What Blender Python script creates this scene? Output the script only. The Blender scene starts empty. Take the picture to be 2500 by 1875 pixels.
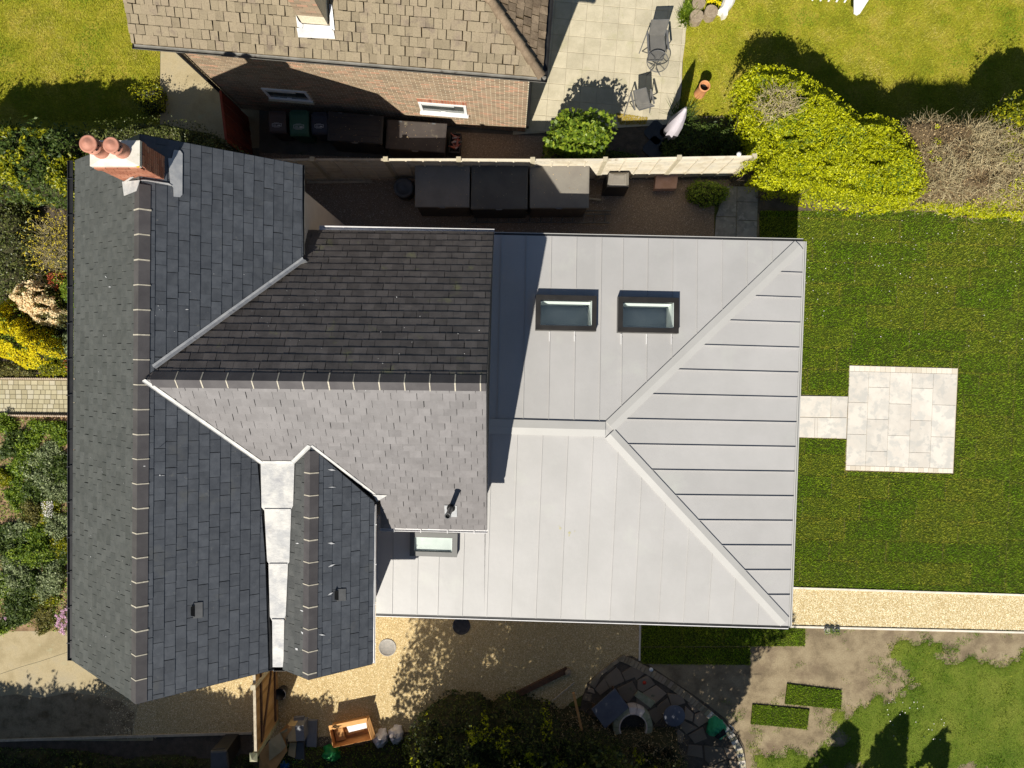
import bpy, math, random
import numpy as np
from mathutils import Vector, Matrix
random.seed(7)
RNG = np.random.default_rng(7)
R = math.radians
scene = bpy.context.scene
COL = scene.collection

# ------------------------------------------------------------------ camera, sky, sun, exposure
CAM_H, FOC = 20.2, 1733.0                       # metres above the ground, focal length in photo pixels
cam_d = bpy.data.cameras.new('camera'); cam = bpy.data.objects.new('camera', cam_d); COL.objects.link(cam)
axis = Vector((10.0, -52.5, -FOC)).normalized()
cx_ = Vector((0, 1, 0)).cross(-axis).normalized(); cy_ = (-axis).cross(cx_).normalized()
CROT = Matrix((cx_, cy_, -axis)).transposed()
cam.matrix_world = Matrix.Translation((0, 0, CAM_H)) @ CROT.to_4x4()
cam_d.sensor_width = 36; cam_d.lens = 36 * FOC / 2500; cam_d.clip_end = 1500
scene.camera = cam

SUN = Vector((-0.342, -0.86, 1.0)).normalized()
SUN_EL = math.asin(SUN.z); SUN_AZ = math.atan2(SUN.x, SUN.y)
world = bpy.data.worlds.new('World'); scene.world = world; world.use_nodes = True
wn = world.node_tree
sky = wn.nodes.new('ShaderNodeTexSky'); sky.sky_type = 'NISHITA'; sky.sun_disc = False
sky.sun_elevation = SUN_EL; sky.sun_rotation = SUN_AZ % (2 * math.pi)
sky.air_density = 1.0; sky.dust_density = 0.3; sky.ozone_density = 1.6
wn.links.new(sky.outputs[0], wn.nodes['Background'].inputs[0]); wn.nodes['Background'].inputs[1].default_value = 0.05
sl = bpy.data.lights.new('sun', 'SUN'); sl.energy = 5.0; sl.angle = R(0.5); sl.color = (1.0, 0.95, 0.85)
so = bpy.data.objects.new('sun', sl); COL.objects.link(so); so.location = SUN * 60
so.rotation_euler = SUN.to_track_quat('Z', 'Y').to_euler()
vs = scene.view_settings; vs.view_transform = 'Standard'; vs.look = 'None'; vs.exposure = 0.34; vs.gamma = 1.0
vs.use_curve_mapping = False
scene.cycles.max_bounces = 6; scene.cycles.transparent_max_bounces = 6

# ------------------------------------------------------------------ surveying: photo points to places in the world
SHEET = {'n': (0, 0, 1.0), 'd': (0, 0, 2212 / 2500),
         'A': (0, 0, 2.652), 'B': (833, 0, 2.652), 'C': (1666, 0, 2.652),
         'D': (0, 625, 2.652), 'E': (833, 625, 2.652), 'F': (1666, 625, 2.652),
         'G': (0, 1250, 2.652), 'H': (833, 1250, 2.652), 'I': (1666, 1250, 2.652),
         'P': (1500, 0, 6.144), 'Q': (1480, 160, 7.9), 'Y': (520, 200, 3.456),
         'J': (580, 1600, 5.267), 'K': (1300, 1550, 3.95), 'L': (0, 520, 4.046), 'M': (0, 1000, 2.9625),
         'N': (0, 1500, 3.16), 'CH': (180, 310, 7.373), 'V': (1000, 1150, 6.144), 'W': (1900, 1480, 4.2)}
def ray(s, x, y):
    ox, oy, k = SHEET[s]
    return CROT @ Vector(((ox + x / k - 1250) / FOC, -(oy + y / k - 937.5) / FOC, -1))
def at(s, x, y, z=0.0):
    r = ray(s, x, y)
    return Vector((0, 0, CAM_H)) + r * ((z - CAM_H) / r.z)
def poly(s, pts, z=0.0):
    return [at(s, x, y, z) for x, y in pts]
class Plane:
    def __init__(self, a, b, c):
        self.o = a.copy(); self.n = (b - a).cross(c - a).normalized()
        if self.n.z < 0: self.n = -self.n
    def hit(self, s, x, y, off=0.0):
        r = ray(s, x, y); c = Vector((0, 0, CAM_H))
        return c + r * ((self.o + self.n * off - c).dot(self.n) / r.dot(self.n))
    def z(self, x, y):
        return self.o.z - (self.n.x * (x - self.o.x) + self.n.y * (y - self.o.y)) / self.n.z

# ------------------------------------------------------------------ objects
ORG = {}
def tag(o, label=None, cat=None, group=None, kind=None):
    if label: o['label'] = label
    if cat: o['category'] = cat
    if group: o['group'] = group
    if kind: o['kind'] = kind
    return o
def thing(name, loc, label, cat, group=None):
    o = bpy.data.objects.new(name, None); COL.objects.link(o); o.location = loc; o.empty_display_size = 0.2
    ORG[o.name] = Vector(loc); return tag(o, label, cat, group)
def mesh_np(name, V, F, mat, tone=None):
    V = np.asarray(V, dtype=np.float32).reshape(-1, 3); F = np.asarray(F, dtype=np.int32)
    me = bpy.data.meshes.new(name); k = F.shape[1]
    me.vertices.add(len(V)); me.vertices.foreach_set('co', V.ravel())
    me.loops.add(F.size); me.loops.foreach_set('vertex_index', F.ravel())
    me.polygons.add(len(F)); me.polygons.foreach_set('loop_start', np.arange(0, F.size, k, dtype=np.int32))
    me.polygons.foreach_set('loop_total', np.full(len(F), k, dtype=np.int32))
    me.update(calc_edges=True)
    if tone is not None:
        at_ = me.attributes.new('tone', 'FLOAT', 'POINT'); at_.data.foreach_set('value', np.asarray(tone, dtype=np.float32))
    me.materials.append(mat); return me
def link(name, me, parent=None):
    o = bpy.data.objects.new(name, me); COL.objects.link(o)
    if parent is not None:
        o.parent = parent; ORG[o.name] = ORG[parent.name]
    else: ORG[o.name] = Vector((0, 0, 0))
    return o
class MB:
    """collects faces; build() links them as one mesh object"""
    def __init__(self): self.v = []; self.f = []; self.sm = []
    def add(self, vs_, fs, smooth=False):
        b = len(self.v); self.v += [tuple(p) for p in vs_]; self.f += [tuple(b + i for i in f) for f in fs]
        self.sm += [smooth] * len(fs); return self
    def box(self, c, s, rz=0.0, tilt=None):
        m = Matrix.Rotation(rz, 3, 'Z') if tilt is None else tilt
        c = Vector(c); vs_ = [c + m @ Vector((i * s[0] / 2, j * s[1] / 2, k * s[2] / 2)) for i in (-1, 1) for j in (-1, 1) for k in (-1, 1)]
        return self.add(vs_, [(0, 1, 3, 2), (4, 6, 7, 5), (0, 4, 5, 1), (2, 3, 7, 6), (0, 2, 6, 4), (1, 5, 7, 3)])
    def prism(self, pts, z0, z1=None, up=None):
        """pts: polygon (world). extrude to z0 (flat bottom) or by vector up"""
        n = len(pts); top = [Vector(p) for p in pts]
        if up is not None: bot = [p + up for p in top]
        else: bot = [Vector((p.x, p.y, z0)) for p in top]
        if z1 is not None: top = [Vector((p.x, p.y, z1)) for p in top]
        a = sum((top[i].x * top[(i + 1) % n].y - top[(i + 1) % n].x * top[i].y) for i in range(n))
        if a < 0: top.reverse(); bot.reverse()
        return self.add(top + bot, [tuple(range(n)), tuple(range(2 * n - 1, n - 1, -1))] +
                        [(i, i + n, (i + 1) % n + n, (i + 1) % n) for i in range(n)])
    def tube(self, pts, r, n=8, cap=True, smooth=True):
        pts = [Vector(p) for p in pts]; rs = r if isinstance(r, (list, tuple)) else [r] * len(pts); vs_ = []
        for i, p in enumerate(pts):
            d = (pts[min(i + 1, len(pts) - 1)] - pts[max(i - 1, 0)]).normalized()
            a = d.cross(Vector((0, 0, 1)));
            if a.length < 1e-3: a = Vector((1, 0, 0))
            a.normalize(); b = d.cross(a)
            vs_ += [p + (a * math.cos(t) + b * math.sin(t)) * rs[i] for t in [2 * math.pi * k / n for k in range(n)]]
        fs = [(i * n + k, i * n + (k + 1) % n, (i + 1) * n + (k + 1) % n, (i + 1) * n + k) for i in range(len(pts) - 1) for k in range(n)]
        self.add(vs_, fs, smooth)
        if cap:
            self.add(vs_[:n], [tuple(range(n - 1, -1, -1))]); self.add(vs_[-n:], [tuple(range(n))])
        return self
    def lathe(self, c, prof, n=24, smooth=True, a0=0, a1=2 * math.pi):
        c = Vector(c); full = abs(a1 - a0 - 2 * math.pi) < 1e-6; m = n if full else n + 1
        vs_ = [c + Vector((r * math.cos(a0 + (a1 - a0) * k / n), r * math.sin(a0 + (a1 - a0) * k / n), z)) for r, z in prof for k in range(m)]
        fs = [(i * m + k, i * m + (k + 1) % m, (i + 1) * m + (k + 1) % m, (i + 1) * m + k) for i in range(len(prof) - 1) for k in range(n)]
        return self.add(vs_, fs, smooth)
    def disc(self, c, r, n=24):
        c = Vector(c); return self.add([c + Vector((r * math.cos(2 * math.pi * k / n), r * math.sin(2 * math.pi * k / n), 0)) for k in range(n)], [tuple(range(n))])
    def mesh(self, name, mat, org):
        me = bpy.data.meshes.new(name); o = org
        me.from_pydata([(x - o.x, y - o.y, z - o.z) for x, y, z in self.v], [], self.f)
        me.polygons.foreach_set('use_smooth', self.sm); me.materials.append(mat); me.update(); return me
    def build(self, name, mat, parent=None):
        org = ORG[parent.name] if parent is not None else Vector((0, 0, 0))
        return link(name, self.mesh(name, mat, org), parent)
def one(name, mat, loc, label, cat, mb, group=None):
    """a thing that is one mesh, its origin at loc"""
    loc = Vector(loc); o = bpy.data.objects.new(name, mb.mesh(name, mat, loc)); COL.objects.link(o); o.location = loc
    ORG[o.name] = loc; return tag(o, label, cat, group)
def cloud(name, V, F, mat, parent=None, tone=None):
    if parent is not None:
        V = np.asarray(V).reshape(-1, 3) - np.array(ORG[parent.name], dtype=float)
    return link(name, mesh_np(name, V, F, mat, tone), parent)
def copy_tree(root, loc, rz, label, names=None):
    """copy of a thing with copies of its parts and sub-parts, meshes shared"""
    r = root.copy(); COL.objects.link(r); r.location = loc; r.rotation_euler = (0, 0, rz); r['label'] = label
    for ch in list(root.children):
        c = ch.copy(); COL.objects.link(c); c.parent = r
        for g in ch.children:
            g2 = g.copy(); COL.objects.link(g2); g2.parent = c
    return r

# ------------------------------------------------------------------ materials
def mat(name, cols, scale=3.0, rough=0.8, var=0.0, bump=0.0, bscale=40.0, spec=0.3, metal=0.0, detail=6.0, stains=None,
        translucent=0.0, tone=False, fine=0.0, fscale=60.0, mix='noise', stretch=None, alpha=None, contrast=0.12, tint=None):
    """cols: 2-3 colours mixed by world-space noise (or by a random number per piece with mix='piece');
    var: brightness spread from piece to piece; fine: fine grain; stains: (colour, scale, threshold, softness)"""
    m = bpy.data.materials.new(name); m.use_nodes = True; nt = m.node_tree; N, Lk = nt.nodes, nt.links
    b = N['Principled BSDF']
    b.inputs['Roughness'].default_value = rough; b.inputs['Metallic'].default_value = metal
    b.inputs['Specular IOR Level'].default_value = spec
    geo = N.new('ShaderNodeNewGeometry'); src = geo.outputs['Position']
    if stretch:
        mp = N.new('ShaderNodeMapping'); Lk.new(src, mp.inputs[0]); mp.inputs['Scale'].default_value = stretch
        if len(stretch) > 3: pass
        src = mp.outputs[0]
    def noise(sc, det=detail, s=None):
        t = N.new('ShaderNodeTexNoise'); t.inputs['Scale'].default_value = sc; t.inputs['Detail'].default_value = det
        t.inputs['Roughness'].default_value = 0.62; Lk.new(s or src, t.inputs['Vector']); return t.outputs['Fac']
    def ma(op, a, c, clamp=False):
        t = N.new('ShaderNodeMath'); t.operation = op; t.use_clamp = clamp
        for i, q in enumerate((a, c)):
            if isinstance(q, (int, float)): t.inputs[i].default_value = q
            else: Lk.new(q, t.inputs[i])
        return t.outputs[0]
    oi = N.new('ShaderNodeObjectInfo')
    rnd = ma('FRACT', ma('ADD', geo.outputs['Random Per Island'], oi.outputs['Random']), 0)
    ramp = N.new('ShaderNodeValToRGB'); e = ramp.color_ramp.elements
    lo, hi = (0.5 - contrast, 0.5 + contrast) if mix == 'noise' else (0.0, 1.0)
    e[0].position = lo; e[0].color = (*cols[0], 1); e[1].position = hi; e[1].color = (*cols[-1], 1)
    for i, c in enumerate(cols[1:-1]):
        x = e.new(lo + (hi - lo) * (i + 1) / (len(cols) - 1)); x.color = (*c, 1)
    if mix == 'piece': Lk.new(rnd, ramp.inputs[0])
    elif mix == 'both': Lk.new(ma('ADD', ma('MULTIPLY', rnd, 0.6), ma('MULTIPLY', noise(scale), 0.45)), ramp.inputs[0])
    else: Lk.new(noise(scale), ramp.inputs[0])
    cur = ramp.outputs[0]
    def scale_col(c, f):
        t = N.new('ShaderNodeVectorMath'); t.operation = 'SCALE'; Lk.new(c, t.inputs[0])
        if isinstance(f, (int, float)): t.inputs['Scale'].default_value = f
        else: Lk.new(f, t.inputs['Scale'])
        return t.outputs[0]
    if stains:
        for sc_, col, th, so_ in stains:
            mr = N.new('ShaderNodeMapRange'); mr.inputs[1].default_value = th; mr.inputs[2].default_value = th + so_
            Lk.new(noise(sc_, 5.0, geo.outputs['Position']), mr.inputs[0])
            mx = N.new('ShaderNodeMix'); mx.data_type = 'RGBA'; Lk.new(mr.outputs[0], mx.inputs[0]); Lk.new(cur, mx.inputs[6])
            mx.inputs[7].default_value = (*col, 1); cur = mx.outputs[2]
    if tone:
        a_ = N.new('ShaderNodeAttribute'); a_.attribute_name = 'tone'
        mx = N.new('ShaderNodeMix'); mx.data_type = 'RGBA'; Lk.new(a_.outputs['Fac'], mx.inputs[0]); Lk.new(cur, mx.inputs[6])
        mx.inputs[7].default_value = (*(tint or (0.3, 0.25, 0.03)), 1); cur = mx.outputs[2]
    if var: cur = scale_col(cur, ma('ADD', ma('MULTIPLY', rnd, 2 * var), 1 - var))
    if fine: cur = scale_col(cur, ma('ADD', ma('MULTIPLY', noise(fscale, 3.0, geo.outputs['Position']), 2 * fine), 1 - fine))
    Lk.new(cur, b.inputs['Base Color'])
    if bump:
        bp = N.new('ShaderNodeBump'); bp.inputs['Strength'].default_value = 1.0; bp.inputs['Distance'].default_value = bump
        Lk.new(noise(bscale, 4.0), bp.inputs['Height']); Lk.new(bp.outputs[0], b.inputs['Normal'])
    if translucent:
        tr = N.new('ShaderNodeBsdfTranslucent'); Lk.new(cur, tr.inputs[0]); ms = N.new('ShaderNodeMixShader')
        ms.inputs[0].default_value = translucent; Lk.new(b.outputs[0], ms.inputs[1]); Lk.new(tr.outputs[0], ms.inputs[2])
        Lk.new(ms.outputs[0], N['Material Output'].inputs[0])
    if alpha is not None: b.inputs['Alpha'].default_value = alpha
    return m

def g3(v): return (v, v, v * 1.02)
M = {}
M['slate'] = mat('slate', [(0.054, 0.060, 0.071), (0.074, 0.081, 0.093)], 6, rough=0.52, var=0.14, bump=0.0015, bscale=55, spec=0.5, fine=0.12, fscale=90,
                 stains=[(9.0, (0.13, 0.13, 0.125), 0.66, 0.10), (1.3, (0.085, 0.088, 0.088), 0.60, 0.12)])
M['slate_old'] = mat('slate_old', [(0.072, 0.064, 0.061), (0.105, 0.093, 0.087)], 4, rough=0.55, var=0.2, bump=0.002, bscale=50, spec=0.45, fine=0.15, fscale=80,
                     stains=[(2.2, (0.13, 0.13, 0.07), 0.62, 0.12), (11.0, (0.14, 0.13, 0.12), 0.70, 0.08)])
M['slate_lit_left'] = mat('slate_lit_left', [(0.070, 0.073, 0.071), (0.092, 0.094, 0.090)], 6, rough=0.5, var=0.12, bump=0.0015, bscale=55, spec=0.5, fine=0.10, fscale=90,
                 stains=[(9.0, (0.14, 0.14, 0.13), 0.66, 0.10)])  # same slate, lightened and warmed: sun on the left slopes put into the colour
M['slate_sunlit'] = mat('slate_sunlit', [(0.150, 0.139, 0.138), (0.182, 0.170, 0.169)], 4, rough=0.5, var=0.1, bump=0.0015, bscale=50, spec=0.5, fine=0.1, fscale=80)  # same slate again, with the south slope's sun sheen put into its colour
M['deck'] = mat('roof_felt', [(0.02, 0.02, 0.022), (0.03, 0.03, 0.03)], 5, rough=0.9)
M['ridge'] = mat('ridge_clay', [(0.072, 0.066, 0.068), (0.092, 0.085, 0.086)], 3, rough=0.6, var=0.10, bump=0.001, bscale=60, fine=0.08,
                 stains=[(14.0, (0.45, 0.43, 0.40), 0.76, 0.03)])
M['mortar'] = mat('mortar', [(0.42, 0.385, 0.31), (0.56, 0.51, 0.41)], 20, rough=0.9, bump=0.003, bscale=90, fine=0.15)
M['lead'] = mat('lead_flashing', [(0.33, 0.34, 0.36), (0.46, 0.46, 0.46)], 4, rough=0.45, metal=0.15, bump=0.003, bscale=12, spec=0.5, stains=[(6.0, (0.24, 0.25, 0.27), 0.6, 0.2)])
M['lead_white'] = mat('new_lead', [(0.42, 0.42, 0.42), (0.62, 0.60, 0.56)], 3, rough=0.5, bump=0.012, bscale=6, stains=[(2.4, (0.36, 0.36, 0.37), 0.55, 0.16), (7.0, (0.42, 0.34, 0.24), 0.68, 0.10)])
M['zinc'] = mat('zinc_grey', [(0.395, 0.385, 0.374), (0.432, 0.420, 0.410)], 0.7, rough=0.46, var=0.035, bump=0.006, bscale=1.3, spec=0.4, fine=0.02, fscale=30,
                stains=[(0.9, (0.45, 0.45, 0.42), 0.58, 0.2), (5.0, (0.40, 0.39, 0.36), 0.66, 0.16), (34.0, (0.36, 0.34, 0.30), 0.74, 0.05)])
M['zinc_cap'] = mat('zinc_cap', [(0.42, 0.41, 0.39), (0.45, 0.44, 0.42)], 1.0, rough=0.45, spec=0.5, fine=0.02)
M['gutter_white'] = mat('gutter_white', [(0.62, 0.60, 0.60), (0.70, 0.69, 0.68)], 4, rough=0.4, spec=0.5, stains=[(7, (0.38, 0.34, 0.30), 0.66, 0.1)])
M['gutter_black'] = mat('gutter_black', [(0.015, 0.015, 0.016), (0.025, 0.025, 0.026)], 4, rough=0.4, spec=0.5)
M['gutter_grey'] = mat('gutter_grey', [(0.11, 0.105, 0.09), (0.17, 0.16, 0.14)], 4, rough=0.55, stains=[(5, (0.07, 0.06, 0.05), 0.6, 0.08)])
M['render'] = mat('painted_render', [(0.62, 0.52, 0.44), (0.66, 0.56, 0.47)], 3, rough=0.9, bump=0.002, bscale=70)
M['brick_red'] = mat('brick_red', [(0.30, 0.10, 0.06), (0.42, 0.17, 0.10), (0.36, 0.20, 0.14)], 12, rough=0.9, var=0.2, bump=0.002, bscale=60, fine=0.15, mix='both')
M['brick_buff'] = mat('brick_buff', [(0.33, 0.235, 0.155), (0.28, 0.215, 0.145), (0.36, 0.265, 0.175), (0.31, 0.24, 0.165), (0.41, 0.23, 0.15)], 12, rough=0.9, var=0.16, bump=0.002, bscale=60, fine=0.12, mix='piece')
M['brick_mortar'] = mat('brick_mortar', [(0.66, 0.58, 0.42), (0.78, 0.70, 0.53)], 20, rough=0.95, bump=0.003, bscale=80)
M['flaunch'] = mat('cement_flaunching', [(0.62, 0.58, 0.50), (0.72, 0.68, 0.60)], 8, rough=0.9, bump=0.003, bscale=40, stains=[(6, (0.46, 0.42, 0.3), 0.62, 0.15)])
M['terracotta'] = mat('terracotta', [(0.44, 0.19, 0.13), (0.50, 0.24, 0.17)], 9, rough=0.75, bump=0.001, bscale=60, stains=[(14, (0.7, 0.65, 0.55), 0.74, 0.03)])
M['terracotta_orange'] = mat('terracotta_orange', [(0.55, 0.24, 0.10), (0.60, 0.28, 0.13)], 7, rough=0.8, stains=[(5, (0.45, 0.28, 0.14), 0.6, 0.2)])
M['tile'] = mat('concrete_tile', [(0.235, 0.19, 0.125), (0.275, 0.225, 0.15), (0.195, 0.155, 0.108)], 5, rough=0.95, var=0.16, bump=0.006, bscale=28, fine=0.35, fscale=38, mix='both',
                stains=[(3.5, (0.19, 0.15, 0.11), 0.56, 0.12), (30.0, (0.55, 0.50, 0.42), 0.74, 0.04)])
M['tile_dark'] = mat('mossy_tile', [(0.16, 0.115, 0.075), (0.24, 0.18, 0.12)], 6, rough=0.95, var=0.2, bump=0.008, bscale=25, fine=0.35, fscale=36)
M['black_plastic'] = mat('black_plastic', [(0.018, 0.017, 0.018), (0.03, 0.028, 0.028)], 3, rough=0.5, spec=0.5, fine=0.1)
M['brown_plastic'] = mat('brown_plastic', [(0.055, 0.045, 0.04), (0.075, 0.062, 0.055)], 3, rough=0.55, stains=[(4, (0.20, 0.17, 0.12), 0.62, 0.12)])
M['bin_brown'] = mat('bin_brown', [(0.07, 0.055, 0.05), (0.08, 0.06, 0.055)], 3, rough=0.5)
M['bin_green'] = mat('bin_green', [(0.03, 0.09, 0.055), (0.04, 0.11, 0.07)], 3, rough=0.5)
M['bin_navy'] = mat('bin_navy', [(0.03, 0.035, 0.05), (0.04, 0.045, 0.06)], 3, rough=0.5)
M['label_ink'] = mat('white_print', [(0.5, 0.5, 0.5), (0.55, 0.55, 0.55)], 3, rough=0.8)
M['white_paint'] = mat('white_paint', [(0.80, 0.79, 0.77), (0.84, 0.83, 0.82)], 3, rough=0.5, fine=0.04)
M['window_glass'] = mat('window_glass', [(0.05, 0.06, 0.06), (0.10, 0.11, 0.10)], 2, rough=0.08, spec=0.9)
M['shed_felt'] = mat('storage_lid', [(0.20, 0.18, 0.155), (0.235, 0.215, 0.18)], 2, rough=0.75, fine=0.1, fscale=50, bump=0.002, bscale=30)
M['shed_grey'] = mat('storage_lid_grey', [(0.22, 0.20, 0.175), (0.26, 0.24, 0.21)], 2, rough=0.75, fine=0.1, fscale=50, bump=0.002, bscale=30)
M['shed_dark'] = mat('storage_lid_dark', [(0.11, 0.103, 0.09), (0.135, 0.127, 0.11)], 2, rough=0.7, fine=0.1, fscale=50, bump=0.002, bscale=30)
M['fence_wood'] = mat('fence_wood', [(0.56, 0.49, 0.37), (0.68, 0.61, 0.48), (0.62, 0.57, 0.47)], 3, rough=0.9, var=0.1, fine=0.12, fscale=50, stains=[(3, (0.36, 0.30, 0.20), 0.64, 0.1)])
M['concrete_post'] = mat('concrete_post', [(0.42, 0.37, 0.26), (0.52, 0.46, 0.33)], 12, rough=0.95, fine=0.2)
M['red_wood'] = mat('red_stained_wood', [(0.16, 0.03, 0.015), (0.22, 0.045, 0.02)], 6, rough=0.8, var=0.15)
M['gate_wood'] = mat('gate_wood', [(0.30, 0.17, 0.07), (0.40, 0.24, 0.10), (0.34, 0.22, 0.11)], 6, rough=0.85, var=0.22, fine=0.15, fscale=45, mix='both')
M['grey_wood'] = mat('weathered_wood', [(0.40, 0.34, 0.25), (0.52, 0.45, 0.34)], 9, rough=0.9, fine=0.2, fscale=50)
M['dark_wood'] = mat('dark_timber', [(0.07, 0.04, 0.025), (0.12, 0.065, 0.04)], 7, rough=0.85, fine=0.2)
M['pale_slab'] = mat('pale_concrete_slab', [(0.45, 0.40, 0.285), (0.54, 0.48, 0.35)], 2.2, rough=0.95, var=0.07, bump=0.003, bscale=60, fine=0.2, fscale=55,
                     stains=[(1.6, (0.44, 0.40, 0.26), 0.58, 0.14), (0.9, (0.38, 0.34, 0.24), 0.66, 0.1)])
M['new_slab'] = mat('new_buff_slab', [(0.60, 0.555, 0.495), (0.66, 0.615, 0.55)], 1.6, rough=0.85, var=0.055, bump=0.002, bscale=40, fine=0.04, contrast=0.07,
                    stains=[(3.6, (0.52, 0.50, 0.46), 0.50, 0.09), (1.1, (0.56, 0.53, 0.48), 0.54, 0.14)])
M['path_slab'] = mat('grey_path_slab', [(0.25, 0.24, 0.225), (0.33, 0.31, 0.285)], 3.0, rough=0.9, var=0.08, fine=0.1, contrast=0.05, stains=[(5.0, (0.38, 0.36, 0.33), 0.56, 0.03)])
M['sett'] = mat('cream_sett', [(0.62, 0.55, 0.45), (0.72, 0.65, 0.55), (0.66, 0.60, 0.53)], 4, rough=0.9, var=0.1, fine=0.1, mix='piece')
M['block'] = mat('buff_block', [(0.40, 0.35, 0.22), (0.46, 0.41, 0.27), (0.43, 0.39, 0.29)], 4, rough=0.95, var=0.1, fine=0.2, fscale=60, mix='piece')
M['edging_brick'] = mat('edging_brick', [(0.24, 0.19, 0.12), (0.32, 0.26, 0.17), (0.28, 0.22, 0.16)], 4, rough=0.95, var=0.12, fine=0.2, mix='piece')  # browner copy of the cream edging: tree shade put into the colour
M['joint'] = mat('joint_sand', [(0.19, 0.165, 0.11), (0.25, 0.22, 0.15)], 10, rough=0.95)
M['joint_new'] = mat('joint_new', [(0.56, 0.51, 0.43), (0.62, 0.57, 0.48)], 10, rough=0.95)
M['joint_pale'] = mat('joint_pale', [(0.42, 0.37, 0.28), (0.50, 0.45, 0.35)], 10, rough=0.95)
M['edging'] = mat('concrete_edging', [(0.66, 0.60, 0.50), (0.76, 0.70, 0.60)], 6, rough=0.9, fine=0.12)
M['pink_edging'] = mat('pink_edging', [(0.46, 0.36, 0.27), (0.55, 0.44, 0.34)], 9, rough=0.9, fine=0.15)
M['concrete'] = mat('concrete_drive', [(0.33, 0.265, 0.15), (0.41, 0.335, 0.20), (0.38, 0.32, 0.21)], 0.9, rough=0.95, bump=0.004, bscale=40, fine=0.28, fscale=45,
                    stains=[(2.5, (0.38, 0.35, 0.22), 0.60, 0.12), (40.0, (0.7, 0.64, 0.5), 0.72, 0.05)])
M['stone'] = mat('crazy_paving', [(0.18, 0.14, 0.10), (0.25, 0.195, 0.14), (0.30, 0.22, 0.15)], 4, rough=0.9, var=0.2, fine=0.15, mix='both', stains=[(4, (0.13, 0.13, 0.08), 0.6, 0.1)])
M['gravel'] = mat('gravel_bed', [(0.40, 0.29, 0.13), (0.56, 0.43, 0.22)], 30, rough=0.95, fine=0.5, fscale=40, bump=0.01, bscale=50)
M['pebble'] = mat('golden_pebble', [(0.38, 0.23, 0.08), (0.74, 0.60, 0.34), (0.66, 0.50, 0.26), (0.84, 0.75, 0.52), (0.54, 0.38, 0.17)], 8, rough=0.7, var=0.15, mix='piece')
M['pebble_pale'] = mat('cream_pebble', [(0.42, 0.32, 0.16), (0.80, 0.72, 0.48), (0.74, 0.64, 0.40), (0.86, 0.82, 0.64), (0.60, 0.48, 0.27)], 8, rough=0.7, var=0.2, mix='piece')
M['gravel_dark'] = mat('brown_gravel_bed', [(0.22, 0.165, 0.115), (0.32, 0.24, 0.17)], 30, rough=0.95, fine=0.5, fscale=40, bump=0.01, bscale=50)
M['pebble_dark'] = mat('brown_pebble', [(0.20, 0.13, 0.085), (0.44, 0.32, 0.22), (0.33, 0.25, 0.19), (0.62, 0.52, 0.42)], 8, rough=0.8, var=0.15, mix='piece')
M['soil'] = mat('bare_soil', [(0.17, 0.13, 0.08), (0.25, 0.195, 0.12), (0.30, 0.24, 0.15)], 1.6, rough=0.98, bump=0.008, bscale=26, fine=0.35, fscale=30,
                stains=[(1.1, (0.17, 0.125, 0.08), 0.54, 0.14), (45.0, (0.55, 0.48, 0.36), 0.73, 0.05)])
M['shade_mud'] = mat('muddy_shade', [(0.13, 0.095, 0.05), (0.26, 0.20, 0.12), (0.36, 0.28, 0.17)], 2.6, rough=0.98, bump=0.006, bscale=26, fine=0.4, fscale=30, contrast=0.2)  # mud colour, darkened to deepen the shade on the drive
M['soil_bed'] = mat('bed_soil', [(0.20, 0.125, 0.07), (0.33, 0.22, 0.125)], 5, rough=0.98, bump=0.02, bscale=12, fine=0.4, fscale=30)
M['soil_dark'] = mat('dark_soil', [(0.075, 0.06, 0.045), (0.12, 0.095, 0.07)], 4, rough=0.98, bump=0.015, bscale=15, fine=0.4, fscale=30)
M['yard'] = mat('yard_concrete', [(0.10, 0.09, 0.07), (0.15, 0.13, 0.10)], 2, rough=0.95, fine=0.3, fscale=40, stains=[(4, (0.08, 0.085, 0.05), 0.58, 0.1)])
M['lawn_base'] = mat('lawn_base', [(0.20, 0.20, 0.009), (0.28, 0.26, 0.015), (0.35, 0.29, 0.035)], 1.4, rough=0.95, fine=0.45, fscale=26, bump=0.02, bscale=45)
M['lawn_blade'] = mat('lawn_blade', [(0.21, 0.31, 0.012), (0.41, 0.42, 0.03), (0.58, 0.50, 0.12)], 0.9, rough=0.7, var=0.3, translucent=0.25, contrast=0.14)
M['turf_base'] = mat('turf_base', [(0.046, 0.080, 0.002), (0.064, 0.102, 0.003)], 2.0, rough=0.95, fine=0.5, fscale=30, var=0.16, bump=0.02, bscale=50)
M['turf_blade'] = mat('turf_blade', [(0.15, 0.29, 0.004), (0.23, 0.37, 0.008)], 1.3, rough=0.65, var=0.35, translucent=0.25, tone=True, tint=(0.38, 0.38, 0.035))
M['weed_blade'] = mat('weedy_grass', [(0.10, 0.24, 0.008), (0.19, 0.32, 0.015), (0.36, 0.38, 0.08)], 0.8, rough=0.7, var=0.35, translucent=0.25, contrast=0.16)
M['ground'] = mat('ground_green', [(0.10, 0.13, 0.02), (0.16, 0.17, 0.04)], 0.5, rough=0.95, fine=0.3)
M['weed_base'] = mat('weedy_base', [(0.09, 0.13, 0.010), (0.15, 0.185, 0.02)], 0.8, rough=0.95, fine=0.45, fscale=26, bump=0.02, bscale=40)
def leafmat(name, cols, tr=0.3, rough=0.5, var=0.25): return mat(name, cols, 2, rough=rough, var=var, mix='piece', translucent=tr, spec=0.35)
M['leaf_dark'] = leafmat('leaf_dark', [(0.05, 0.07, 0.012), (0.085, 0.105, 0.018), (0.16, 0.17, 0.05)], 0.15, 0.42)
M['leaf_laurel'] = leafmat('leaf_laurel', [(0.09, 0.13, 0.006), (0.22, 0.24, 0.008), (0.40, 0.37, 0.010)], 0.25, 0.42)
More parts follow.
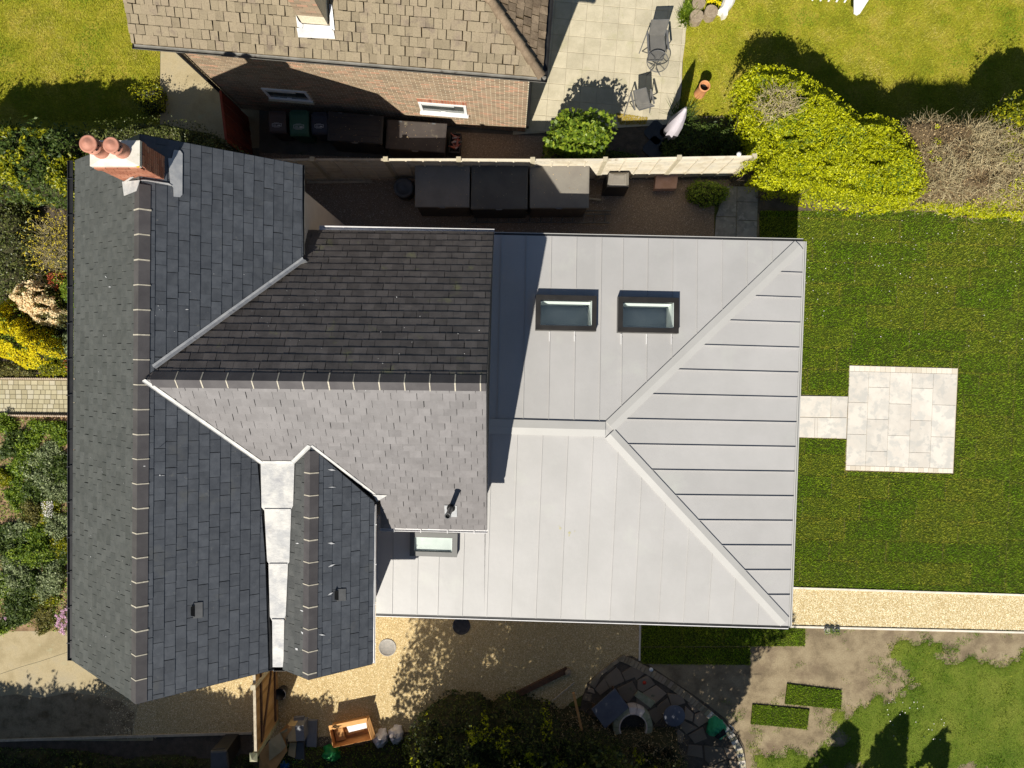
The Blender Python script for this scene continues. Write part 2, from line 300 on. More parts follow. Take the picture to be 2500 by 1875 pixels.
M['leaf_mid'] = leafmat('leaf_mid', [(0.045, 0.085, 0.012), (0.075, 0.12, 0.02), (0.12, 0.16, 0.03)])
M['leaf_green'] = leafmat('leaf_green', [(0.08, 0.15, 0.010), (0.15, 0.24, 0.015), (0.28, 0.35, 0.03)])
M['leaf_bush'] = leafmat('leaf_bush', [(0.09, 0.16, 0.015), (0.17, 0.25, 0.02), (0.28, 0.34, 0.03)], 0.3, 0.4)
M['leaf_lime'] = leafmat('leaf_lime', [(0.26, 0.31, 0.004), (0.42, 0.45, 0.005), (0.58, 0.58, 0.01)], 0.3)
M['leaf_olive'] = leafmat('leaf_olive', [(0.16, 0.15, 0.03), (0.24, 0.21, 0.05), (0.10, 0.11, 0.03)])
M['leaf_grey'] = leafmat('leaf_grey', [(0.14, 0.19, 0.08), (0.23, 0.28, 0.12), (0.38, 0.42, 0.22)])
M['leaf_brown'] = leafmat('leaf_brown', [(0.24, 0.155, 0.07), (0.40, 0.28, 0.14), (0.56, 0.43, 0.24)], 0.1, 0.8)
M['leaf_conifer'] = leafmat('leaf_conifer', [(0.030, 0.050, 0.012), (0.055, 0.08, 0.015), (0.15, 0.17, 0.02)], 0.15)
M['petal_yellow'] = leafmat('petal_yellow', [(0.75, 0.62, 0.0), (0.85, 0.74, 0.01), (0.62, 0.48, 0.0)], 0.2, 0.7, 0.15)
M['petal_peach'] = leafmat('petal_peach', [(0.90, 0.74, 0.42), (0.92, 0.82, 0.52), (0.85, 0.52, 0.26)], 0.2, 0.7, 0.12)
M['petal_red'] = leafmat('petal_red', [(0.45, 0.05, 0.02), (0.30, 0.08, 0.03)], 0.2)
M['petal_pink'] = leafmat('petal_pink', [(0.75, 0.45, 0.62), (0.85, 0.6, 0.75)], 0.2)
M['petal_white'] = leafmat('petal_white', [(0.8, 0.75, 0.7), (0.85, 0.8, 0.78)], 0.2)
M['bud'] = leafmat('yellow_bud', [(0.62, 0.50, 0.02), (0.45, 0.36, 0.03)], 0.1)
M['twig'] = mat('twig', [(0.26, 0.18, 0.085), (0.40, 0.295, 0.16)], 5, rough=0.9, var=0.2)
M['twig_grey'] = mat('bare_twig', [(0.42, 0.35, 0.19), (0.58, 0.49, 0.29)], 5, rough=0.9, var=0.2)
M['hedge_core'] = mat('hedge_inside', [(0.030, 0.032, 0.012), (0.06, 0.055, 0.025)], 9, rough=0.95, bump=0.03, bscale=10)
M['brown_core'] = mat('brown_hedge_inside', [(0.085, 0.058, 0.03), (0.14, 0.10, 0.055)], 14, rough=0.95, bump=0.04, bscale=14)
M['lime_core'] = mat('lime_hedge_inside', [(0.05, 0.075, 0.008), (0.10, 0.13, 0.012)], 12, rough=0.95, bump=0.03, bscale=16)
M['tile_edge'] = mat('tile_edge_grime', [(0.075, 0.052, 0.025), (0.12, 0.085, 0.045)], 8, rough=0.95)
M['trunk'] = mat('bark', [(0.09, 0.065, 0.045), (0.14, 0.11, 0.08)], 8, rough=0.95, bump=0.01, bscale=30)
M['metal_dark'] = mat('charcoal_metal', [(0.10, 0.10, 0.10), (0.13, 0.13, 0.13)], 4, rough=0.45, spec=0.5)
M['sling'] = mat('grey_sling', [(0.15, 0.145, 0.135), (0.18, 0.172, 0.16)], 4, rough=0.8, fine=0.06, alpha=0.78)
M['parasol'] = mat('parasol_cloth', [(0.60, 0.55, 0.60), (0.66, 0.61, 0.65)], 3, rough=0.85)
M['slab_black'] = mat('parasol_slab', [(0.04, 0.045, 0.055), (0.055, 0.06, 0.07)], 3, rough=0.7)
M['cardboard'] = mat('cardboard', [(0.52, 0.26, 0.09), (0.60, 0.32, 0.12)], 3, rough=0.85, fine=0.06)
M['cardboard_pale'] = mat('cardboard_pale', [(0.46, 0.34, 0.18), (0.54, 0.41, 0.23)], 3, rough=0.85, fine=0.06)
M['grey_board'] = mat('grey_board', [(0.17, 0.175, 0.19), (0.21, 0.215, 0.23)], 3, rough=0.5, stains=[(22, (0.6, 0.6, 0.62), 0.72, 0.04)])
M['dark_board'] = mat('dark_board', [(0.07, 0.075, 0.08), (0.09, 0.095, 0.10)], 3, rough=0.5, stains=[(18, (0.45, 0.47, 0.5), 0.70, 0.05)])
M['poly_white'] = mat('polythene_white', [(0.66, 0.62, 0.62), (0.80, 0.77, 0.76)], 9, rough=0.3, bump=0.02, bscale=14, stains=[(9, (0.5, 0.47, 0.52), 0.6, 0.1)])
M['poly_green'] = mat('polythene_green', [(0.015, 0.20, 0.045), (0.03, 0.29, 0.08)], 9, rough=0.35, bump=0.02, bscale=14)
M['poly_blue'] = mat('polythene_blue', [(0.01, 0.09, 0.28), (0.02, 0.14, 0.38)], 9, rough=0.35, bump=0.02, bscale=14)
M['green_sack'] = mat('green_sack', [(0.02, 0.28, 0.13), (0.03, 0.35, 0.17)], 6, rough=0.7, bump=0.01, bscale=14)
M['inside_dark'] = mat('dark_inside', [(0.012, 0.012, 0.013), (0.02, 0.02, 0.02)], 3, rough=0.9)
M['white_lining'] = mat('white_lining', [(0.80, 0.83, 0.80), (0.84, 0.86, 0.83)], 3, rough=0.8)
M['room_sky_tint'] = mat('room_sky_reflection', [(0.22, 0.26, 0.32), (0.27, 0.31, 0.37)], 2, rough=0.8)  # blue lightened to carry the sky's reflection in the pane
M['blind'] = mat('skylight_blind', [(0.60, 0.62, 0.60), (0.72, 0.74, 0.71)], 1.5, rough=0.7)
M['frame_black'] = mat('skylight_frame', [(0.022, 0.020, 0.018), (0.032, 0.029, 0.026)], 3, rough=0.35, spec=0.5, fine=0.2)
M['frame_grey'] = mat('skylight_frame_grey', [(0.085, 0.085, 0.08), (0.10, 0.10, 0.095)], 3, rough=0.4, spec=0.5)
M['log'] = mat('log_end', [(0.26, 0.20, 0.14), (0.36, 0.29, 0.20)], 18, rough=0.9, fine=0.2)
M['bleached'] = mat('bleached_wood', [(0.72, 0.68, 0.60), (0.84, 0.81, 0.75)], 6, rough=0.85, bump=0.01, bscale=12)
M['manhole_grey'] = mat('manhole_grey', [(0.33, 0.31, 0.28), (0.40, 0.37, 0.33)], 12, rough=0.8, fine=0.25, fscale=80)
M['manhole_dark'] = mat('manhole_dark', [(0.035, 0.037, 0.045), (0.05, 0.052, 0.06)], 12, rough=0.7, fine=0.25, fscale=80)
M['slate_slab'] = mat('blue_slab', [(0.10, 0.11, 0.14), (0.13, 0.14, 0.17)], 3, rough=0.7, stains=[(9, (0.3, 0.28, 0.25), 0.72, 0.04)])
M['pink_slab'] = mat('pink_slab', [(0.45, 0.27, 0.20), (0.52, 0.33, 0.26)], 5, rough=0.9, fine=0.15)
M['fire_stone'] = mat('curved_stone', [(0.26, 0.28, 0.17), (0.36, 0.34, 0.24)], 7, rough=0.85, fine=0.1)
M['fire_rim'] = mat('pale_rim', [(0.60, 0.50, 0.45), (0.70, 0.62, 0.56)], 7, rough=0.8)
M['red_print'] = mat('red_thing', [(0.5, 0.04, 0.02), (0.55, 0.06, 0.03)], 4, rough=0.6)
M['print_grey'] = mat('grey_droppings', [(0.55, 0.55, 0.55), (0.62, 0.62, 0.62)], 4, rough=0.8)
M['bottle'] = mat('bottle', [(0.35, 0.35, 0.36), (0.45, 0.10, 0.06), (0.12, 0.12, 0.13)], 4, rough=0.3, mix='piece')
def glass_mat():
    m = bpy.data.materials.new('clear_glass'); m.use_nodes = True; nt = m.node_tree; N, Lk = nt.nodes, nt.links
    N.remove(N['Principled BSDF']); t = N.new('ShaderNodeBsdfTransparent'); t.inputs[0].default_value = (0.93, 0.97, 0.96, 1)
    g = N.new('ShaderNodeBsdfGlossy'); g.inputs['Roughness'].default_value = 0.05
    f = N.new('ShaderNodeFresnel'); f.inputs[0].default_value = 1.5; ms = N.new('ShaderNodeMixShader')
    Lk.new(f.outputs[0], ms.inputs[0]); Lk.new(t.outputs[0], ms.inputs[1]); Lk.new(g.outputs[0], ms.inputs[2])
    Lk.new(ms.outputs[0], N['Material Output'].inputs[0]); return m
M['glass'] = glass_mat()
def mesh_mat():
    m = bpy.data.materials.new('open_mesh'); m.use_nodes = True; nt = m.node_tree; N, Lk = nt.nodes, nt.links
    b = N['Principled BSDF']; b.inputs['Base Color'].default_value = (0.11, 0.11, 0.10, 1); t = N.new('ShaderNodeBsdfTransparent')
    ms = N.new('ShaderNodeMixShader'); ms.inputs[0].default_value = 0.72; Lk.new(b.outputs[0], ms.inputs[1]); Lk.new(t.outputs[0], ms.inputs[2])
    Lk.new(ms.outputs[0], N['Material Output'].inputs[0]); return m
M['open_mesh'] = mesh_mat()
# ------------------------------------------------------------------ geometry tools
def clip_half(pg, p, n):
    """keep the part of 2-D polygon pg where (x-p).n >= 0"""
    out = []
    for i in range(len(pg)):
        a, b = pg[i], pg[(i + 1) % len(pg)]
        da = (a[0] - p[0]) * n[0] + (a[1] - p[1]) * n[1]; db = (b[0] - p[0]) * n[0] + (b[1] - p[1]) * n[1]
        if da >= 0: out.append(a)
        if (da > 0) != (db > 0) and abs(da - db) > 1e-12:
            t = da / (da - db)
            if 0 < t < 1: out.append((a[0] + (b[0] - a[0]) * t, a[1] + (b[1] - a[1]) * t))
    return out
def clip_convex(pg, reg):
    area = sum(reg[i][0] * reg[(i + 1) % len(reg)][1] - reg[(i + 1) % len(reg)][0] * reg[i][1] for i in range(len(reg)))
    sgn = 1 if area > 0 else -1
    for i in range(len(reg)):
        a, b = reg[i], reg[(i + 1) % len(reg)]
        n = (-(b[1] - a[1]) * sgn, (b[0] - a[0]) * sgn)
        pg = clip_half(pg, a, n)
        if len(pg) < 3: return []
    return pg
def parea(pg): return abs(sum(pg[i][0] * pg[(i + 1) % len(pg)][1] - pg[(i + 1) % len(pg)][0] * pg[i][1] for i in range(len(pg)))) / 2
def minus_rect(pg, r):
    """convex polygon minus an axis-aligned box (x0,y0,x1,y1): a list of convex polygons"""
    x0, y0, x1, y1 = r; out = []
    xs, ys = [q[0] for q in pg], [q[1] for q in pg]
    if max(xs) <= x0 or min(xs) >= x1 or max(ys) <= y0 or min(ys) >= y1: return [pg]
    out.append(clip_half(pg, (x0, 0), (-1, 0))); rest = clip_half(pg, (x0, 0), (1, 0))
    if len(rest) < 3: return [p for p in out if len(p) > 2]
    out.append(clip_half(rest, (x1, 0), (1, 0))); rest = clip_half(rest, (x1, 0), (-1, 0))
    if len(rest) >= 3:
        out.append(clip_half(rest, (0, y0), (0, -1))); out.append(clip_half(rest, (0, y1), (0, 1)))
    return [p for p in out if len(p) > 2 and parea(p) > 1e-5]
def inside(P, pg):
    pg = np.asarray([(p[0], p[1]) for p in pg]); x, y = P[:, 0], P[:, 1]; c = np.zeros(len(P), bool)
    for i in range(len(pg)):
        a, b = pg[i], pg[(i + 1) % len(pg)]
        if a[1] == b[1]: continue
        c ^= ((a[1] > y) != (b[1] > y)) & (x < (b[0] - a[0]) * (y - a[1]) / (b[1] - a[1]) + a[0])
    return c
def dist_edge(P, pg):
    pg = np.asarray([(p[0], p[1]) for p in pg]); best = np.full(len(P), 1e9)
    for i in range(len(pg)):
        a, b = pg[i], pg[(i + 1) % len(pg)]; ab = b - a; t = np.clip(((P - a) @ ab) / max(ab @ ab, 1e-9), 0, 1)
        best = np.minimum(best, np.linalg.norm(P - a - t[:, None] * ab, axis=1))
    return best
_lat = RNG.random((64, 64))
def vnoise(P, s, off=0.0):
    q = np.asarray(P)[:, :2] * s + off + 100.3; i = np.floor(q).astype(int); f = q - i; f = f * f * (3 - 2 * f)
    g = lambda a, b: _lat[(i[:, 0] + a) % 64, (i[:, 1] + b) % 64]
    return (g(0, 0) * (1 - f[:, 0]) + g(1, 0) * f[:, 0]) * (1 - f[:, 1]) + (g(0, 1) * (1 - f[:, 0]) + g(1, 1) * f[:, 0]) * f[:, 1]
def fbm(P, s, off=0.0): return (vnoise(P, s, off) + 0.5 * vnoise(P, 2.1 * s, off + 9) + 0.25 * vnoise(P, 4.3 * s, off + 21)) / 1.75
def rand_in(pg, n):
    pg = [(p[0], p[1]) for p in pg]; a = np.asarray(pg); lo, hi = a.min(0), a.max(0); area = max((hi - lo).prod(), 1e-6)
    P = lo + RNG.random((int(n * area / max(parea(pg), 1e-6)) + 8, 2)) * (hi - lo); P = P[inside(P, pg)]
    return P[:n]

def leaves(P, L, W=0.5, up=0.55, axis=None, bend=0.25):
    """one folded leaf (a 4-sided kite) at each point P; L length (scalar or array), W width/length"""
    n = len(P); L = np.broadcast_to(np.asarray(L, float), (n,)) * RNG.uniform(0.7, 1.25, n)
    th = RNG.uniform(0, 2 * np.pi, n); el = RNG.normal(0.1, 0.45, n)
    a = np.stack([np.cos(th) * np.cos(el), np.sin(th) * np.cos(el), np.sin(el)], 1)
    if axis is not None: a = a * 0.6 + np.asarray(axis); a /= np.linalg.norm(a, axis=1)[:, None]
    nrm = RNG.normal(0, 1, (n, 3)) * (1 - up) + np.array([0, 0, up * 1.6]); s = np.cross(a, nrm); s /= np.linalg.norm(s, axis=1)[:, None] + 1e-9
    nn = np.cross(s, a); W_ = (L * W * 0.5)[:, None]; Lc = L[:, None]
    v = np.stack([P - a * Lc * 0.5, P + s * W_ - nn * W_ * bend, P + a * Lc * 0.5, P - s * W_ - nn * W_ * bend], 1)
    return v.reshape(-1, 3), (np.arange(n)[:, None] * 4 + np.array([0, 1, 2, 3]))
def blades(P, L, W, lean=0.7, z0=0.0):
    n = len(P); L = L * RNG.uniform(0.6, 1.3, n); th = RNG.uniform(0, 2 * np.pi, n); ln = RNG.uniform(0.3, 1.0, n) * lean
    d = np.stack([np.cos(th), np.sin(th)], 1); s = np.stack([-d[:, 1], d[:, 0]], 1) * (W * RNG.uniform(0.7, 1.3, n))[:, None] / 2
    z = np.full(n, z0) if np.isscalar(z0) else z0
    b0 = np.column_stack([P[:, :2] - s, z]); b1 = np.column_stack([P[:, :2] + s, z])
    tip = np.column_stack([P[:, :2] + d * (L * ln)[:, None], z + L * np.sqrt(np.maximum(0.05, 1 - ln ** 2))])
    return np.stack([b0, b1, tip], 1).reshape(-1, 3), np.arange(3 * n).reshape(-1, 3)
def pebbles(P, size, z0=0.0):
    n = len(P); r = size * RNG.uniform(0.55, 1.35, n); th = RNG.uniform(0, 6.28, n); asp = RNG.uniform(0.55, 1.0, n)
    vs_ = []
    for k in range(4):
        a = th + k * np.pi / 2; rr = r * (1 if k % 2 == 0 else asp) * RNG.uniform(0.8, 1.1, n)
        vs_.append(np.column_stack([P[:, 0] + np.cos(a) * rr, P[:, 1] + np.sin(a) * rr, np.full(n, z0)]))
    vs_.append(np.column_stack([P[:, 0] + RNG.normal(0, .15, n) * r, P[:, 1] + RNG.normal(0, .15, n) * r, z0 + r * RNG.uniform(0.45, 0.9, n)]))
    V = np.stack(vs_, 1).reshape(-1, 3); b = np.arange(n)[:, None, None] * 5
    F = (b + np.array([[0, 1, 4], [1, 2, 4], [2, 3, 4], [3, 0, 4]])).reshape(-1, 3)
    return V, F
def twigs(P, D, L, r=0.004, seg=3, wander=0.35, droop=0.0):
    """thin three-sided crooked sticks starting at P going along D"""
    n = len(P); D = D / (np.linalg.norm(D, axis=1)[:, None] + 1e-9); L = np.broadcast_to(np.asarray(L, float), (n,)) * RNG.uniform(0.6, 1.3, n)
    pts = [P]; d = D.copy()
    for i in range(seg):
        d = d + RNG.normal(0, wander, (n, 3)); d[:, 2] -= droop; d /= np.linalg.norm(d, axis=1)[:, None]
        pts.append(pts[-1] + d * (L / seg)[:, None])
    V = []
    s1 = np.cross(D, np.array([0.3, 0.2, 1.0])); s1 /= np.linalg.norm(s1, axis=1)[:, None] + 1e-9; s2 = np.cross(D, s1)
    for i, p in enumerate(pts):
        rr = r * (1 - 0.75 * i / seg)
        for k in range(3): V.append(p + (s1 * math.cos(k * 2.094) + s2 * math.sin(k * 2.094)) * rr)
    V = np.stack(V, 1).reshape(-1, 3); m = 3 * (seg + 1); F = []
    for i in range(seg):
        for k in range(3): F.append([i * 3 + k, i * 3 + (k + 1) % 3, i * 3 + 3 + (k + 1) % 3, i * 3 + 3 + k])
    F = (np.arange(n)[:, None, None] * m + np.array(F)).reshape(-1, 4)
    return V, F, pts[-1]
def hedge_height(P, pg, H, rr, amp=0.15, off=0.0, ns=1.2):
    d = dist_edge(P, pg) + (fbm(P, 3.0, off) - 0.5) * 0.25
    t = np.clip(d / rr, 0, 1); return H * np.clip(1 - (1 - t) ** 2, 0, 1) ** 0.4 * 0.9 + H * 0.1 * t + ((fbm(P, ns, off + 3) - 0.5) * 2.2 * amp + (fbm(P, 5.5, off + 13) - 0.5) * amp - np.clip(fbm(P, 3.1, off + 33) - .56, 0, .3) * 1.1 * min(1, H)) * np.minimum(1, t * 2)
def heightfield(pg, hf, step, z0=0.0):
    a = np.asarray([(p[0], p[1]) for p in pg]); lo, hi = a.min(0), a.max(0); nx, ny = [int(k) + 2 for k in (hi - lo) / step]
    X, Y = np.meshgrid(lo[0] + np.arange(nx) * step, lo[1] + np.arange(ny) * step, indexing='ij')
    P = np.column_stack([X.ravel(), Y.ravel()]); ins = inside(P, pg); h = np.where(ins, hf(P), z0)
    V = np.column_stack([P, h]); I = np.arange(nx * ny).reshape(nx, ny)
    F = np.stack([I[:-1, :-1], I[1:, :-1], I[1:, 1:], I[:-1, 1:]], -1).reshape(-1, 4); F = F[ins[F].any(1)]
    return V, F
def hedge(name, label, cat, pg, H, n, leaf, L, core='hedge_core', rr=0.5, amp=0.15, W=0.5, depth=0.10, up=0.4, extra=None, group=None, axis=None, off=None, low=0.12, stems=True, shoots=6.0, side_lo=.08, core_in=.14):
    """a hedge or shrub over footprint pg: foliage (thousands of leaves through its outer layer), dark inside and stems"""
    pg = [Vector((p[0], p[1], 0)) for p in pg]; c = sum(pg, Vector()) / len(pg); off = RNG.uniform(0, 50) if off is None else off
    t = thing(name, (c.x, c.y, 0), label, cat, group)
    big = [(c.x + (p.x - c.x) * 1.04, c.y + (p.y - c.y) * 1.04) for p in pg]
    P = rand_in(big, n); h = hedge_height(P, pg, H, rr, amp, off)
    h = np.maximum(h, low * H * RNG.random(len(P))); z = h - RNG.exponential(depth, len(P)) + RNG.normal(0, 0.02, len(P)); z = np.maximum(z, 0.03)
    Q3 = np.column_stack([P, z])
    # leaves on the upright sides
    ring = [(p.x, p.y) for p in pg]; ns_ = int(n * 0.30); idx = RNG.integers(0, len(ring), ns_); tt = RNG.random(ns_); ra = np.asarray(ring)
    S = ra[idx] * (1 - tt[:, None]) + ra[(idx + 1) % len(ring)] * tt[:, None]; cxy = ra.mean(0); w_ = np.linalg.norm(ra[(idx + 1) % len(ring)] - ra[idx], axis=1); kp = RNG.random(ns_) < w_ / w_.max(); S = S[kp]
    out_ = (S - cxy) / (np.linalg.norm(S - cxy, axis=1)[:, None] + 1e-6); zs = side_lo + (.88 - side_lo) * RNG.random(len(S)) ** .7; S = S - out_ * (RNG.uniform(-.04, .12, len(S)) + np.where(zs < .6, (.6 - zs) * .35 * min(1, H), 0))[:, None] + RNG.normal(0, .02, S.shape)
    Q3 = np.concatenate([Q3, np.column_stack([S, H * zs])])
    # young shoots standing proud of the surface
    if shoots > 0:
        k = max(4, int(parea(ring) * shoots)); C0 = rand_in(ring, k); hc = hedge_height(C0, pg, H, rr, amp, off); m_ = 9; ht = RNG.uniform(.3, 1.0, len(C0)) * min(.42, H * .22)
        C3 = np.repeat(np.column_stack([C0, hc]), m_, 0); f_ = np.tile(np.linspace(0, 1, m_), len(C0)); ln = np.repeat(RNG.normal(0, .25, (len(C0), 2)), m_, 0)
        hh_ = np.repeat(ht, m_); C3[:, 2] += f_ * hh_; C3[:, :2] += ln * (f_ * hh_)[:, None] + RNG.normal(0, L * .35, (len(C3), 2)); Q3 = np.concatenate([Q3, C3])
    V, F = leaves(Q3, L, W, up, axis); cloud('foliage', V, F, M[leaf], t)
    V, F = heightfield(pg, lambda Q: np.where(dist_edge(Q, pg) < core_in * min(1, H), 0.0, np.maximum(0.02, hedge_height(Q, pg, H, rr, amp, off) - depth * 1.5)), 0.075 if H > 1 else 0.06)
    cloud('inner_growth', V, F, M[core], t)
    if stems:
        k = max(3, int(parea([(p.x, p.y) for p in pg]) * 2)); S = rand_in(pg, k); S = np.column_stack([S, np.zeros(len(S))])
        V, F, _ = twigs(S, np.tile([0, 0, 1.0], (len(S), 1)) + RNG.normal(0, .15, (len(S), 3)), H * 0.7, 0.02, 4, 0.12); cloud('stem', V, F, M['trunk'], t)
    if extra: extra(t, pg, off)
    return t
def blob_pg(c, rx, ry, n=14, rough=0.12, rot=0.0):
    out = []
    for k in range(n):
        a = 2 * math.pi * k / n; q = 1 + random.uniform(-rough, rough); x, y = rx * q * math.cos(a), ry * q * math.sin(a)
        out.append(Vector((c[0] + x * math.cos(rot) - y * math.sin(rot), c[1] + x * math.sin(rot) + y * math.cos(rot), 0)))
    return out
def slab(name, pts, z0, z1, m, parent, bevel=0.004):
    """a flat piece with chamfered top edges"""
    n = len(pts); c = sum((Vector((p.x, p.y, 0)) for p in pts), Vector()) / n
    a = sum(pts[i].x * pts[(i + 1) % n].y - pts[(i + 1) % n].x * pts[i].y for i in range(n))
    if a < 0: pts = list(reversed(pts))
    inn = [Vector((c.x + (p.x - c.x) * (1 - bevel * 2.0 / max((Vector((p.x, p.y, 0)) - c).length, .02)), c.y + (p.y - c.y) * (1 - bevel * 2.0 / max((Vector((p.x, p.y, 0)) - c).length, .02)), z1)) for p in pts]
    mid = [Vector((p.x, p.y, z1 - bevel)) for p in pts]; bot = [Vector((p.x, p.y, z0)) for p in pts]
    mb = MB(); mb.add(inn + mid + bot, [tuple(range(n))] + [(i, i + n, (i + 1) % n + n, (i + 1) % n) for i in range(n)] +
                      [(i + n, i + 2 * n, (i + 1) % n + 2 * n, (i + 1) % n + n) for i in range(n)])
    return mb.build(name, m, parent)
def sheet(name, pts, z, m, thick=0.0, parent=None):
    pts = [Vector((p[0], p[1], z)) for p in pts]
    return tag(MB().prism(pts, z - 0.05).build(name, m, parent), kind='structure' if parent is None else None)
def shrinkq(q, g):
    """quad moved in by g on every side"""
    n = len(q); c = sum(q, Vector()) / n; out = []
    for i in range(n):
        p = q[i]; a = (q[(i - 1) % n] - p).normalized(); b = (q[(i + 1) % n] - p).normalized(); s = abs(a.x * b.y - a.y * b.x)
        out.append(p + (a + b) * (g / max(s, 0.3)))
    return out
def lerp(a, b, t): return a + (b - a) * t
def bilin(q, u, v): return lerp(lerp(q[0], q[1], u), lerp(q[3], q[2], u), v)
# ================================================================== THE SLATE-ROOFED HOUSE
HZ = Vector((0, 0, 1))
def unit(a): return a.normalized()
house = thing('house', (-4.5, -1.0, 0), 'slate-roofed house with low pale zinc extension, seen from straight above', 'house')
ZR = 6.85
M0, M1 = at('n', 342, 328, ZR), at('n', 334, 1718, ZR)
mTL, mBL = at('n', 184, 392, 5.17), at('n', 177, 1612, 5.17)
mTR = at('n', 738, 403, 5.08)
PML = Plane(M0, M1, (mTL + mBL) / 2)
PMR = Plane(M0, M1, mTR)
W0, W1 = at('d', 307, 820, ZR), at('d', 1050, 828, ZR)
wNE, wNW = at('d', 1066, 501, 4.36), at('d', 653, 497, 4.36)
PWN = Plane(W0, W1, (wNE + wNW) / 2)
wSE, wSW = at('d', 1051, 1145, 4.36), at('d', 822, 1140, 4.36)
PWS = Plane(W0, W1, wSE)
S0 = PWS.hit('d', 671, 965); S1 = at('n', 753.5, 1659, S0.z)
sTR, sBR = at('d', 806, 1083, 5.12), at('d', 804, 1434, 5.12)
PSR = Plane(S0, S1, (sTR + sBR) / 2)
PSL = Plane(S0, S1, S0 + (S1 - S0).cross(HZ).normalized() * 1.0 * (1 if (S1 - S0).cross(HZ).x < 0 else -1) - HZ * 0.74)

roof_main = MB(); roof_wing = MB(); roof_small = MB()
def hd(P, pts, off=-0.004): return [P.hit('d', x, y, off) for x, y in pts]
def deckprism(mb, pts, zb):
    mb.prism(pts, zb)
rgn = {}
rgn['ML'] = (PML, M0, M1, [[M0, M1, PML.hit('n', 177, 1612), PML.hit('n', 184, 392)]])
V1 = PMR.hit('d', 655, 561)
rgn['MR'] = (PMR, M0, M1, [[M0, PMR.hit('n', 738, 403), V1, PMR.hit('d', 307, 820)],
                           hd(PMR, [(307, 820), (566, 1000), (572, 1200)], 0) + hd(PMR, [(592, 1446)], 0) + [M1]])
rgn['WN'] = (PWN, W0, W1, [hd(PWN, [(311, 819), (1050, 828), (1063, 561), (655, 561)], 0), hd(PWN, [(655, 561), (1063, 561), (1066, 501), (653, 497)], 0)])
rgn['WS'] = (PWS, W0, W1, [hd(PWS, [(311, 819), (1050, 828), (1050.5, 963), (512, 963)], 0), hd(PWS, [(512, 963), (671, 963), (634, 1001), (566, 1001)], 0),
                           hd(PWS, [(671, 963), (1050.5, 963), (1051, 1081), (822, 1081)], 0), hd(PWS, [(822, 1081), (1051, 1081), (1052, 1145), (822, 1140)], 0)])
rgn['SR'] = (PSR, S0, S1, [[S0, PSR.hit('d', 808, 1084), PSR.hit('d', 804, 1434), S1]])
rgn['SL'] = (PSL, S0, S1, [[S0, PSL.hit('d', 633, 1001), PSL.hit('d', 612, 1446), S1]])
DECK = {}
for nm, keys, zb, lab in (('roof', ('ML', 'MR'), 4.95, 'front roof of the house in dark slate with clay ridge'), ('roof', ('WN', 'WS'), 4.2, 'rear wing roof in slate'),
                          ('roof', ('SR', 'SL'), 4.95, 'small side gable roof in slate')):
    mb = MB()
    for k in keys:
        P = rgn[k][0]
        for reg in rgn[k][3]: mb.prism([p - P.n * 0.012 for p in reg], zb)
    o = mb.build(nm, M['deck'], house); o['label'] = lab
    for k in keys: DECK[k] = o

def frame_of(P, a, b):
    u = unit(b - a); n = P.n; v = n.cross(u)
    if v.z > 0: v = -v
    return a, u, v, n
def piece_mesh(pg, O, u, v, n, lo, hi, vlo, vhi, th, org):
    """2-D polygon in (u,v) -> thin wedge; top height runs from lo (v=vlo) to hi (v=vhi)"""
    k = len(pg); hh = lambda q: lo + (hi - lo) * (q[1] - vlo) / max(vhi - vlo, 1e-6)
    top = [O + u * q[0] + v * q[1] + n * hh(q) for q in pg]; bot = [O + u * q[0] + v * q[1] + n * (hh(q) - th) for q in pg]
    c = (top[1] - top[0]).cross(top[2] - top[0])
    if c.dot(n) < 0: top.reverse(); bot.reverse()
    return top + bot, [tuple(range(k))] + [(i, i + k, (i + 1) % k + k, (i + 1) % k) for i in range(k)]
def field(P, a, b, regions, g, w, lo=0.004, hi=0.017, th=0.011, gap=0.0065, lap=0.03, v0=0.0, u0=0.0, jit=0.006):
    """all the slates or tiles that cover the regions: a list of (vertices, faces, photo area)"""
    O, u, v, n = frame_of(P, a, b); out = []
    regs = [[((p - O).dot(u), (p - O).dot(v)) for p in r] for r in regions]
    us = [q[0] for r in regs for q in r]; vs_ = [q[1] for r in regs for q in r]
    for i in range(int((min(vs_) - v0) / g) - 1, int((max(vs_) - v0) / g) + 2):
        for j in range(int((min(us) - u0) / w) - 2, int((max(us) - u0) / w) + 2):
            x = u0 + j * w + (0.5 * w if i % 2 else 0) + random.uniform(-jit, jit); y0 = v0 + i * g; y1 = y0 + g + random.uniform(-jit, jit) * 0.4
            pg = [(x + gap / 2, y0 - lap), (x + w - gap / 2, y0 - lap), (x + w - gap / 2, y1), (x + gap / 2, y1)]
            vv, ff, ar = [], [], 0; dh = random.uniform(-0.002, 0.003)
            for r in regs:
                c = clip_convex(pg, r)
                if len(c) < 3 or parea(c) < 4e-4: continue
                tv, tf = piece_mesh(c, O, u, v, n, lo, hi + dh, y0 - lap, y1, th, None)
                ff += [tuple(q + len(vv) for q in f) for f in tf]; vv += tv; ar += parea(c)
            if vv:
                ctr = sum(vv, Vector()) / len(vv); look = (Vector((0, 0, CAM_H)) - ctr)
                out.append((vv, ff, ar * abs(look.normalized().dot(n)) / look.length ** 2))
    return out
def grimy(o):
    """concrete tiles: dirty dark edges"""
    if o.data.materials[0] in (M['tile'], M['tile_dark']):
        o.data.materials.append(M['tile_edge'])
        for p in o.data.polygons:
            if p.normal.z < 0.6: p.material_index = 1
    return o
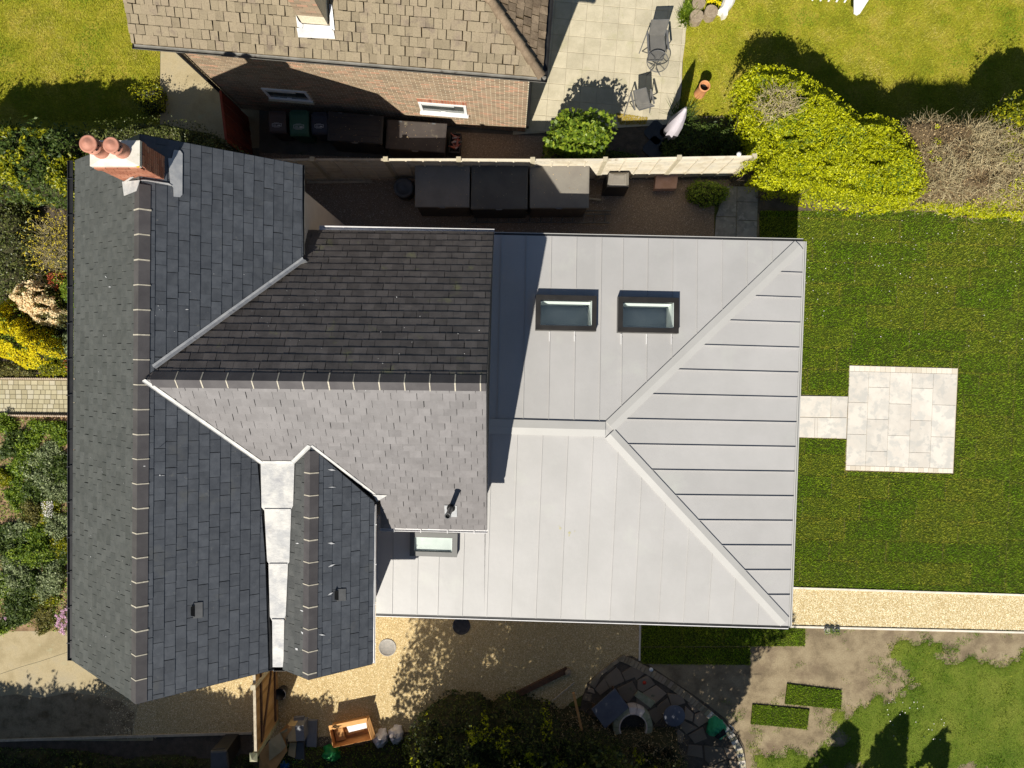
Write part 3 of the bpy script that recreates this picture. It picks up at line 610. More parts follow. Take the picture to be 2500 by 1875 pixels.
def place_pieces(cands, nmax, name, stuff_name, root):
    """cands: (verts, faces, area, material, parent); the nmax largest become parts, the rest one stuff part per parent"""
    cands.sort(key=lambda c: -c[2]); rest = {}
    for c in cands[:nmax]:
        mb = MB(); mb.add(c[0], c[1]); grimy(mb.build(name, M[c[3]], c[4]))
    for c in cands[nmax:]: rest.setdefault((c[3], c[4].name), []).append(c)
    for (mt, _), cs in rest.items():
        mb = MB()
        for c in cs: mb.add(c[0], c[1])
        tag(grimy(mb.build(stuff_name, M[mt], cs[0][4])), kind='stuff')
cands = []
for k, g, w, mt in (('ML', 0.2, 0.25, 'slate'), ('MR', 0.2, 0.25, 'slate'), ('WN', 0.19, 0.25, 'slate_old'), ('WS', 0.19, 0.25, 'slate_sunlit'), ('SR', 0.2, 0.25, 'slate'), ('SL', 0.2, 0.25, 'slate')):
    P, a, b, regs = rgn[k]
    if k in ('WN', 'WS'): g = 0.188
    for vv, ff, ar in field(P, a, b, regs, g, w, v0=0.06): cands.append((vv, ff, ar, 'slate_lit_left' if k in ('ML', 'SL') else mt, DECK[k]))
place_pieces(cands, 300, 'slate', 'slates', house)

def ridge_run(parent, a, b, PA, PB, step, start=0.0, wid=0.172, lift=0.024, spots=True):
    u = unit(b - a); L = (b - a).length
    va = PA.n.cross(u); va = va if va.z < 0 else -va; vb = PB.n.cross(u); vb = vb if vb.z < 0 else -vb
    s = start; base = a
    while s < L - 0.02:
        e = min(s + step, L); l0, l1 = s + 0.008, e - 0.008
        mb = MB(); crest = HZ * (lift + 0.02)
        def sec(t): 
            p = base + u * t
            return [p + va * wid + PA.n * lift, p + crest, p + vb * wid + PB.n * lift, p + vb * wid + PB.n * (lift - 0.02), p + crest - HZ * 0.02, p + va * wid + PA.n * (lift - 0.02)]
        A_, B_ = sec(l0), sec(l1); mb.add(A_ + B_, [(i, (i + 1) % 6, (i + 1) % 6 + 6, i + 6) for i in range(6)] + [tuple(range(5, -1, -1)), tuple(range(6, 12))])
        mb.build('ridge_tile', M['ridge'], parent)
        if e < L - 0.05:
            j = random.uniform(-0.004, 0.004); t0, t1 = e - 0.010 + j, e + 0.012 + random.uniform(-.003, .005) + j; lf = lift + 0.007; w2 = wid * random.uniform(0.93, 1.08)
            q = []
            for t in (t0, t1):
                p = base + u * t; q += [p + va * w2 + PA.n * lf, p + HZ * (lf + 0.02), p + vb * w2 + PB.n * lf]
            q2 = [x - HZ * 0.015 for x in q]
            mb = MB().add(q + q2, [(0, 1, 4, 3), (1, 2, 5, 4), (0, 6, 7, 1), (1, 7, 8, 2), (3, 4, 10, 9), (4, 5, 11, 10), (0, 3, 9, 6), (2, 8, 11, 5)])
            mb.build('mortar_joint', M['mortar'], parent)
        s = e
rm, rw, rs = DECK['ML'], DECK['WN'], DECK['SR']
u = unit(M1 - M0); rstart = at('d', 303, 397, ZR)
ridge_run(rm, rstart, M1, PML, PMR, 0.4675, start=0.0)
w_in = at('d', 325, 820, ZR)
ridge_run(rw, w_in, W1, PWN, PWS, 0.476)
ridge_run(rs, S0 + (S1 - S0).normalized() * 0.08, S1, PSL, PSR, 0.457, wid=0.165)

def strip(name, mt, parent, pts, Pa, Pb, wa, wb, lift=0.026):
    """lead strip folded along a valley line pts, reaching wa onto plane Pa and wb onto Pb"""
    mb = MB(); rows = []
    for i, p in enumerate(pts):
        d = unit(pts[min(i + 1, len(pts) - 1)] - pts[max(i - 1, 0)])
        a = Pa.n.cross(d); b = Pb.n.cross(d)
        a = a if a.z > 0 or abs(a.z) < .02 else -a; b = b if b.z > 0 or abs(b.z) < .02 else -b
        rows.append([p + a * wa + Pa.n * lift, p + HZ * (lift + 0.004), p + b * wb + Pb.n * lift])
    v_ = [q for r_ in rows for q in r_]; v_ += [q - HZ * 0.02 for q in v_]; n = len(rows); m = 3 * n
    f_ = [(3 * i + k, 3 * i + k + 1, 3 * i + k + 4, 3 * i + k + 3) for i in range(n - 1) for k in (0, 1)]
    f_ += [(3 * i, 3 * i + 3, 3 * i + 3 + m, 3 * i + m) for i in range(n - 1)] + [(3 * i + 2, 3 * i + 2 + m, 3 * i + 5 + m, 3 * i + 5) for i in range(n - 1)]
    mb.add(v_, f_); return mb.build(name, M[mt], parent)
def seg(a, b, n): return [lerp(a, b, i / n) for i in range(n + 1)]
va0, va1 = PMR.hit('d', 333, 793), PMR.hit('d', 656, 560)
for i in range(4):
    strip('valley_flashing', 'lead', rm, seg(lerp(va0, va1, i / 4) + HZ * 0.003 * (4 - i), lerp(va0, va1, (i + 1) / 4) + HZ * 0.003 * (4 - i), 4), PMR, PWN, 0.055, 0.085)
vb0, vb1 = PWS.hit('d', 309, 822), PWS.hit('d', 566, 1002)
strip('valley_flashing', 'lead_white', rw, seg(vb0, vb1, 10), PWS, PMR, 0.085, 0.03)
strip('valley_flashing', 'lead_white', rw, seg(PWS.hit('d', 632, 1001), PWS.hit('d', 671, 963), 3), PWS, PSL, 0.07, 0.05)
strip('valley_flashing', 'lead_white', rw, seg(PWS.hit('d', 671, 963), PWS.hit('d', 818, 1076), 6), PWS, PSR, 0.065, 0.02)
MB().prism([PWS.hit('D', 1690 / 1, 1345, .03), PWS.hit('d', 636, 1002, .03), PWS.hit('d', 628, 996, .03), PWS.hit('d', 568, 996, .03)], 0, up=-HZ * .02).build('valley_flashing', M['lead_white'], rw)
tipm = MB(); tipm.prism([PWS.hit('E', 205, 1545, .04), PWS.hit('E', 298, 1550, .03), PWS.hit('E', 232, 1590, .03)], 0, up=-HZ * .02); tipm.build('valley_flashing', M['lead_white'], rw)
tipm = MB(); tipm.prism([PWN.hit('d', 652, 556, .05), PWN.hit('d', 664, 566, .03), PWN.hit('d', 650, 570, .04)], 0, up=-HZ * .02); tipm.build('valley_flashing', M['lead'], rm)

# lead-lined valley gutter between the front roof and the small gable, three falls with a drip between them
zc = lambda x, y, P: P.hit('d', x, y).z
steps = [([(563, 999), (636, 999), (633, 1092), (627, 1104), (572, 1104), (565, 1096)], 0.04), ([(571, 1101), (629, 1101), (625, 1214), (619, 1222), (583, 1222), (577, 1212)], 0.02),
         ([(580, 1219), (622, 1219), (617, 1330), (612, 1342), (588, 1342), (583, 1332)], 0.0), ([(588, 1339), (614, 1339), (612, 1441), (589, 1441)], -0.02)]
zg = [PMR.hit('d', 565, 1000).z, PMR.hit('d', 592, 1446).z]
for i, (pts, dz) in enumerate(steps):
    mb = MB(); P = [];
    for x, y in pts:
        z = lerp(zg[0], zg[1], (y - 1000) / 446) + 0.035 + dz; P.append(at('d', x, y, z))
    mb.prism(P, 0, up=-HZ * 0.03); o = mb.build('valley_gutter', M['lead_white'], rm)
    a = sum(P, Vector()) / len(P)
    if i < 3:
        q = [at('d', pts[3][0] + 1, pts[3][1] - 4, P[3].z + .012), at('d', pts[4][0] - 1, pts[4][1] - 4, P[4].z + .012)]
        MB().tube([q[0], q[1]], 0.014, 6).build('drip_roll', M['lead_white'], o)
hop = [at('d', x, y, 5.2) for x, y in ((587, 1441), (618, 1441), (617, 1450), (590, 1450))]
mb = MB(); c0 = sum(hop, Vector()) / 4
for i in range(4):
    a, b = hop[i], hop[(i + 1) % 4]; mb.prism([a, b, lerp(b, c0, .12), lerp(a, c0, .12)], 4.95)
mb.prism([p - HZ * .2 for p in hop], 4.93); mb.build('hopper_head', M['gutter_black'], house)
MB().tube([c0 - HZ * .3, Vector((c0.x, c0.y, 0.1))], 0.04).build('downpipe', M['gutter_black'], house)

def gutter(name, a, b, m, parent, r=0.06, brackets=0, th=0.012, bm=None):
    u = unit(b - a); s = u.cross(HZ); mb = MB(); n = 8; out = []
    prof = [(math.cos(math.pi + math.pi * k / n) * r, math.sin(math.pi + math.pi * k / n) * r) for k in range(n + 1)]
    prof += [(x * (r - th) / r, y * (r - th) / r) for x, y in reversed(prof)]; m_ = len(prof)
    for p in (a, b): out += [p + s * x + HZ * y for x, y in prof]
    mb.add(out, [(i, (i + 1) % m_, (i + 1) % m_ + m_, i + m_) for i in range(m_)] + [tuple(range(m_ - 1, -1, -1)), tuple(range(m_, 2 * m_))])
    for p in (a, b): mb.add([p + s * x + HZ * y for x, y in prof[:n + 1]], [tuple(range(n + 1))])
    o = mb.build(name, M[m], parent)
    for i in range(brackets):
        p = lerp(a, b, (i + 0.5) / brackets)
        MB().box(p + HZ * 0.003, (0.02, 2 * r + 0.03, 0.008), rz=math.atan2(u.y, u.x)).build('gutter_bracket', M[bm or m], o)
    return o
gutter('gutter', at('n', 171, 392, 5.12), at('n', 171, 1613, 5.12), 'gutter_black', house, brackets=14)
gutter('gutter', at('d', 653.5, 357, 5.02), at('d', 653.5, 551, 5.02), 'gutter_grey', house, 0.045)
gutter('gutter', at('d', 690, 492.5, 4.31), at('d', 1068, 500, 4.31), 'gutter_white', house, 0.055)
gutter('gutter', at('d', 822, 1143, 4.28), at('d', 1053, 1148, 4.28), 'gutter_white', house, 0.045, brackets=4)
gutter('gutter', at('d', 806, 1090, 5.07), at('d', 804, 1433, 5.07), 'gutter_white', house, 0.065, brackets=4)

tb0, tb1 = at('d', 806, 1092, 5.09), at('d', 804, 1432, 5.09); MB().box((tb0 + tb1) / 2, (0.085, (tb1 - tb0).length, 0.02), rz=math.atan2((tb1 - tb0).y, (tb1 - tb0).x) + math.pi / 2).build('gutter_cover', M['gutter_white'], house)
# walls
def wallbox(pts, z1): MB().prism([Vector((x, y, z1)) for x, y in pts], -0.05).build('wall', M['render'], house)
xl, xr = mTL.x + 0.30, -4.42
wallbox([(xl, 3.72), (xr, 3.72), (xr, -5.7), (xl, -5.7)], 4.94)
wyN, wyS = wNE.y - 0.3, wSE.y + 0.28
wallbox([(xr - .1, wyN), (-0.52, wyN - .03), (-0.62, wyS), (xr - .1, wyS + .05)], 4.19)
wallbox([(xr - .2, -3.2), (sBR.x - 0.28, -3.2), (sBR.x - 0.30, -5.72), (xr - .2, -5.72)], 4.94)
# gable end of the wing, closing the roof above its wall
gw = MB(); gw.prism([Vector((-0.56, wyN, 0)), Vector((-0.62, wyS, 0)), Vector((-0.72, wyS, 0)), Vector((-0.66, wyN, 0))], 0)
gx = -0.54; ra, rb, rc = Vector((gx, wyN, 4.19)), Vector((gx - .02, W1.y, ZR - .14)), Vector((gx - .1, wyS, 4.19))
MB().add([ra, rb, rc, ra + Vector((-.1, 0, 0)), rb + Vector((-.1, 0, 0)), rc + Vector((-.1, 0, 0))], [(0, 1, 2), (5, 4, 3), (0, 3, 4, 1), (1, 4, 5, 2), (2, 5, 3, 0)]).build('gable_wall', M['render'], house)
# dark verge trims along the gables
for a, b, P in ((M0, PML.hit('n', 184, 392), PML), (M0, PMR.hit('n', 738, 403), PMR), (M1, PML.hit('n', 177, 1612), PML), (M1, PMR.hit('d', 592, 1446), PMR),
                (S1, PSR.hit('d', 804, 1434), PSR), (S1, PSL.hit('d', 612, 1446), PSL), (W1, wNE, PWN), (W1, wSE, PWS)):
    d = unit(b - a); s = d.cross(P.n) * 0.012
    MB().add([p + q + w_ for p in (a, b) for q in (s, -s) for w_ in (P.n * 0.002, -P.n * 0.14)], [(0, 1, 3, 2), (4, 6, 7, 5), (0, 4, 5, 1), (2, 3, 7, 6), (0, 2, 6, 4), (1, 5, 7, 3)]).build('bargeboard', M['gutter_black'], house)

# chimney with two capped pots
ZC = 7.56
cFL, cFR, cBR = at('CH', 290, 705, ZC), at('CH', 1187, 705, ZC), at('CH', 1190, 240, ZC)
cBL = cFL + (cBR - cFR); cc = (cFL + cBR) / 2
chim = MB().prism([lerp(p, cc, 0.07) for p in (cFL, cFR, cBR, cBL)], 5.2, ZC - 0.07).build('chimney', M['brick_mortar'], house)
mb = MB(); q4 = [lerp(p, cc, 0.05) for p in (cFL, cFR, cBR, cBL)]
for f in range(4):
    a, b = q4[f], q4[(f + 1) % 4]; L = (b - a).length; nb = max(1, round(L / 0.225)); d = unit(b - a); nn = Vector((d.y, -d.x, 0))
    for r_ in range(26):
        z = 5.62 + r_ * 0.075; fat = 0.03 if r_ >= 23 else 0.0
        for k in range(-1, nb + 1):
            x0 = max(0, (k + (0.5 if r_ % 2 else 0)) * L / nb + .005); x1 = min(L, (k + 1 + (0.5 if r_ % 2 else 0)) * L / nb - .005)
            if x1 - x0 < 0.03 or z > ZC - 0.09: continue
            p0, p1 = a + d * x0, a + d * x1; o_ = nn * (0.003 + fat + random.uniform(-.001, .002))
            mb.add([Vector((p.x, p.y, zz)) + w_ for p in (p0, p1) for zz in (z, z + 0.065) for w_ in (o_, -nn * 0.03)], [(0, 1, 3, 2), (4, 6, 7, 5), (0, 4, 5, 1), (2, 3, 7, 6), (0, 2, 6, 4), (1, 5, 7, 3)])
tag(mb.build('bricks', M['brick_red'], chim), kind='stuff')
mb = MB(); cap = [lerp(p, cc, -0.0) for p in (cFL, cFR, cBR, cBL)]; inn = [lerp(p, cc, 0.5) + HZ * 0.05 for p in cap]; inn = [Vector((p.x, p.y, ZC + 0.045)) for p in inn]
low = [p - HZ * 0.085 for p in cap]
mb.add(low + cap + inn, [(i, (i + 1) % 4, (i + 1) % 4 + 4, i + 4) for i in range(4)] + [(i + 4, (i + 1) % 4 + 4, (i + 1) % 4 + 8, i + 8) for i in range(4)] + [(8, 9, 10, 11)])
mb.build('flaunching', M['flaunch'], chim)
for (x, y, r, h) in ((512, 432, 0.130, 0.44), (888, 442, 0.12, 0.40)):
    c = at('CH', x, y, ZC + 0.03)
    MB().lathe(c, [(r * 1.1, 0), (r * 1.12, .05), (r * .95, .07), (r * .93, h * .55), (r * 1.08, h * .57), (r * 1.1, h * .62), (r * .86, h * .64), (r * .8, h * .92)]).build('chimney_pot', M['terracotta'], chim)
    MB().lathe(c, [(r * .8, h * .88), (r * 1.12, h * .90), (r * 1.18, h * .95), (r * .98, h * .985), (r * .94, h * .975), (r * .6, h * 1.03), (r * .15, h * 1.09), (0.001, h * 1.10)], 32).build('pot_cap', M['terracotta'], chim)
    mb = MB()
    for k in range(8):
        a = k * math.pi / 4; mb.box(c + Vector((math.cos(a) * r * .84, math.sin(a) * r * .84, h * .76)), (0.02, 0.02, 0.07), rz=a)
    mb.build('cap_rib', M['inside_dark'], chim)
# lead round the chimney
def lay(name, P, s, pts, m, off=0.03, parent=None, th=0.012):
    return MB().prism([P.hit(s, x, y, off) for x, y in pts], 0, up=-P.n * th).build(name, M[m], parent)
lay('chimney_flashing', PML, 'CH', [(870, 985), (1180, 955), (1120, 1150), (902, 1236)], 'lead_white', 0.045, chim)
lay('chimney_flashing', PMR, 'CH', [(1165, 950), (1260, 950), (1700, 1010), (1765, 1048), (1760, 1058), (1690, 1040), (1350, 975), (1180, 962)], 'lead_white', 0.05, chim)
lay('chimney_flashing', PMR, 'CH', [(1700, 560), (1770, 560), (1805, 410), (1920, 425), (1960, 480), (1955, 1220), (1915, 1262), (1800, 1250), (1795, 1090), (1760, 1045), (1740, 1040)], 'lead', 0.035, chim)
for i in range(7):
    t = i / 6; x, y = 900 + 110 * t, 985 - 75 * t; lay('step_flashing', PML, 'CH', [(x, y - 6), (x + 60, y - 12), (x + 60, y - 2), (x, y + 6)], 'lead_white', 0.07 + .0015 * i, chim)
lay('lichen_patch', Plane(cFL + HZ * .005, cFR + HZ * .005, cBR + HZ * .005), 'CH', [(1115, 712), (1180, 700), (1186, 722), (1150, 730)], 'petal_yellow', 0.0, chim, 0.004)

# vent pipe, slate vents, bird droppings
vp = PWS.hit('V', 622, 548); lay('pipe_flashing', PWS, 'V', [(520, 515), (708, 520), (712, 690), (530, 690)], 'lead', 0.03, rw)
pipe = MB().tube([vp - HZ * .2, vp + HZ * 0.86], 0.055, 14, cap=False).build('vent_pipe', M['metal_dark'], house)
MB().lathe(vp, [(0.10, 0.0), (0.085, 0.10), (0.062, 0.13)], 16).build('pipe_collar', M['gutter_black'], pipe)
MB().lathe(vp + HZ * .80, [(0.057, 0), (0.066, 0.005), (0.066, 0.065), (0.045, 0.068), (0.045, 0.02)], 16).build('pipe_cap', M['metal_dark'], pipe)
MB().disc(vp + HZ * .835, 0.044, 16).build('pipe_mouth', M['inside_dark'], pipe)
def slate_vent(P, s, pts_tile, pts_cowl, parent):
    o = lay('slate_vent', P, s, pts_tile, 'metal_dark', 0.028, parent)
    a = [P.hit(s, x, y, 0.03) for x, y in pts_cowl]; b = [P.hit(s, x, y, 0.075) for x, y in pts_cowl]; b[0] = a[0]; b[3] = a[3]
    MB().add(a + b, [(4, 5, 6, 7), (1, 2, 6, 5), (0, 1, 5, 4), (2, 3, 7, 6)]).build('vent_cowl', M['inside_dark'], o)
slate_vent(PMR, 'G', [(1250, 590), (1312, 583), (1312, 685), (1252, 690)], [(1262, 604), (1235, 615), (1235, 672), (1262, 678)], rm)
slate_vent(PSR, 'G', [(2180, 500), (2240, 497), (2240, 575), (2182, 578)], [(2192, 508), (2166, 512), (2166, 568), (2192, 572)], rs)
mb = MB()
def splash(P, s, x, y, a, l, w):
    dx, dy = math.cos(a) * l, math.sin(a) * l; nx, ny = -math.sin(a) * w, math.cos(a) * w
    mb.prism([P.hit(s, x - dx, y - dy, .021), P.hit(s, x + nx, y + ny, .021), P.hit(s, x + dx, y + dy, .021), P.hit(s, x - nx, y - ny, .021)], 0, up=-HZ * .003)
for P, s, x, y, a, l, w in ((PMR, 'D', 1035, 1420, 0, 6, 5), (PMR, 'D', 1055, 1421, 0, 14, 1.5), (PML, 'D', 935, 1361, 0, 10, 2), (PSR, 'D', 2148, 1385, .1, 26, 6), (PSR, 'D', 2150, 1497, 0, 26, 3), (PSR, 'G', 2145, 203, .1, 24, 6),
                            (PSR, 'G', 2147, 347, -.4, 26, 5), (PSR, 'G', 2140, 530, -.5, 20, 5), (PSR, 'G', 2085, 796, .1, 22, 5), (PSL, 'G', 1925, 203, 0, 12, 4), (PSL, 'G', 1955, 640, .4, 16, 4), (PSL, 'G', 1960, 785, .8, 18, 6),
                            (PSL, 'G', 1920, 888, .7, 12, 8), (PSR, 'G', 2022, 758, 0, 8, 3), (PML, 'D', 685, 135, .8, 8, 3), (PML, 'D', 710, 200, 0, 10, 3), (PMR, 'D', 1210, 346, 0, 12, 3), (PMR, 'D', 1025, 323, 0, 6, 2),
                            (PSL, 'G', 1975, 1065, .5, 16, 3)): splash(P, s, x, y, a, l, w)
for i in range(60):
    P, s = random.choice(((PML, 'D'), (PMR, 'D'), (PML, 'G'), (PWN, 'D'), (PWS, 'E'))); x, y = random.uniform(500, 860) if P is PML else random.uniform(1000, 1600) if P is PMR else random.uniform(1500, 2100) if s == 'D' else random.uniform(100, 900), 0
    y = random.uniform(100, 600) if P is PMR or P is PWN else random.uniform(100, 1500) if s == 'D' else random.uniform(100, 900)
    splash(P, s, x, y, random.uniform(0, 3), random.uniform(1.5, 4), random.uniform(1, 2.5))
for k in range(26):
    x = random.uniform(0, 930); P = PWS; splash(P, 'E', x, random.uniform(835, 875), 1.4, random.uniform(3, 8), 1.4)
tag(mb.build('bird_droppings', M['print_grey'], house), kind='stuff')

# ------------------------------------------------------------------ zinc roof of the extension
ZE, ZA = 2.90, 3.27
eNW, eNE, eSE, eSW = at('d', 1055, 507, ZE), at('d', 1735, 521.5, ZE), at('d', 1703, 1352, ZE), at('d', 812, 1325, ZE)
apex = at('d', 1309, 928, ZA)
PZN, PZS, PZE = Plane(eNW, eNE, apex), Plane(eSW, eSE, apex), Plane(eNE, eSE, apex)
rd = PZN.n.cross(PZS.n); rd = rd / rd.x
rW = apex + rd * (-0.55 - apex.x)
zroof = MB().tube([rW - HZ * .08, apex - HZ * .08], 0.03, 6).build('zinc_roof', M['deck'], house); zroof['label'] = 'low hipped roof of pale grey standing-seam zinc'
def rect_on(P, a, b, s, quad, off):
    O, u, v, n = frame_of(P, a, b); q = [P.hit(s, x, y, off) - O for x, y in quad]
    us = sorted(p.dot(u) for p in q); vs_ = sorted(p.dot(v) for p in q)
    return ((us[0] + us[1]) / 2, (vs_[0] + vs_[1]) / 2, (us[2] + us[3]) / 2, (vs_[2] + vs_[3]) / 2)
SKY_H = 0.19
sk = [(PZN, eNW, eNE, 'E', [(1262, 252), (1655, 256), (1652, 484), (1257, 480)], [(1292, 283), (1625, 288), (1622, 454), (1290, 446)], 'frame_black'),
      (PZN, eNW, eNE, 'E', [(1795, 262), (2190, 271), (2184, 500), (1790, 492)], [(1825, 295), (2156, 302), (2152, 468), (1824, 458)], 'frame_black'),
      (PZS, eSW, eSE, 'H', [(445, 130), (752, 138), (750, 292), (443, 286)], [(473, 163), (718, 170), (717, 262), (472, 256)], 'frame_grey')]
holes = {id(PZN): [], id(PZS): [], id(PZE): []}; skd = []
for P, a, b, s, qo, qi, fm in sk:
    ro, ri = rect_on(P, a, b, s, qo, SKY_H), rect_on(P, a, b, s, qi, SKY_H); holes[id(P)].append((ro[0] + .02, ro[1] + .02, ro[2] - .02, ro[3] - .02)); skd.append((P, a, b, ro, ri, fm))
def zinc_field(P, a, b, regions, seams):
    O, u, v, n = frame_of(P, a, b); regs = [[((p - O).dot(u), (p - O).dot(v)) for p in r] for r in regions]
    us = [q[0] for r in regs for q in r]; xs = sorted([min(us) - 1] + [(P.hit(s, x, y) - O).dot(u) for s, x, y in seams] + [max(us) + 1])
    for i in range(len(xs) - 1):
        mb = MB(); pan = []
        for r in regs:
            pg = clip_convex([(xs[i] + .003, -50), (xs[i + 1] - .003, -50), (xs[i + 1] - .003, 50), (xs[i] + .003, 50)], r)
            if len(pg) < 3 or parea(pg) < 1e-3: continue
            ps = [pg]
            for h in holes[id(P)]: ps = [q for p_ in ps for q in minus_rect(p_, h)]
            pan += ps
        if not pan: continue
        dz = random.uniform(-0.001, 0.001)
        for pg in pan:
            vv, ff = piece_mesh(pg, O, u, v, n, dz, dz, 0, 1, 0.012, None); mb.add(vv, ff)
        o = mb.build('zinc_panel', M['zinc'], zroof)
        if i < len(xs) - 2:
            mb = MB(); x = xs[i + 1]
            for r in regs:
                pg = clip_convex([(x - .005, -50), (x + .005, -50), (x + .005, 50), (x - .005, 50)], r)
                if len(pg) < 3: continue
                ps = [pg]
                for h in holes[id(P)]: ps = [q for p_ in ps for q in minus_rect(p_, (h[0], h[1] - .12 if P is PZN else h[1], h[2], h[3] + (.22 if P is PZN else .02)))]
                for pg in ps:
                    vv, ff = piece_mesh(pg, O, u, v, n, 0.034 if P is PZE else 0.02, 0.034 if P is PZE else 0.02, 0, 1, 0.03, None); mb.add(vv, ff)
            if mb.v: mb.build('standing_seam', M['zinc'], zroof)
zinc_field(PZN, eNW, eNE, [[rW, apex, eNE, eNW]], [('B', x, 1545) for x in (1037, 1200, 1362, 1525, 1687, 1827, 1987, 2148)] + [('C', x, 1580) for x in (97, 259, 420, 581)])
zinc_field(PZS, eSW, eSE, [[rW, apex, eSE, PZS.hit('d', 1046, 1332)], [PZS.hit('d', 815, 1110), PZS.hit('d', 1050, 1110), PZS.hit('d', 1046, 1332), eSW]],
           [('H', x, 655) for x in (330, 490, 625, 784, 942, 1101, 1261, 1421, 1580, 1740, 1898, 2058)] + [('I', x, 700) for x in (8, 167, 327, 488)])
zinc_field(PZE, eNE, eSE, [[eNE, eSE, apex]], [('F', 740, y) for y in (109, 270, 432, 594, 755, 916, 1077, 1237, 1397, 1556)] + [('I', 690, y) for y in (57, 217, 376, 536)])
def capping(name, pa, pb, Pa, Pb, wa, wb, h=0.035):
    d = unit(pb - pa); a = Pa.n.cross(d); b = Pb.n.cross(d); a = a if a.z < 0.0 else -a; b = b if b.z < 0.0 else -b
    out = []
    for p in (pa, pb): out += [p + a * wa + Pa.n * 0.0, p + a * wa + Pa.n * h, p + HZ * (h + .016), p + b * wb + Pb.n * h, p + b * wb + Pb.n * 0.0]
    MB().add(out, [(i, i + 1, i + 6, i + 5) for i in range(4)] + [(4, 3, 2, 1, 0), (5, 6, 7, 8, 9)]).build(name, M['zinc_cap'], zroof)
capping('ridge_cap', rW, apex + rd * -0.02, PZN, PZS, 0.185, 0.165, 0.042)
def hipcap(pa, pb, Pa, Pb):
    capping('hip_cap', pa, pb, Pa, Pb, 0.15, 0.15, 0.032)
hipcap(apex + (eNE - apex) * 0.02, apex + (eNE - apex) * 0.978, PZN, PZE); hipcap(apex + (eSE - apex) * 0.02, apex + (eSE - apex) * 0.978, PZS, PZE)
for P, a, b, ro, ri, fm in skd:
    O, u, v, n = frame_of(P, a, b); W_ = lambda x, y, h: O + u * x + v * y + n * h
    t = MB(); ang = None
    def bar(mb, x0, y0, x1, y1, h0, h1, ch=0.0):
        vv = [W_(x, y, h) for x in (x0, x1) for y in (y0, y1) for h in (h0, h1)]
        mb.add(vv, [(0, 1, 3, 2), (4, 6, 7, 5), (0, 4, 5, 1), (2, 3, 7, 6), (0, 2, 6, 4), (1, 5, 7, 3)])
    for x0, y0, x1, y1 in ((ro[0], ro[1], ro[2], ri[1]), (ro[0], ri[3], ro[2], ro[3]), (ro[0], ri[1] + .0005, ri[0], ri[3] - .0005), (ri[2], ri[1] + .0005, ro[2], ri[3] - .0005)): bar(t, x0, y0, x1, y1, -0.03, SKY_H)
    fr = t.build('skylight', M[fm], house)
    lin = MB(); dpt = 0.62 if fm == 'frame_black' else -0.13; e = 0.012
    x0, y0, x1, y1 = ri[0] - e, ri[1] - e, ri[2] + e, ri[3] + e
    if fm == 'frame_black':
     for q in ((x0, y0, x1, ri[1] + .004), (x0, ri[3] - .004, x1, y1), (x0, ri[1] + .0045, ri[0] + .004, ri[3] - .0045), (ri[2] - .004, ri[1] + .0045, x1, ri[3] - .0045)): bar(lin, *q, -dpt, -0.035)
    for q in ((ri[0] + .001, ri[1] + .001, ri[2] - .001, ri[1] + .012), (ri[2] - .012, ri[1] + .0125, ri[2] - .001, ri[3] - .001)): bar(lin, *q, -0.034, SKY_H - .03)
    lin.build('shaft_lining', M['white_lining'], fr)
    fl = MB(); bar(fl, x0, y0, x1, y1, -dpt - .02, -dpt - .001); fl.build('blind' if fm != 'frame_black' else 'room_floor', M['blind' if fm != 'frame_black' else 'room_sky_tint'], fr)
    gl = MB(); gl.add([W_(x, y, SKY_H - .006) for x, y in ((ri[0], ri[1]), (ri[2], ri[1]), (ri[2], ri[3]), (ri[0], ri[3]))], [(0, 3, 2, 1)]); gl.build('glass_pane', M['glass'], fr)
    if fm == 'frame_black':
        lip = MB(); bar(lip, ro[0] - .006, ro[1] - .006, ro[2] + .006, ro[1] + .003, SKY_H - .01, SKY_H + .003); lip.build('metal_lip', M['gutter_grey'], fr)
mb = None
for x, y0, y1 in ((1349, 488, 552), (1511, 488, 552), (1813, 503, 570), (1977, 503, 570), (2138, 503, 570)):
    MB().prism([PZN.hit('E', x - 3.5, y0, .024), PZN.hit('E', x + 3.5, y0, .024), PZN.hit('E', x + 2, y1, .024), PZN.hit('E', x - 4, y1, .024)], 0, up=-HZ * .03).build('flattened_seam', M['gutter_white'], zroof)
# eaves trims and gutters of the extension, its walls
def trim(name, a, b, w, h, m, dz=0.0, out=0.0):
    d = unit(b - a); s = Vector((d.y, -d.x, 0)); c = (a + b) / 2 + s * out + HZ * dz
    MB().box(c, ((b - a).length, w, h), rz=math.atan2(d.y, d.x)).build(name, M[m], house)
trim('box_gutter', eSW, eSE, 0.05, 0.10, 'gutter_black', -0.055, 0.028)
trim('fascia', eSW, eSE, 0.022, 0.12, 'gutter_white', -0.05, 0.066)
trim('box_gutter', eNE, eNW, 0.05, 0.10, 'gutter_black', -0.055, 0.028)
trim('fascia', eNE, eNW, 0.016, 0.12, 'zinc_cap', -0.055, 0.062)
trim('eaves_trim', eSE, eNE, 0.035, 0.10, 'zinc_cap', -0.045, 0.022)
trim('box_gutter', eSE, eNE, 0.014, 0.08, 'metal_dark', -0.04, 0.047)
trim('fascia', eSE, eNE, 0.03, 0.11, 'zinc_cap', -0.05, 0.070)
cz = (eNE + eSW) / 2; ins = [Vector((p.x + (0.28 if p.x < cz.x else -0.28), p.y + (0.28 if p.y < cz.y else -0.28), 0)) for p in (eNW, eNE, eSE, eSW)]
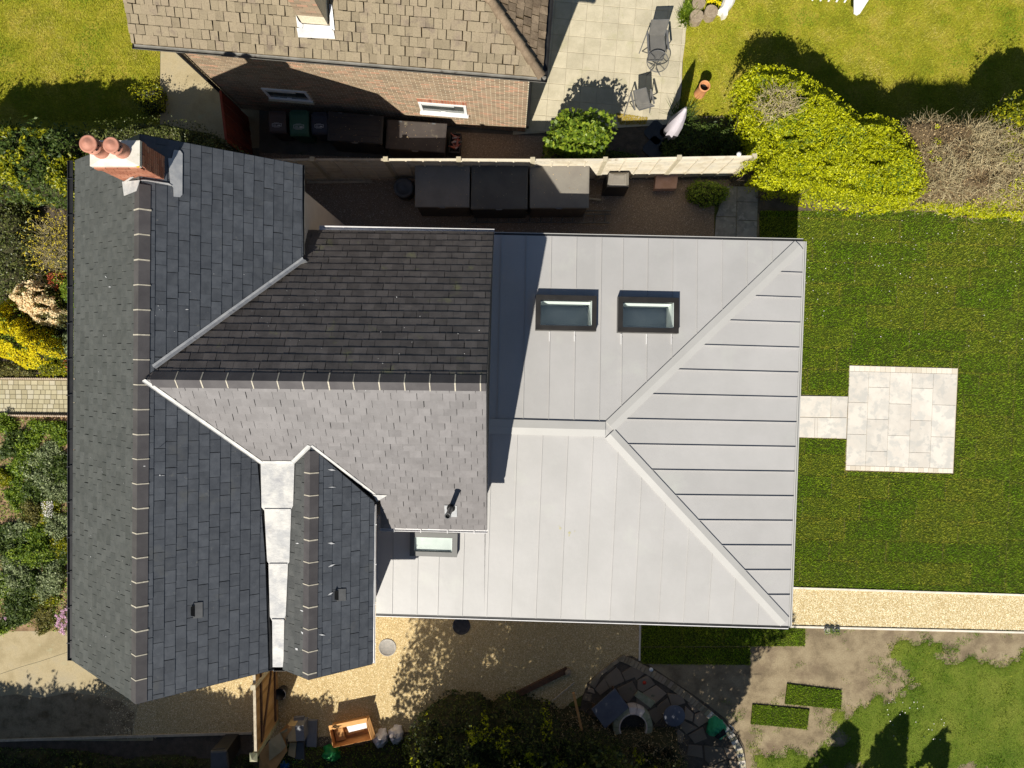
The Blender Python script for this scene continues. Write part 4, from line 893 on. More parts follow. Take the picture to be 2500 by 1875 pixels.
MB().prism([Vector((-0.7, ins[0].y, 2.7)), Vector((ins[1].x, ins[1].y, 2.7)), Vector((ins[2].x, ins[2].y, 2.7)), Vector((ins[3].x - .1, ins[3].y, 2.7)), Vector((ins[3].x - .1, wyS, 2.7)), Vector((-.7, wyS, 2.7))], -0.05, 1.9).build('extension_wall', M['render'], house)
for a, b in ((ins[1], ins[2]), (ins[2], ins[3]), (Vector((-.7, ins[0].y, 0)), ins[1])):
    d = unit(b - a); MB().box((a + b) / 2 + HZ * 2.35, ((b - a).length, 0.06, 0.88), rz=math.atan2(d.y, d.x)).build('extension_wall', M['render'], house)
mb = MB()
for x, y, r in ((1418, 105, 12), (1478, 135, 14), (1512, 125, 5), (1475, 152, 7), (1410, 92, 5)):
    mb.prism([PZS.hit('H', x + r * .8 * math.cos(a) * random.uniform(.5, 1), y + r * math.sin(a) * random.uniform(.5, 1), .003) for a in [k * .785 for k in range(8)]], 0, up=-HZ * .002)
mb.build('lichen_stain', mat('pale_lichen', [(0.42, 0.39, 0.22), (0.46, 0.43, 0.30)], 5), zroof)
print('planes', PML.n, PMR.n, PWN.n, PWS.n, PSR.n, PSL.n, 'S0', S0, 'wNE', wNE, 'wSE', wSE, 'M0', M0, 'M1', M1, 'mTL', mTL, 'mBL', mBL, 'apex', apex, eNE, eSE)
# ================================================================== THE NEIGHBOUR'S BRICK HOUSE
nh = thing('brick_house', (-3.5, 9.5, 0), 'brown-tiled brick house with white windows at the top edge', 'house')
gL, gR = at('d', 285, 93, 4.8), at('d', 1170, 166, 4.8)
nu = unit(gR - gL); nn_ = Vector((-nu.y, nu.x, 0))         # along the eaves, away from us
NP = Plane(gL, gR, gL + nn_ * math.cos(R(30)) + HZ * math.sin(R(30)))
hipd = unit(nu * -1 + nn_); hipR = gR + hipd * 5.0 + HZ * 5.0 * math.tan(R(30)) / math.sqrt(2)
NE_ = Plane(gR, hipR, gR + nn_)
far = 3.6; kx = far                                         # horizontal depth of roof that is built
topL = gL + nn_ * kx + HZ * kx * math.tan(R(30)) + nu * 0.0; topR = gR + hipd * kx * math.sqrt(2) + HZ * kx * math.tan(R(30))
gLv = gL.copy(); rsouth = [gLv, gR, topR, topL]; reast = [gR, gR + nn_ * kx, topR]
nroof = MB()
nroof.prism([p - NP.n * .03 for p in rsouth], 4.6); nroof.prism([p - NE_.n * .03 for p in reast], 4.6)
nr = nroof.build('roof', M['tile_edge'], nh); nr['label'] = 'mossy brown concrete tile roof'
# chimney footprint (a hole in the tiling)
chW = [NP.hit('d', 639, 68), NP.hit('d', 712, 68)]
nc = []
for vv, ff, ar in field(NP, gL + HZ * 0, gR, [[gLv, gR, topR, topL]], 0.192, 0.172, lo=0.020, hi=0.034, th=0.030, gap=0.010, lap=-0.009, jit=0.012): nc.append((vv, ff, ar, 'tile', nr))
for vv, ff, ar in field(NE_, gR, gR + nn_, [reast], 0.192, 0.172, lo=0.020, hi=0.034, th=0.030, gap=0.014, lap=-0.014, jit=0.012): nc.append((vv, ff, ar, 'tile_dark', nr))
def roughen(c):
    """worn lower corners: nibble each tile's vertices a little"""
    return ([p + Vector((random.uniform(-.007, .007), random.uniform(-.008, .008), random.uniform(-.003, .004))) for p in c[0]],) + c[1:]
vis = [c for c in nc if c[0][0].y < 0.5107 * (CAM_H - c[0][0].z) + 0.6]
place_pieces([roughen(c) for c in vis], 300, 'roof_tile', 'roof_tiles', nh)
hp = [gR + hipd * t + HZ * (t * math.tan(R(30)) / math.sqrt(2) + 0.03) for t in [k * 0.33 for k in range(14)]]
for i in range(13): MB().tube([hp[i], hp[i + 1] + HZ * .012], [0.11, 0.085], 10).build('hip_tile', M['tile_dark'], nr)
gutter('gutter', gL - nn_ * .03 - nu * .02 - HZ * .05, gR - nn_ * .03 + nu * .10 - HZ * .05, 'gutter_grey', nh, 0.07)
gutter('gutter', gR + nu * .06 - nn_ * .08 - HZ * .05, gR + nu * .06 + nn_ * 3.6 - HZ * .05, 'gutter_black', nh, 0.07)
MB().tube([gL - nu * .03 - HZ * .04 + nn_ * .1, gL - nu * .03 - HZ * .04 + nn_ * 3.4], 0.02, 6).build('verge_trim', M['gutter_grey'], nh)
soff = MB().prism([gL - nn_ * .02, gR - nn_ * .02, gR + nn_ * .6, gL + nn_ * .6], 0, 4.66); 
# wall: bricks in relief on a mortar face
wb = at('d', 1135, 285, 0.0); wl = wb - nu * 8.0
MB().prism([wl + HZ * 4.62, wb + HZ * 4.62, wb + nn_ * 4 + HZ * 4.62, wl + nn_ * 4 + HZ * 4.62], -0.05).build('wall', M['brick_mortar'], nh)
wallp = nh.children[-1]; NW = Plane(wl, wb, wl + HZ)
NW.n = -nn_
wins = []
for qf, qg in (([(1693, 568), (1975, 592), (2032, 652), (1745, 632)], None),): wins.append([NW.hit('A', x, y, 0.0) for x, y in qf])
wins.append([NW.hit('B', x, y, 0.0) for x, y in ((498, 655), (808, 683), (818, 742), (517, 715))])
wrect = []
for w in wins:
    xs = [(p - wl).dot(nu) for p in w]; zs = [p.z for p in w]
    wrect.append(((xs[0] + xs[3]) / 2, (zs[2] + zs[3]) / 2, (xs[1] + xs[2]) / 2, (zs[0] + zs[1]) / 2))
print('windows', wrect)
mb = MB(); fr_ = -nn_
for r_ in range(61):
    z = 0.02 + r_ * 0.075
    for k in range(-1, 36):
        x0 = k * 0.225 + (0.1125 if r_ % 2 else 0) + .005; x1 = x0 + 0.208; x0 = max(x0, 0.0); x1 = min(x1, 8.0)
        spans = [(x0, x1)]
        for (a, b, c, d) in wrect:
            if z + .065 > b - .01 and z < d + .01 + (.22 if a > 3.5 else 0):
                spans = [q for s_ in spans for q in ((s_[0], min(s_[1], a - .01)), (max(s_[0], c + .01), s_[1]))]
        for (s0, s1) in spans:
            if s1 - s0 < .03: continue
            o_ = 0.008 + random.uniform(-.0015, .0015); A_, B_ = wl + nu * s0, wl + nu * s1
            mb.add([Vector((p.x, p.y, zz)) + fr_ * q for p in (A_, B_) for zz in (z, z + .060) for q in (o_, -.01)], [(0, 2, 3, 1) if False else (0, 4, 6, 2), (0, 2, 3, 1), (4, 5, 7, 6), (2, 6, 7, 3), (0, 1, 5, 4)])
tag(mb.build('bricks', M['brick_buff'], wallp), kind='stuff')
for i, (a, b, c, d) in enumerate(wrect):
    P_ = lambda x, z, o: wl + nu * x + HZ * z + fr_ * o
    def bx(mb, x0, z0, x1, z1, o0, o1):
        vv = [P_(x, z, o) for x in (x0, x1) for z in (z0, z1) for o in (o0, o1)]
        mb.add(vv, [(0, 1, 3, 2), (4, 6, 7, 5), (0, 4, 5, 1), (2, 3, 7, 6), (0, 2, 6, 4), (1, 5, 7, 3)])
    f_ = MB(); t_ = 0.07
    bx(f_, a, b, c, b + t_, -.01, .05); bx(f_, a, d - t_, c, d, -.01, .03); bx(f_, a, b + t_ + .001, a + t_, d - t_ - .001, -.01, .03); bx(f_, c - t_, b + t_ + .001, c, d - t_ - .001, -.01, .03)
    w = f_.build('window', M['white_paint'], nh); w['label'] = ('white framed window in the shaded wall', 'white framed window in the sunlit wall')[i]
    p_ = MB(); bx(p_, a + t_, b + t_, c - t_, d - t_, -.009, .012); p_.build('pane', M['window_glass'], w)
    s_ = MB(); bx(s_, a + t_ + .01, d - t_ - .12, c - t_ - .25, d - t_ - .02, .0125, .018); s_.build('blind', M['blind'], w)
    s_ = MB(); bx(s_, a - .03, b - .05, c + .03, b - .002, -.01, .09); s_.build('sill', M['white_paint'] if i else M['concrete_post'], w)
    h_ = MB(); m_ = (a + c) / 2; bx(h_, m_ - .07, b + .12, m_ + .05, b + .145, .02, .035); h_.build('handle', M['white_paint'], w)
    if i == 1:
        k = 0; x = a - .02
        while x < c:
            q = MB(); bx(q, x + .004, d + .005, min(x + .07, c + .02), d + .215, -.01, .012); q.build('brick', M['brick_red'], wallp); x += 0.077
dp = wb + nu * 0.05 + nn_ * 0.09
MB().tube([dp + HZ * 4.75 - nu * .02, dp + HZ * 4.4, dp + HZ * 0.1], 0.035, 10).build('downpipe', M['gutter_black'], nh)
MB().tube([wl + fr_ * .06 - nu * .02 + HZ * 4.7, wl + fr_ * .06 - nu * .02 + HZ * .1], 0.05, 8).build('downpipe', M['gutter_black'], nh)
# chimney stack of the neighbour
b0, b1 = NP.hit('n', 740, 61), NP.hit('n', 803, 66)
zt = 8.6; cu = unit(Vector((b1.x - b0.x, b1.y - b0.y, 0))); cn = Vector((-cu.y, cu.x, 0)); W_n = (b1 - b0).length
foot = [b0, b1, b1 + cn * 0.75, b0 + cn * 0.75]
chn = MB().prism([Vector((p.x, p.y, zt)) for p in foot], 5.2).build('chimney', M['brick_mortar'], nh)
for r_ in range(40):
    z = 5.55 + r_ * .075
    if z > zt: break
    for k in range(-1, 5):
        x0 = max(0, k * .225 + (.1125 if r_ % 2 else 0) + .005); x1 = min(W_n, k * .225 + (.1125 if r_ % 2 else 0) + .22)
        if x1 - x0 < .03: continue
        A_, B_ = b0 + cu * x0, b0 + cu * x1; q = MB()
        q.add([Vector((p.x, p.y, zz)) - cn * o for p in (A_, B_) for zz in (z, z + .065) for o in (.008, -.01)], [(0, 4, 6, 2), (0, 2, 3, 1), (4, 5, 7, 6), (2, 6, 7, 3), (0, 1, 5, 4)])
        q.build('brick', M['brick_red'] if False else M['brick_buff'], chn)
lay('chimney_flashing', NP, 'n', [(724, 68), (814, 73), (818, 95), (728, 91)], 'lead_white', 0.05, chn)
lay('chimney_flashing', NP, 'n', [(738, 58), (806, 63), (812, 76), (737, 71)], 'lead_white', 0.062, chn)
lay('chimney_flashing', NP, 'n', [(804, 10), (810, 10), (817, 74), (806, 68)], 'lead', 0.07, chn)
lay('chimney_flashing', NP, 'n', [(722, 37), (730, 52), (740, 60), (738, 70), (726, 66)], 'lead_white', 0.078, chn)

# ================================================================== GROUND
def sh(name, s, pts, z, m, label=None): 
    o = sheet(name, poly(s, pts, z), z, M[m]); 
    if label: o['label'] = label
    return o
big = MB(); G = 14
big.add([(-150, -150, -0.03), (150, -150, -0.03), (150, 150, -0.03), (-150, 150, -0.03)], [(0, 1, 2, 3)])
tag(big.build('ground', M['ground'], None), kind='structure')
sh('garden_bed', 'd', [(-60, 430), (300, 430), (300, 818), (-60, 818)], 0.006, 'soil_dark')
sh('garden_bed', 'd', [(-60, 895), (300, 899), (300, 1366), (-60, 1366)], 0.006, 'soil_bed')
sh('driveway', 'd', [(-60, 1364), (340, 1362), (330, 1600), (-60, 1601)], 0.010, 'concrete')
def gravel(name, s, pts, z, m, pm, dens, size, label=None):
    o = sh(name, s, pts, z, m, label); pg = [(p.x, p.y) for p in poly(s, pts, z)]
    P = rand_in(pg, int(parea(pg) * dens)); V, F = pebbles(P, size, z - 0.002)
    tag(cloud('pebbles' if True else '', V, F, M[pm], o), kind='stuff'); return o
gravel('gravel_drive', 'd', [(300, 1395), (815, 1300), (1392, 1310), (1381, 1420), (1350, 1440), (1230, 1520), (1100, 1640), (880, 1610), (546, 1620), (546, 1583), (285, 1592), (300, 1520)], 0.014, 'gravel', 'pebble', 2000, 0.015)
sh('shade_mud_patch', 'd', [(-60, 1512), (30, 1500), (90, 1508), (150, 1496), (215, 1503), (262, 1515), (290, 1540), (284, 1597), (-60, 1599)], 0.0125, 'shade_mud')  # dark brown sheet: muddy concrete, with the drive's shade deepened in its colour
_sp = poly('d', [(215, 1480), (330, 1430), (340, 1595), (190, 1597)]); P = rand_in([(p.x, p.y) for p in _sp], 5200); _x0, _x1 = _sp[0].x, _sp[1].x
P = P[(P[:, 0] - _x0) / (_x1 - _x0) + (fbm(P, 3.0, 77) - .5) * 1.2 > RNG.random(len(P))]; V, F = pebbles(P, .015, .012); tag(cloud('scattered_pebbles', V, F, M['pebble'], None), kind='stuff')
gravel('gravel_path', 'd', [(1640, 1268), (2300, 1288), (2300, 1367), (1640, 1351)], 0.014, 'gravel', 'pebble_pale', 2600, 0.015)
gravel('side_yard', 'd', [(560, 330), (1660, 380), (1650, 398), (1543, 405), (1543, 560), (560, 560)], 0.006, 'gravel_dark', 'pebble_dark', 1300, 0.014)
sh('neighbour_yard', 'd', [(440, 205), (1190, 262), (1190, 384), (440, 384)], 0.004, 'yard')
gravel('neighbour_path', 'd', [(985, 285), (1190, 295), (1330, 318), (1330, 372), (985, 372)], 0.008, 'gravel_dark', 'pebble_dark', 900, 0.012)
sh('concrete_path', 'd', [(347, 60), (560, 90), (560, 320), (345, 320)], 0.006, 'concrete')
sh('soil_patch', 'd', [(1380, 1340), (2320, 1345), (2320, 1720), (1380, 1720)], 0.002, 'soil')
sh('lawn', 'd', [(-80, -60), (347, -60), (344, 300), (-80, 300)], 0.006, 'lawn_base')
sh('lawn', 'd', [(1490, -60), (1478, 40), (1472, 235), (1440, 330), (2320, 330), (2320, -60)], 0.006, 'lawn_base')
sh('garden_bed', 'd', [(1180, 268), (1440, 268), (1470, 250), (1600, 250), (1660, 262), (1660, 388), (1180, 388)], 0.010, 'soil_dark')
sh('garden_bed', 'd', [(-60, 1598), (546, 1583), (546, 1720), (-60, 1720)], 0.004, 'soil_dark')
sh('garden_bed', 'd', [(546, 1600), (900, 1580), (1250, 1530), (1480, 1600), (1480, 1720), (546, 1720)], 0.018, 'soil_dark')
sh('bare_border', 'd', [(1560, 372), (1720, 372), (2320, 420), (2320, 480), (1640, 462)], 0.008, 'soil_dark')
# kerbs and edgings
def edging(name, s, a, b, w, h, m, n=1, label=None, cat='kerb', z=0.0):
    A_, B_ = at(s, *a), at(s, *b); c = (A_ + B_) / 2; t = thing(name, (c.x, c.y, 0), label, cat)
    d = unit(B_ - A_)
    for i in range(n):
        p, q = lerp(A_, B_, i / n), lerp(A_, B_, (i + 1) / n)
        MB().box((p + q) / 2 + HZ * (h / 2 - .02 + z), ((q - p).length - .004, w, h + .04), rz=math.atan2(d.y, d.x)).build('edging_length', M[m], t)
    return t
edging('path_edging', 'd', (1640, 1267), (2300, 1287.5), 0.055, 0.05, 'edging', 7, 'cream edging between turf and golden gravel path', 'edging')
edging('path_edging', 'd', (1640, 1351), (2300, 1367.5), 0.055, 0.05, 'edging', 7, 'cream edging between gravel path and bare soil', 'edging')
edging('path_edging', 'd', (1383, 1300), (1381, 1426), 0.05, 0.04, 'edging', 2, 'short pale edging where shaded gravel meets dark turf', 'edging')
edging('kerb', 'd', (-60, 1600), (546, 1582), 0.07, 0.05, 'grey_wood', 5, 'long thin kerb along the shaded drive at bottom left', 'kerb')
for y0, y1, lab in ((817.5, 817.5, 'scalloped edging on the upper side of the block path'), (896, 899, 'scalloped edging on the lower side of the block path')):
    A_, B_ = at('d', -60, y0 - 1), at('d', 300, y1 + 1); t = thing('rope_edging', (A_.x, A_.y, 0), lab, 'edging'); d = unit(B_ - A_); L = (B_ - A_).length
    for i in range(int(L / .6) + 1):
        p = A_ + d * (i * .6 + .3); MB().box(p + HZ * .05, (0.594, 0.045, 0.13), rz=math.atan2(d.y, d.x)).build('edging_length', M['pink_edging'], t)
    mb = MB()
    for i in range(int(L / .06)): mb.lathe(A_ + d * (i * .06 + .03) + HZ * .10, [(0.03, 0), (0.03, .02), (0.02, .035), (0.001, .038)], 7)
    tag(mb.build('scallops', M['pink_edging'], t), kind='stuff')
# block path at the left edge
pth = sheet('block_path', poly('d', [(-60, 815), (300, 819), (300, 897), (-60, 894)]), 0.012, M['joint'])
A_, B_, C_, D_ = at('d', -60, 820), at('d', 300, 823.5), at('d', 300, 894), at('d', -60, 891)
nr_ = 7
for r_ in range(nr_):
    a0, a1 = lerp(A_, D_, r_ / nr_), lerp(B_, C_, r_ / nr_); c0_, c1_ = lerp(A_, D_, (r_ + 1) / nr_), lerp(B_, C_, (r_ + 1) / nr_); L = (a1 - a0).length; x = random.uniform(0, .1)
    while x < L:
        w = random.choice([0.13, 0.165, 0.165, 0.19]); x1 = min(x + w, L)
        if x1 - x > .05: slab('paving_block', shrinkq([lerp(a0, a1, x / L), lerp(a0, a1, x1 / L), lerp(c0_, c1_, x1 / L), lerp(c0_, c1_, x / L)], 0.005), 0.005, 0.028 + random.uniform(-.002, .002), M['block'], pth, 0.005)
        x = x1
# the neighbour's slab patio
pat_px = [(1085, -40), (1497, -40), (1484, 50), (1478, 90), (1474, 130), (1472, 190), (1466, 235), (1440, 268), (1290, 275), (1110, 290), (1100, 200)]
pat_pg = poly('d', pat_px); npat = sheet('patio', pat_pg + [], 0.012, M['joint_pale']); npat['label'] = 'patio of pale square concrete slabs beside the brick house'
o0 = at('B', 1345, 541); pu, pv = nu, Vector((-nu.y, nu.x, 0)); reg = [((p - o0).dot(pu), (p - o0).dot(pv)) for p in poly('d', [(1080, -60), (1500, -60), (1480, 90), (1474, 235), (1440, 270), (1105, 292)])]
wide = thing
for i in range(-8, 14):
    for j in range(-8, 14):
        sz = 0.452; q = clip_convex([(i * sz, j * sz), (i * sz + sz, j * sz), (i * sz + sz, j * sz + sz), (i * sz, j * sz + sz)], [reg[0], reg[1], reg[2], reg[3], reg[4], reg[5]])
        off = 0
        if len(q) < 3 or parea(q) < .01: continue
        pts = [o0 + pu * a + pv * b for a, b in q]; pts = shrinkq(pts, 0.004)
        slab('paving_slab', pts, 0.006, 0.026 + random.uniform(-.003, .003), M['pale_slab'], npat, 0.005)
P = rand_in([(p.x, p.y) for p in pat_pg], 700); keep = fbm(P, 1.4, 5) > 0.60; P = P[keep]
V, F = blades(P, np.full(len(P), .05), 0.008, 0.7, 0.02); tag(cloud('patio_weeds', V, F, M['weed_blade'], None), kind='stuff')
P = rand_in([(p.x, p.y) for p in poly('Q', [(190, 920), (800, 1010), (760, 1140), (250, 1150)])], 1500); V, F = leaves(np.column_stack([P, np.full(len(P), .035)]), 0.03, 0.5, 0.8)
tag(cloud('moss_patch', V, F, mat('ochre_moss', [(0.30, 0.20, 0.02), (0.40, 0.30, 0.04)], 6, mix='piece', var=.2), None), kind='stuff')
# new buff patio and its path
npp = sheet('garden_patio', [at('F', *q) for q in ((1083, 708), (1781, 727), (1750, 1406), (1058, 1385))], 0.014, M['joint_new'])
npp['label'] = 'square of new buff slabs set in the turf'
TL, TR, BR, BL = [at('F', *q, 0.03) for q in ((1083, 708), (1781, 727), (1750, 1406), (1058, 1385))]
H_ = (TL - BL).length; cols = [0, .182, .380, .586, .783, 1.0]; rt, rb = 37 / 680, 30 / 680
Q = [TL, TR, BR, BL]
def cell(u0, v0, u1, v1): return [bilin(Q, u0, v0), bilin(Q, u1, v0), bilin(Q, u1, v1), bilin(Q, u0, v1)]
vr = lambda y: (y - 708) / 679
rows = [[745, 948, 1155, 1358], [745, 850, 1057, 1265, 1360], [746, 957, 1162, 1362], [748, 855, 1064, 1272, 1366], [750, 963, 1170, 1368]]
for c in range(5):
    ys = [vr(y - (cols[c] + cols[c + 1]) * 9) for y in rows[c]]; ys[0] = rt; ys[-1] = 1 - rb
    for k in range(len(ys) - 1): slab('paving_slab', shrinkq(cell(cols[c], ys[k], cols[c + 1], ys[k + 1]), 0.004), 0.008, 0.030 + random.uniform(-.001, .001), M['new_slab'], npp, 0.003)
for v0, v1, n in ((0, rt, 21), (1 - rb, 1, 22)):
    for k in range(n): slab('edge_sett', shrinkq(cell(k / n, v0, (k + 1) / n, v1), 0.003), 0.008, 0.031 + random.uniform(-.002, .002), M['sett'], npp, 0.004)
spth = sheet('slab_path', [at('F', *q) for q in ((600, 900), (1070, 909), (1060, 1182), (600, 1168))], 0.010, M['joint_new'])
for q in ([(610, 902), (757, 905), (751, 1040), (610, 1038)], [(757, 905), (960, 907), (955, 1043), (751, 1040)], [(962, 907), (1071, 909), (1063, 1045), (957, 1043)], [(610, 1040), (751, 1043), (748, 1173), (610, 1170)],
          [(751, 1043), (856, 1045), (852, 1175), (748, 1173)], [(875, 1046), (1062, 1047), (1058, 1181), (871, 1176)], [(856, 1045), (875, 1046), (871, 1176), (852, 1175)]):
    slab('paving_slab', shrinkq([at('F', *p) for p in q], 0.003), 0.006, 0.028, M['new_slab'], spth, 0.003)
# shaded slab path behind the extension
gp = sheet('rear_path', [at('C', *q) for q in ((250, 1204), (492, 1210), (478, 1700), (195, 1700))], 0.012, M['joint'])
for q in ([(290, 1206), (352, 1207), (348, 1405), (216, 1400)], [(354, 1207), (490, 1210), (486, 1310), (351, 1306)], [(351, 1308), (486, 1312), (482, 1430), (349, 1424)], [(215, 1403), (347, 1408), (343, 1640), (202, 1640)], [(349, 1427), (482, 1432), (476, 1640), (345, 1640)]):
    slab('paving_slab', shrinkq([at('C', *p) for p in q], 0.004), 0.008, 0.028, M['path_slab'], gp, 0.003)
# ================================================================== TURF LAWN (rolls laid row by row) AND GRASS
turf = sheet('turf_lawn', poly('d', [(1600, 500), (1640, 455), (2340, 455), (2340, 1287), (1640, 1268), (1600, 1268)]), -0.004, M['soil']); turf['label'] = 'new lawn of dark green turf rolls'
seg_u = unit(at('F', 1783, 727) - at('F', 1083, 708)); seg_v = Vector((seg_u.y, -seg_u.x, 0)) * 1.0
oT = at('d', 1738, 471); RW, RL = 0.61, 1.64
lim_x = (at('F', 2165, 500) - oT).dot(seg_u)
slots = []
for r_ in range(-2, 18):
    x = -2.2 + (0.0, .82, .41)[r_ % 3]
    while x < lim_x - .05:
        x1 = min(x + RL, lim_x); slots.append((x, r_ * RW, x1, (r_ + 1) * RW)); x = x1
for c in range(5):
    y = -1.22 + (0.4, 1.1, 0.0, 1.3, .7)[c] - RL
    while y < 17.6 * RW: slots.append((lim_x + c * RW, y, lim_x + (c + 1) * RW, y + RL)); y += RL
regT = [((p - oT).dot(seg_u), (p - oT).dot(seg_v)) for p in poly('d', [(1640, 455), (2340, 455), (2340, 1287), (1640, 1268)])]
cut = [((p - oT).dot(seg_u), (p - oT).dot(seg_v)) for p in [at('F', *q) for q in ((1080, 705), (1785, 724), (1754, 1411), (1056, 1389))]]
# a crack across the concrete drive
a_, b_ = at('G', 0, 1050, .011), at('G', 445, 905, .011); tag(MB().tube([a_, lerp(a_, b_, .3) + Vector((0, .012, 0)), lerp(a_, b_, .62) - Vector((0, .01, 0)), b_], .007, 4).build('crack', M['joint'], None), kind='structure')
cut2 = [((p - oT).dot(seg_u), (p - oT).dot(seg_v)) for p in [at('F', *q) for q in ((400, 900), (1075, 907), (1062, 1180), (400, 1168))]]
rect = lambda c: (min(q[0] for q in c), min(q[1] for q in c), max(q[0] for q in c), max(q[1] for q in c))
rc1, rc2 = rect(cut), rect(cut2); bP, bT = [], []
w2 = lambda q: oT + seg_u * q[0] + seg_v * q[1]
turfm = [mat('turf_strip_%s' % k, [tuple(a * f for a in c) for c in ((0.036, 0.052, 0.002), (0.05, 0.068, 0.003))], 2.0, rough=0.95, fine=0.5, fscale=30, bump=0.02, bscale=50) for k, f in (('deep', .9), ('mid', 1.0), ('light', 1.12))]
def turf_piece(pg, tn, parent, z1, name='turf_roll', dens=1900):
    g = shrinkq(pg, 0.003)
    o = slab(name, g, 0.0, z1 - .012, turfm[0 if tn < .25 else 1 if tn < .6 else 2], parent, 0.01)
    P = rand_in([(p.x, p.y) for p in pg], int(parea([(p.x, p.y) for p in pg]) * dens))
    if len(P):
        d = dist_edge(P, [(p.x, p.y) for p in pg]); t_ = np.clip(tn * 0.52 + .04 + (fbm(P, 1.1, 2) - .5) * .45 + (fbm(P, 9.0, 12) - .5) * .75, 0, .9) + np.exp(-d / .03) * 0.75 * np.clip((vnoise(P, 1.6) - .25) * 3, 0, 1)
        bP.append(np.column_stack([P, np.full(len(P), z1 - .008)])); bT.append(np.clip(t_, 0, 1))
    return o
for (x0, y0, x1, y1) in slots:
    pg = clip_convex([(x0, y0), (x1, y0), (x1, y1), (x0, y1)], regT)
    if len(pg) < 3: continue
    tn = random.choice([0, .1, .15, .3, .35, .5, .75, 1.0]); ym = (y0 + y1) / 2
    if 3 * RW < ym < 5 * RW and x1 < lim_x + .1 and random.random() < .75: tn = random.uniform(.6, 1)
    ps = [pg]
    for c in (rc1, rc2): ps = [q for p in ps for q in minus_rect(p, c)]
    for p in ps:
        if parea(p) > 0.004: turf_piece([w2(q) for q in p], tn, turf, 0.022)
# strip of turf on the shaded side and the two loose rolls on the soil
stf = sheet('turf_strip', poly('d', [(1384, 1340), (1738, 1345), (1738, 1396), (1384, 1434)]), -0.008, M['soil']); stf['label'] = 'turf edge strip in tree shade'
a, b, c, d = at('d', 1384, 1335), at('I', 795, 745), at('I', 793, 868), at('d', 1384, 1397)
for k in range(4): turf_piece([bilin([a, b, c, d], k / 4, 0), bilin([a, b, c, d], (k + 1) / 4, 0), bilin([a, b, c, d], (k + 1) / 4, 1), bilin([a, b, c, d], k / 4, 1)], random.random() * .5, stf, 0.03)
a, b, c, d = at('d', 1384, 1398), at('I', 440, 873), at('I', 437, 990), at('d', 1384, 1434)
for k in range(2): turf_piece([bilin([a, b, c, d], k / 2, 0), bilin([a, b, c, d], (k + 1) / 2, 0), bilin([a, b, c, d], (k + 1) / 2, 1), bilin([a, b, c, d], k / 2, 1)], .2, stf, 0.03)
for pts, lab in (([(680, 1112), (1035, 1157), (1030, 1280), (664, 1245)], 'loose rectangle of turf on bare soil, nearer the gravel path'), ([(455, 1246), (826, 1280), (810, 1410), (443, 1375)], 'loose rectangle of turf on bare soil, nearer the bottom edge')):
    c = at('I', sum(p[0] for p in pts) / 4, sum(p[1] for p in pts) / 4); t = thing('turf_piece', (c.x, c.y, 0), lab, 'turf', 'loose pieces of turf'); pg = [at('I', *p, .05) for p in pts]
    turf_piece(pg, .15, t, 0.055, 'sod', 200); P = rand_in([(p.x, p.y) for p in pg], 2300); V, F = blades(P, np.full(len(P), .055), .0135, .8, .045)
    cloud('grass_blades', V, F, M['turf_blade'], t, np.repeat(np.clip(.1 + (fbm(P, 2) - .5) * .5, 0, 1), 3))
PP, TT = np.concatenate(bP), np.concatenate(bT)
V, F = blades(PP, np.full(len(PP), .055), .0135, .85, PP[:, 2]); tag(cloud('turf_grass', V, F, M['turf_blade'], None, np.repeat(TT, 3)), kind='stuff')
P = rand_in([(p.x, p.y) for p in poly('d', [(1720, 460), (2300, 460), (2300, 800), (1740, 780)])], 420); P = P[RNG.random(len(P)) < np.clip((P[:, 1] - 1.0) / 4, .1, 1)]
V, F = leaves(np.column_stack([P, np.full(len(P), .06)]), 0.035, 0.6, .8); tag(cloud('fallen_petals', V, F, M['petal_white'], None), kind='stuff')
def lawn(name, pts, dens, m, L=.055, W=.010, mask=None, s='d', z=0.006):
    pg = [(p.x, p.y) for p in poly(s, pts)]; P = rand_in(pg, int(parea(pg) * dens))
    if mask is not None: P = P[mask(P)]
    V, F = blades(P, np.full(len(P), L), W, .8, z); tag(cloud(name, V, F, M[m], None), kind='stuff')
lawn('lawn_grass', [(-20, -20), (346, -20), (344, 260), (-20, 260)], 1900, 'lawn_blade', W=.014)
lawn('lawn_grass', [(1498, -20), (1484, 50), (1476, 150), (1470, 235), (1560, 300), (2240, 300), (2240, -20)], 1900, 'lawn_blade', W=.014)
# weedy grass creeping over the soil, bottom right
wd = poly('I', [(-200, 760), (2330, 760), (2330, 1700), (-200, 1700)])
big_green = poly('I', [(1310, 850), (1470, 790), (1560, 800), (1700, 880), (1830, 935), (2060, 950), (2330, 900), (2330, 1720), (600, 1720), (420, 1600), (430, 1480), (560, 1560), (700, 1500), (860, 1545), (1010, 1470), (940, 1310), (1090, 1230), (1320, 1180), (1420, 1110), (1340, 1060), (1250, 1010), (1370, 980)])
bg = [(p.x, p.y) for p in big_green]
P = rand_in([(p.x, p.y) for p in wd], 150000); ins_ = inside(P, bg); de = dist_edge(P, bg); sd = np.where(ins_, de, -de) + (fbm(P, 2.6, 7) - .5) * 1.0 + (fbm(P, 9, 3) - .5) * .3
small = (fbm(P, 2.2, 31) - .60) * 3 - np.maximum(0, -sd - .9) * .5
keep = (RNG.random(len(P)) < np.clip(sd * 5, 0, 1)) | (RNG.random(len(P)) < np.clip(small, 0, .6)); P = P[keep & (P[:, 0] > 5.7)]
V, F = blades(P, np.full(len(P), .062), .010, .85, 0.0); tag(cloud('weedy_grass', V, F, M['weed_blade'], None), kind='stuff')
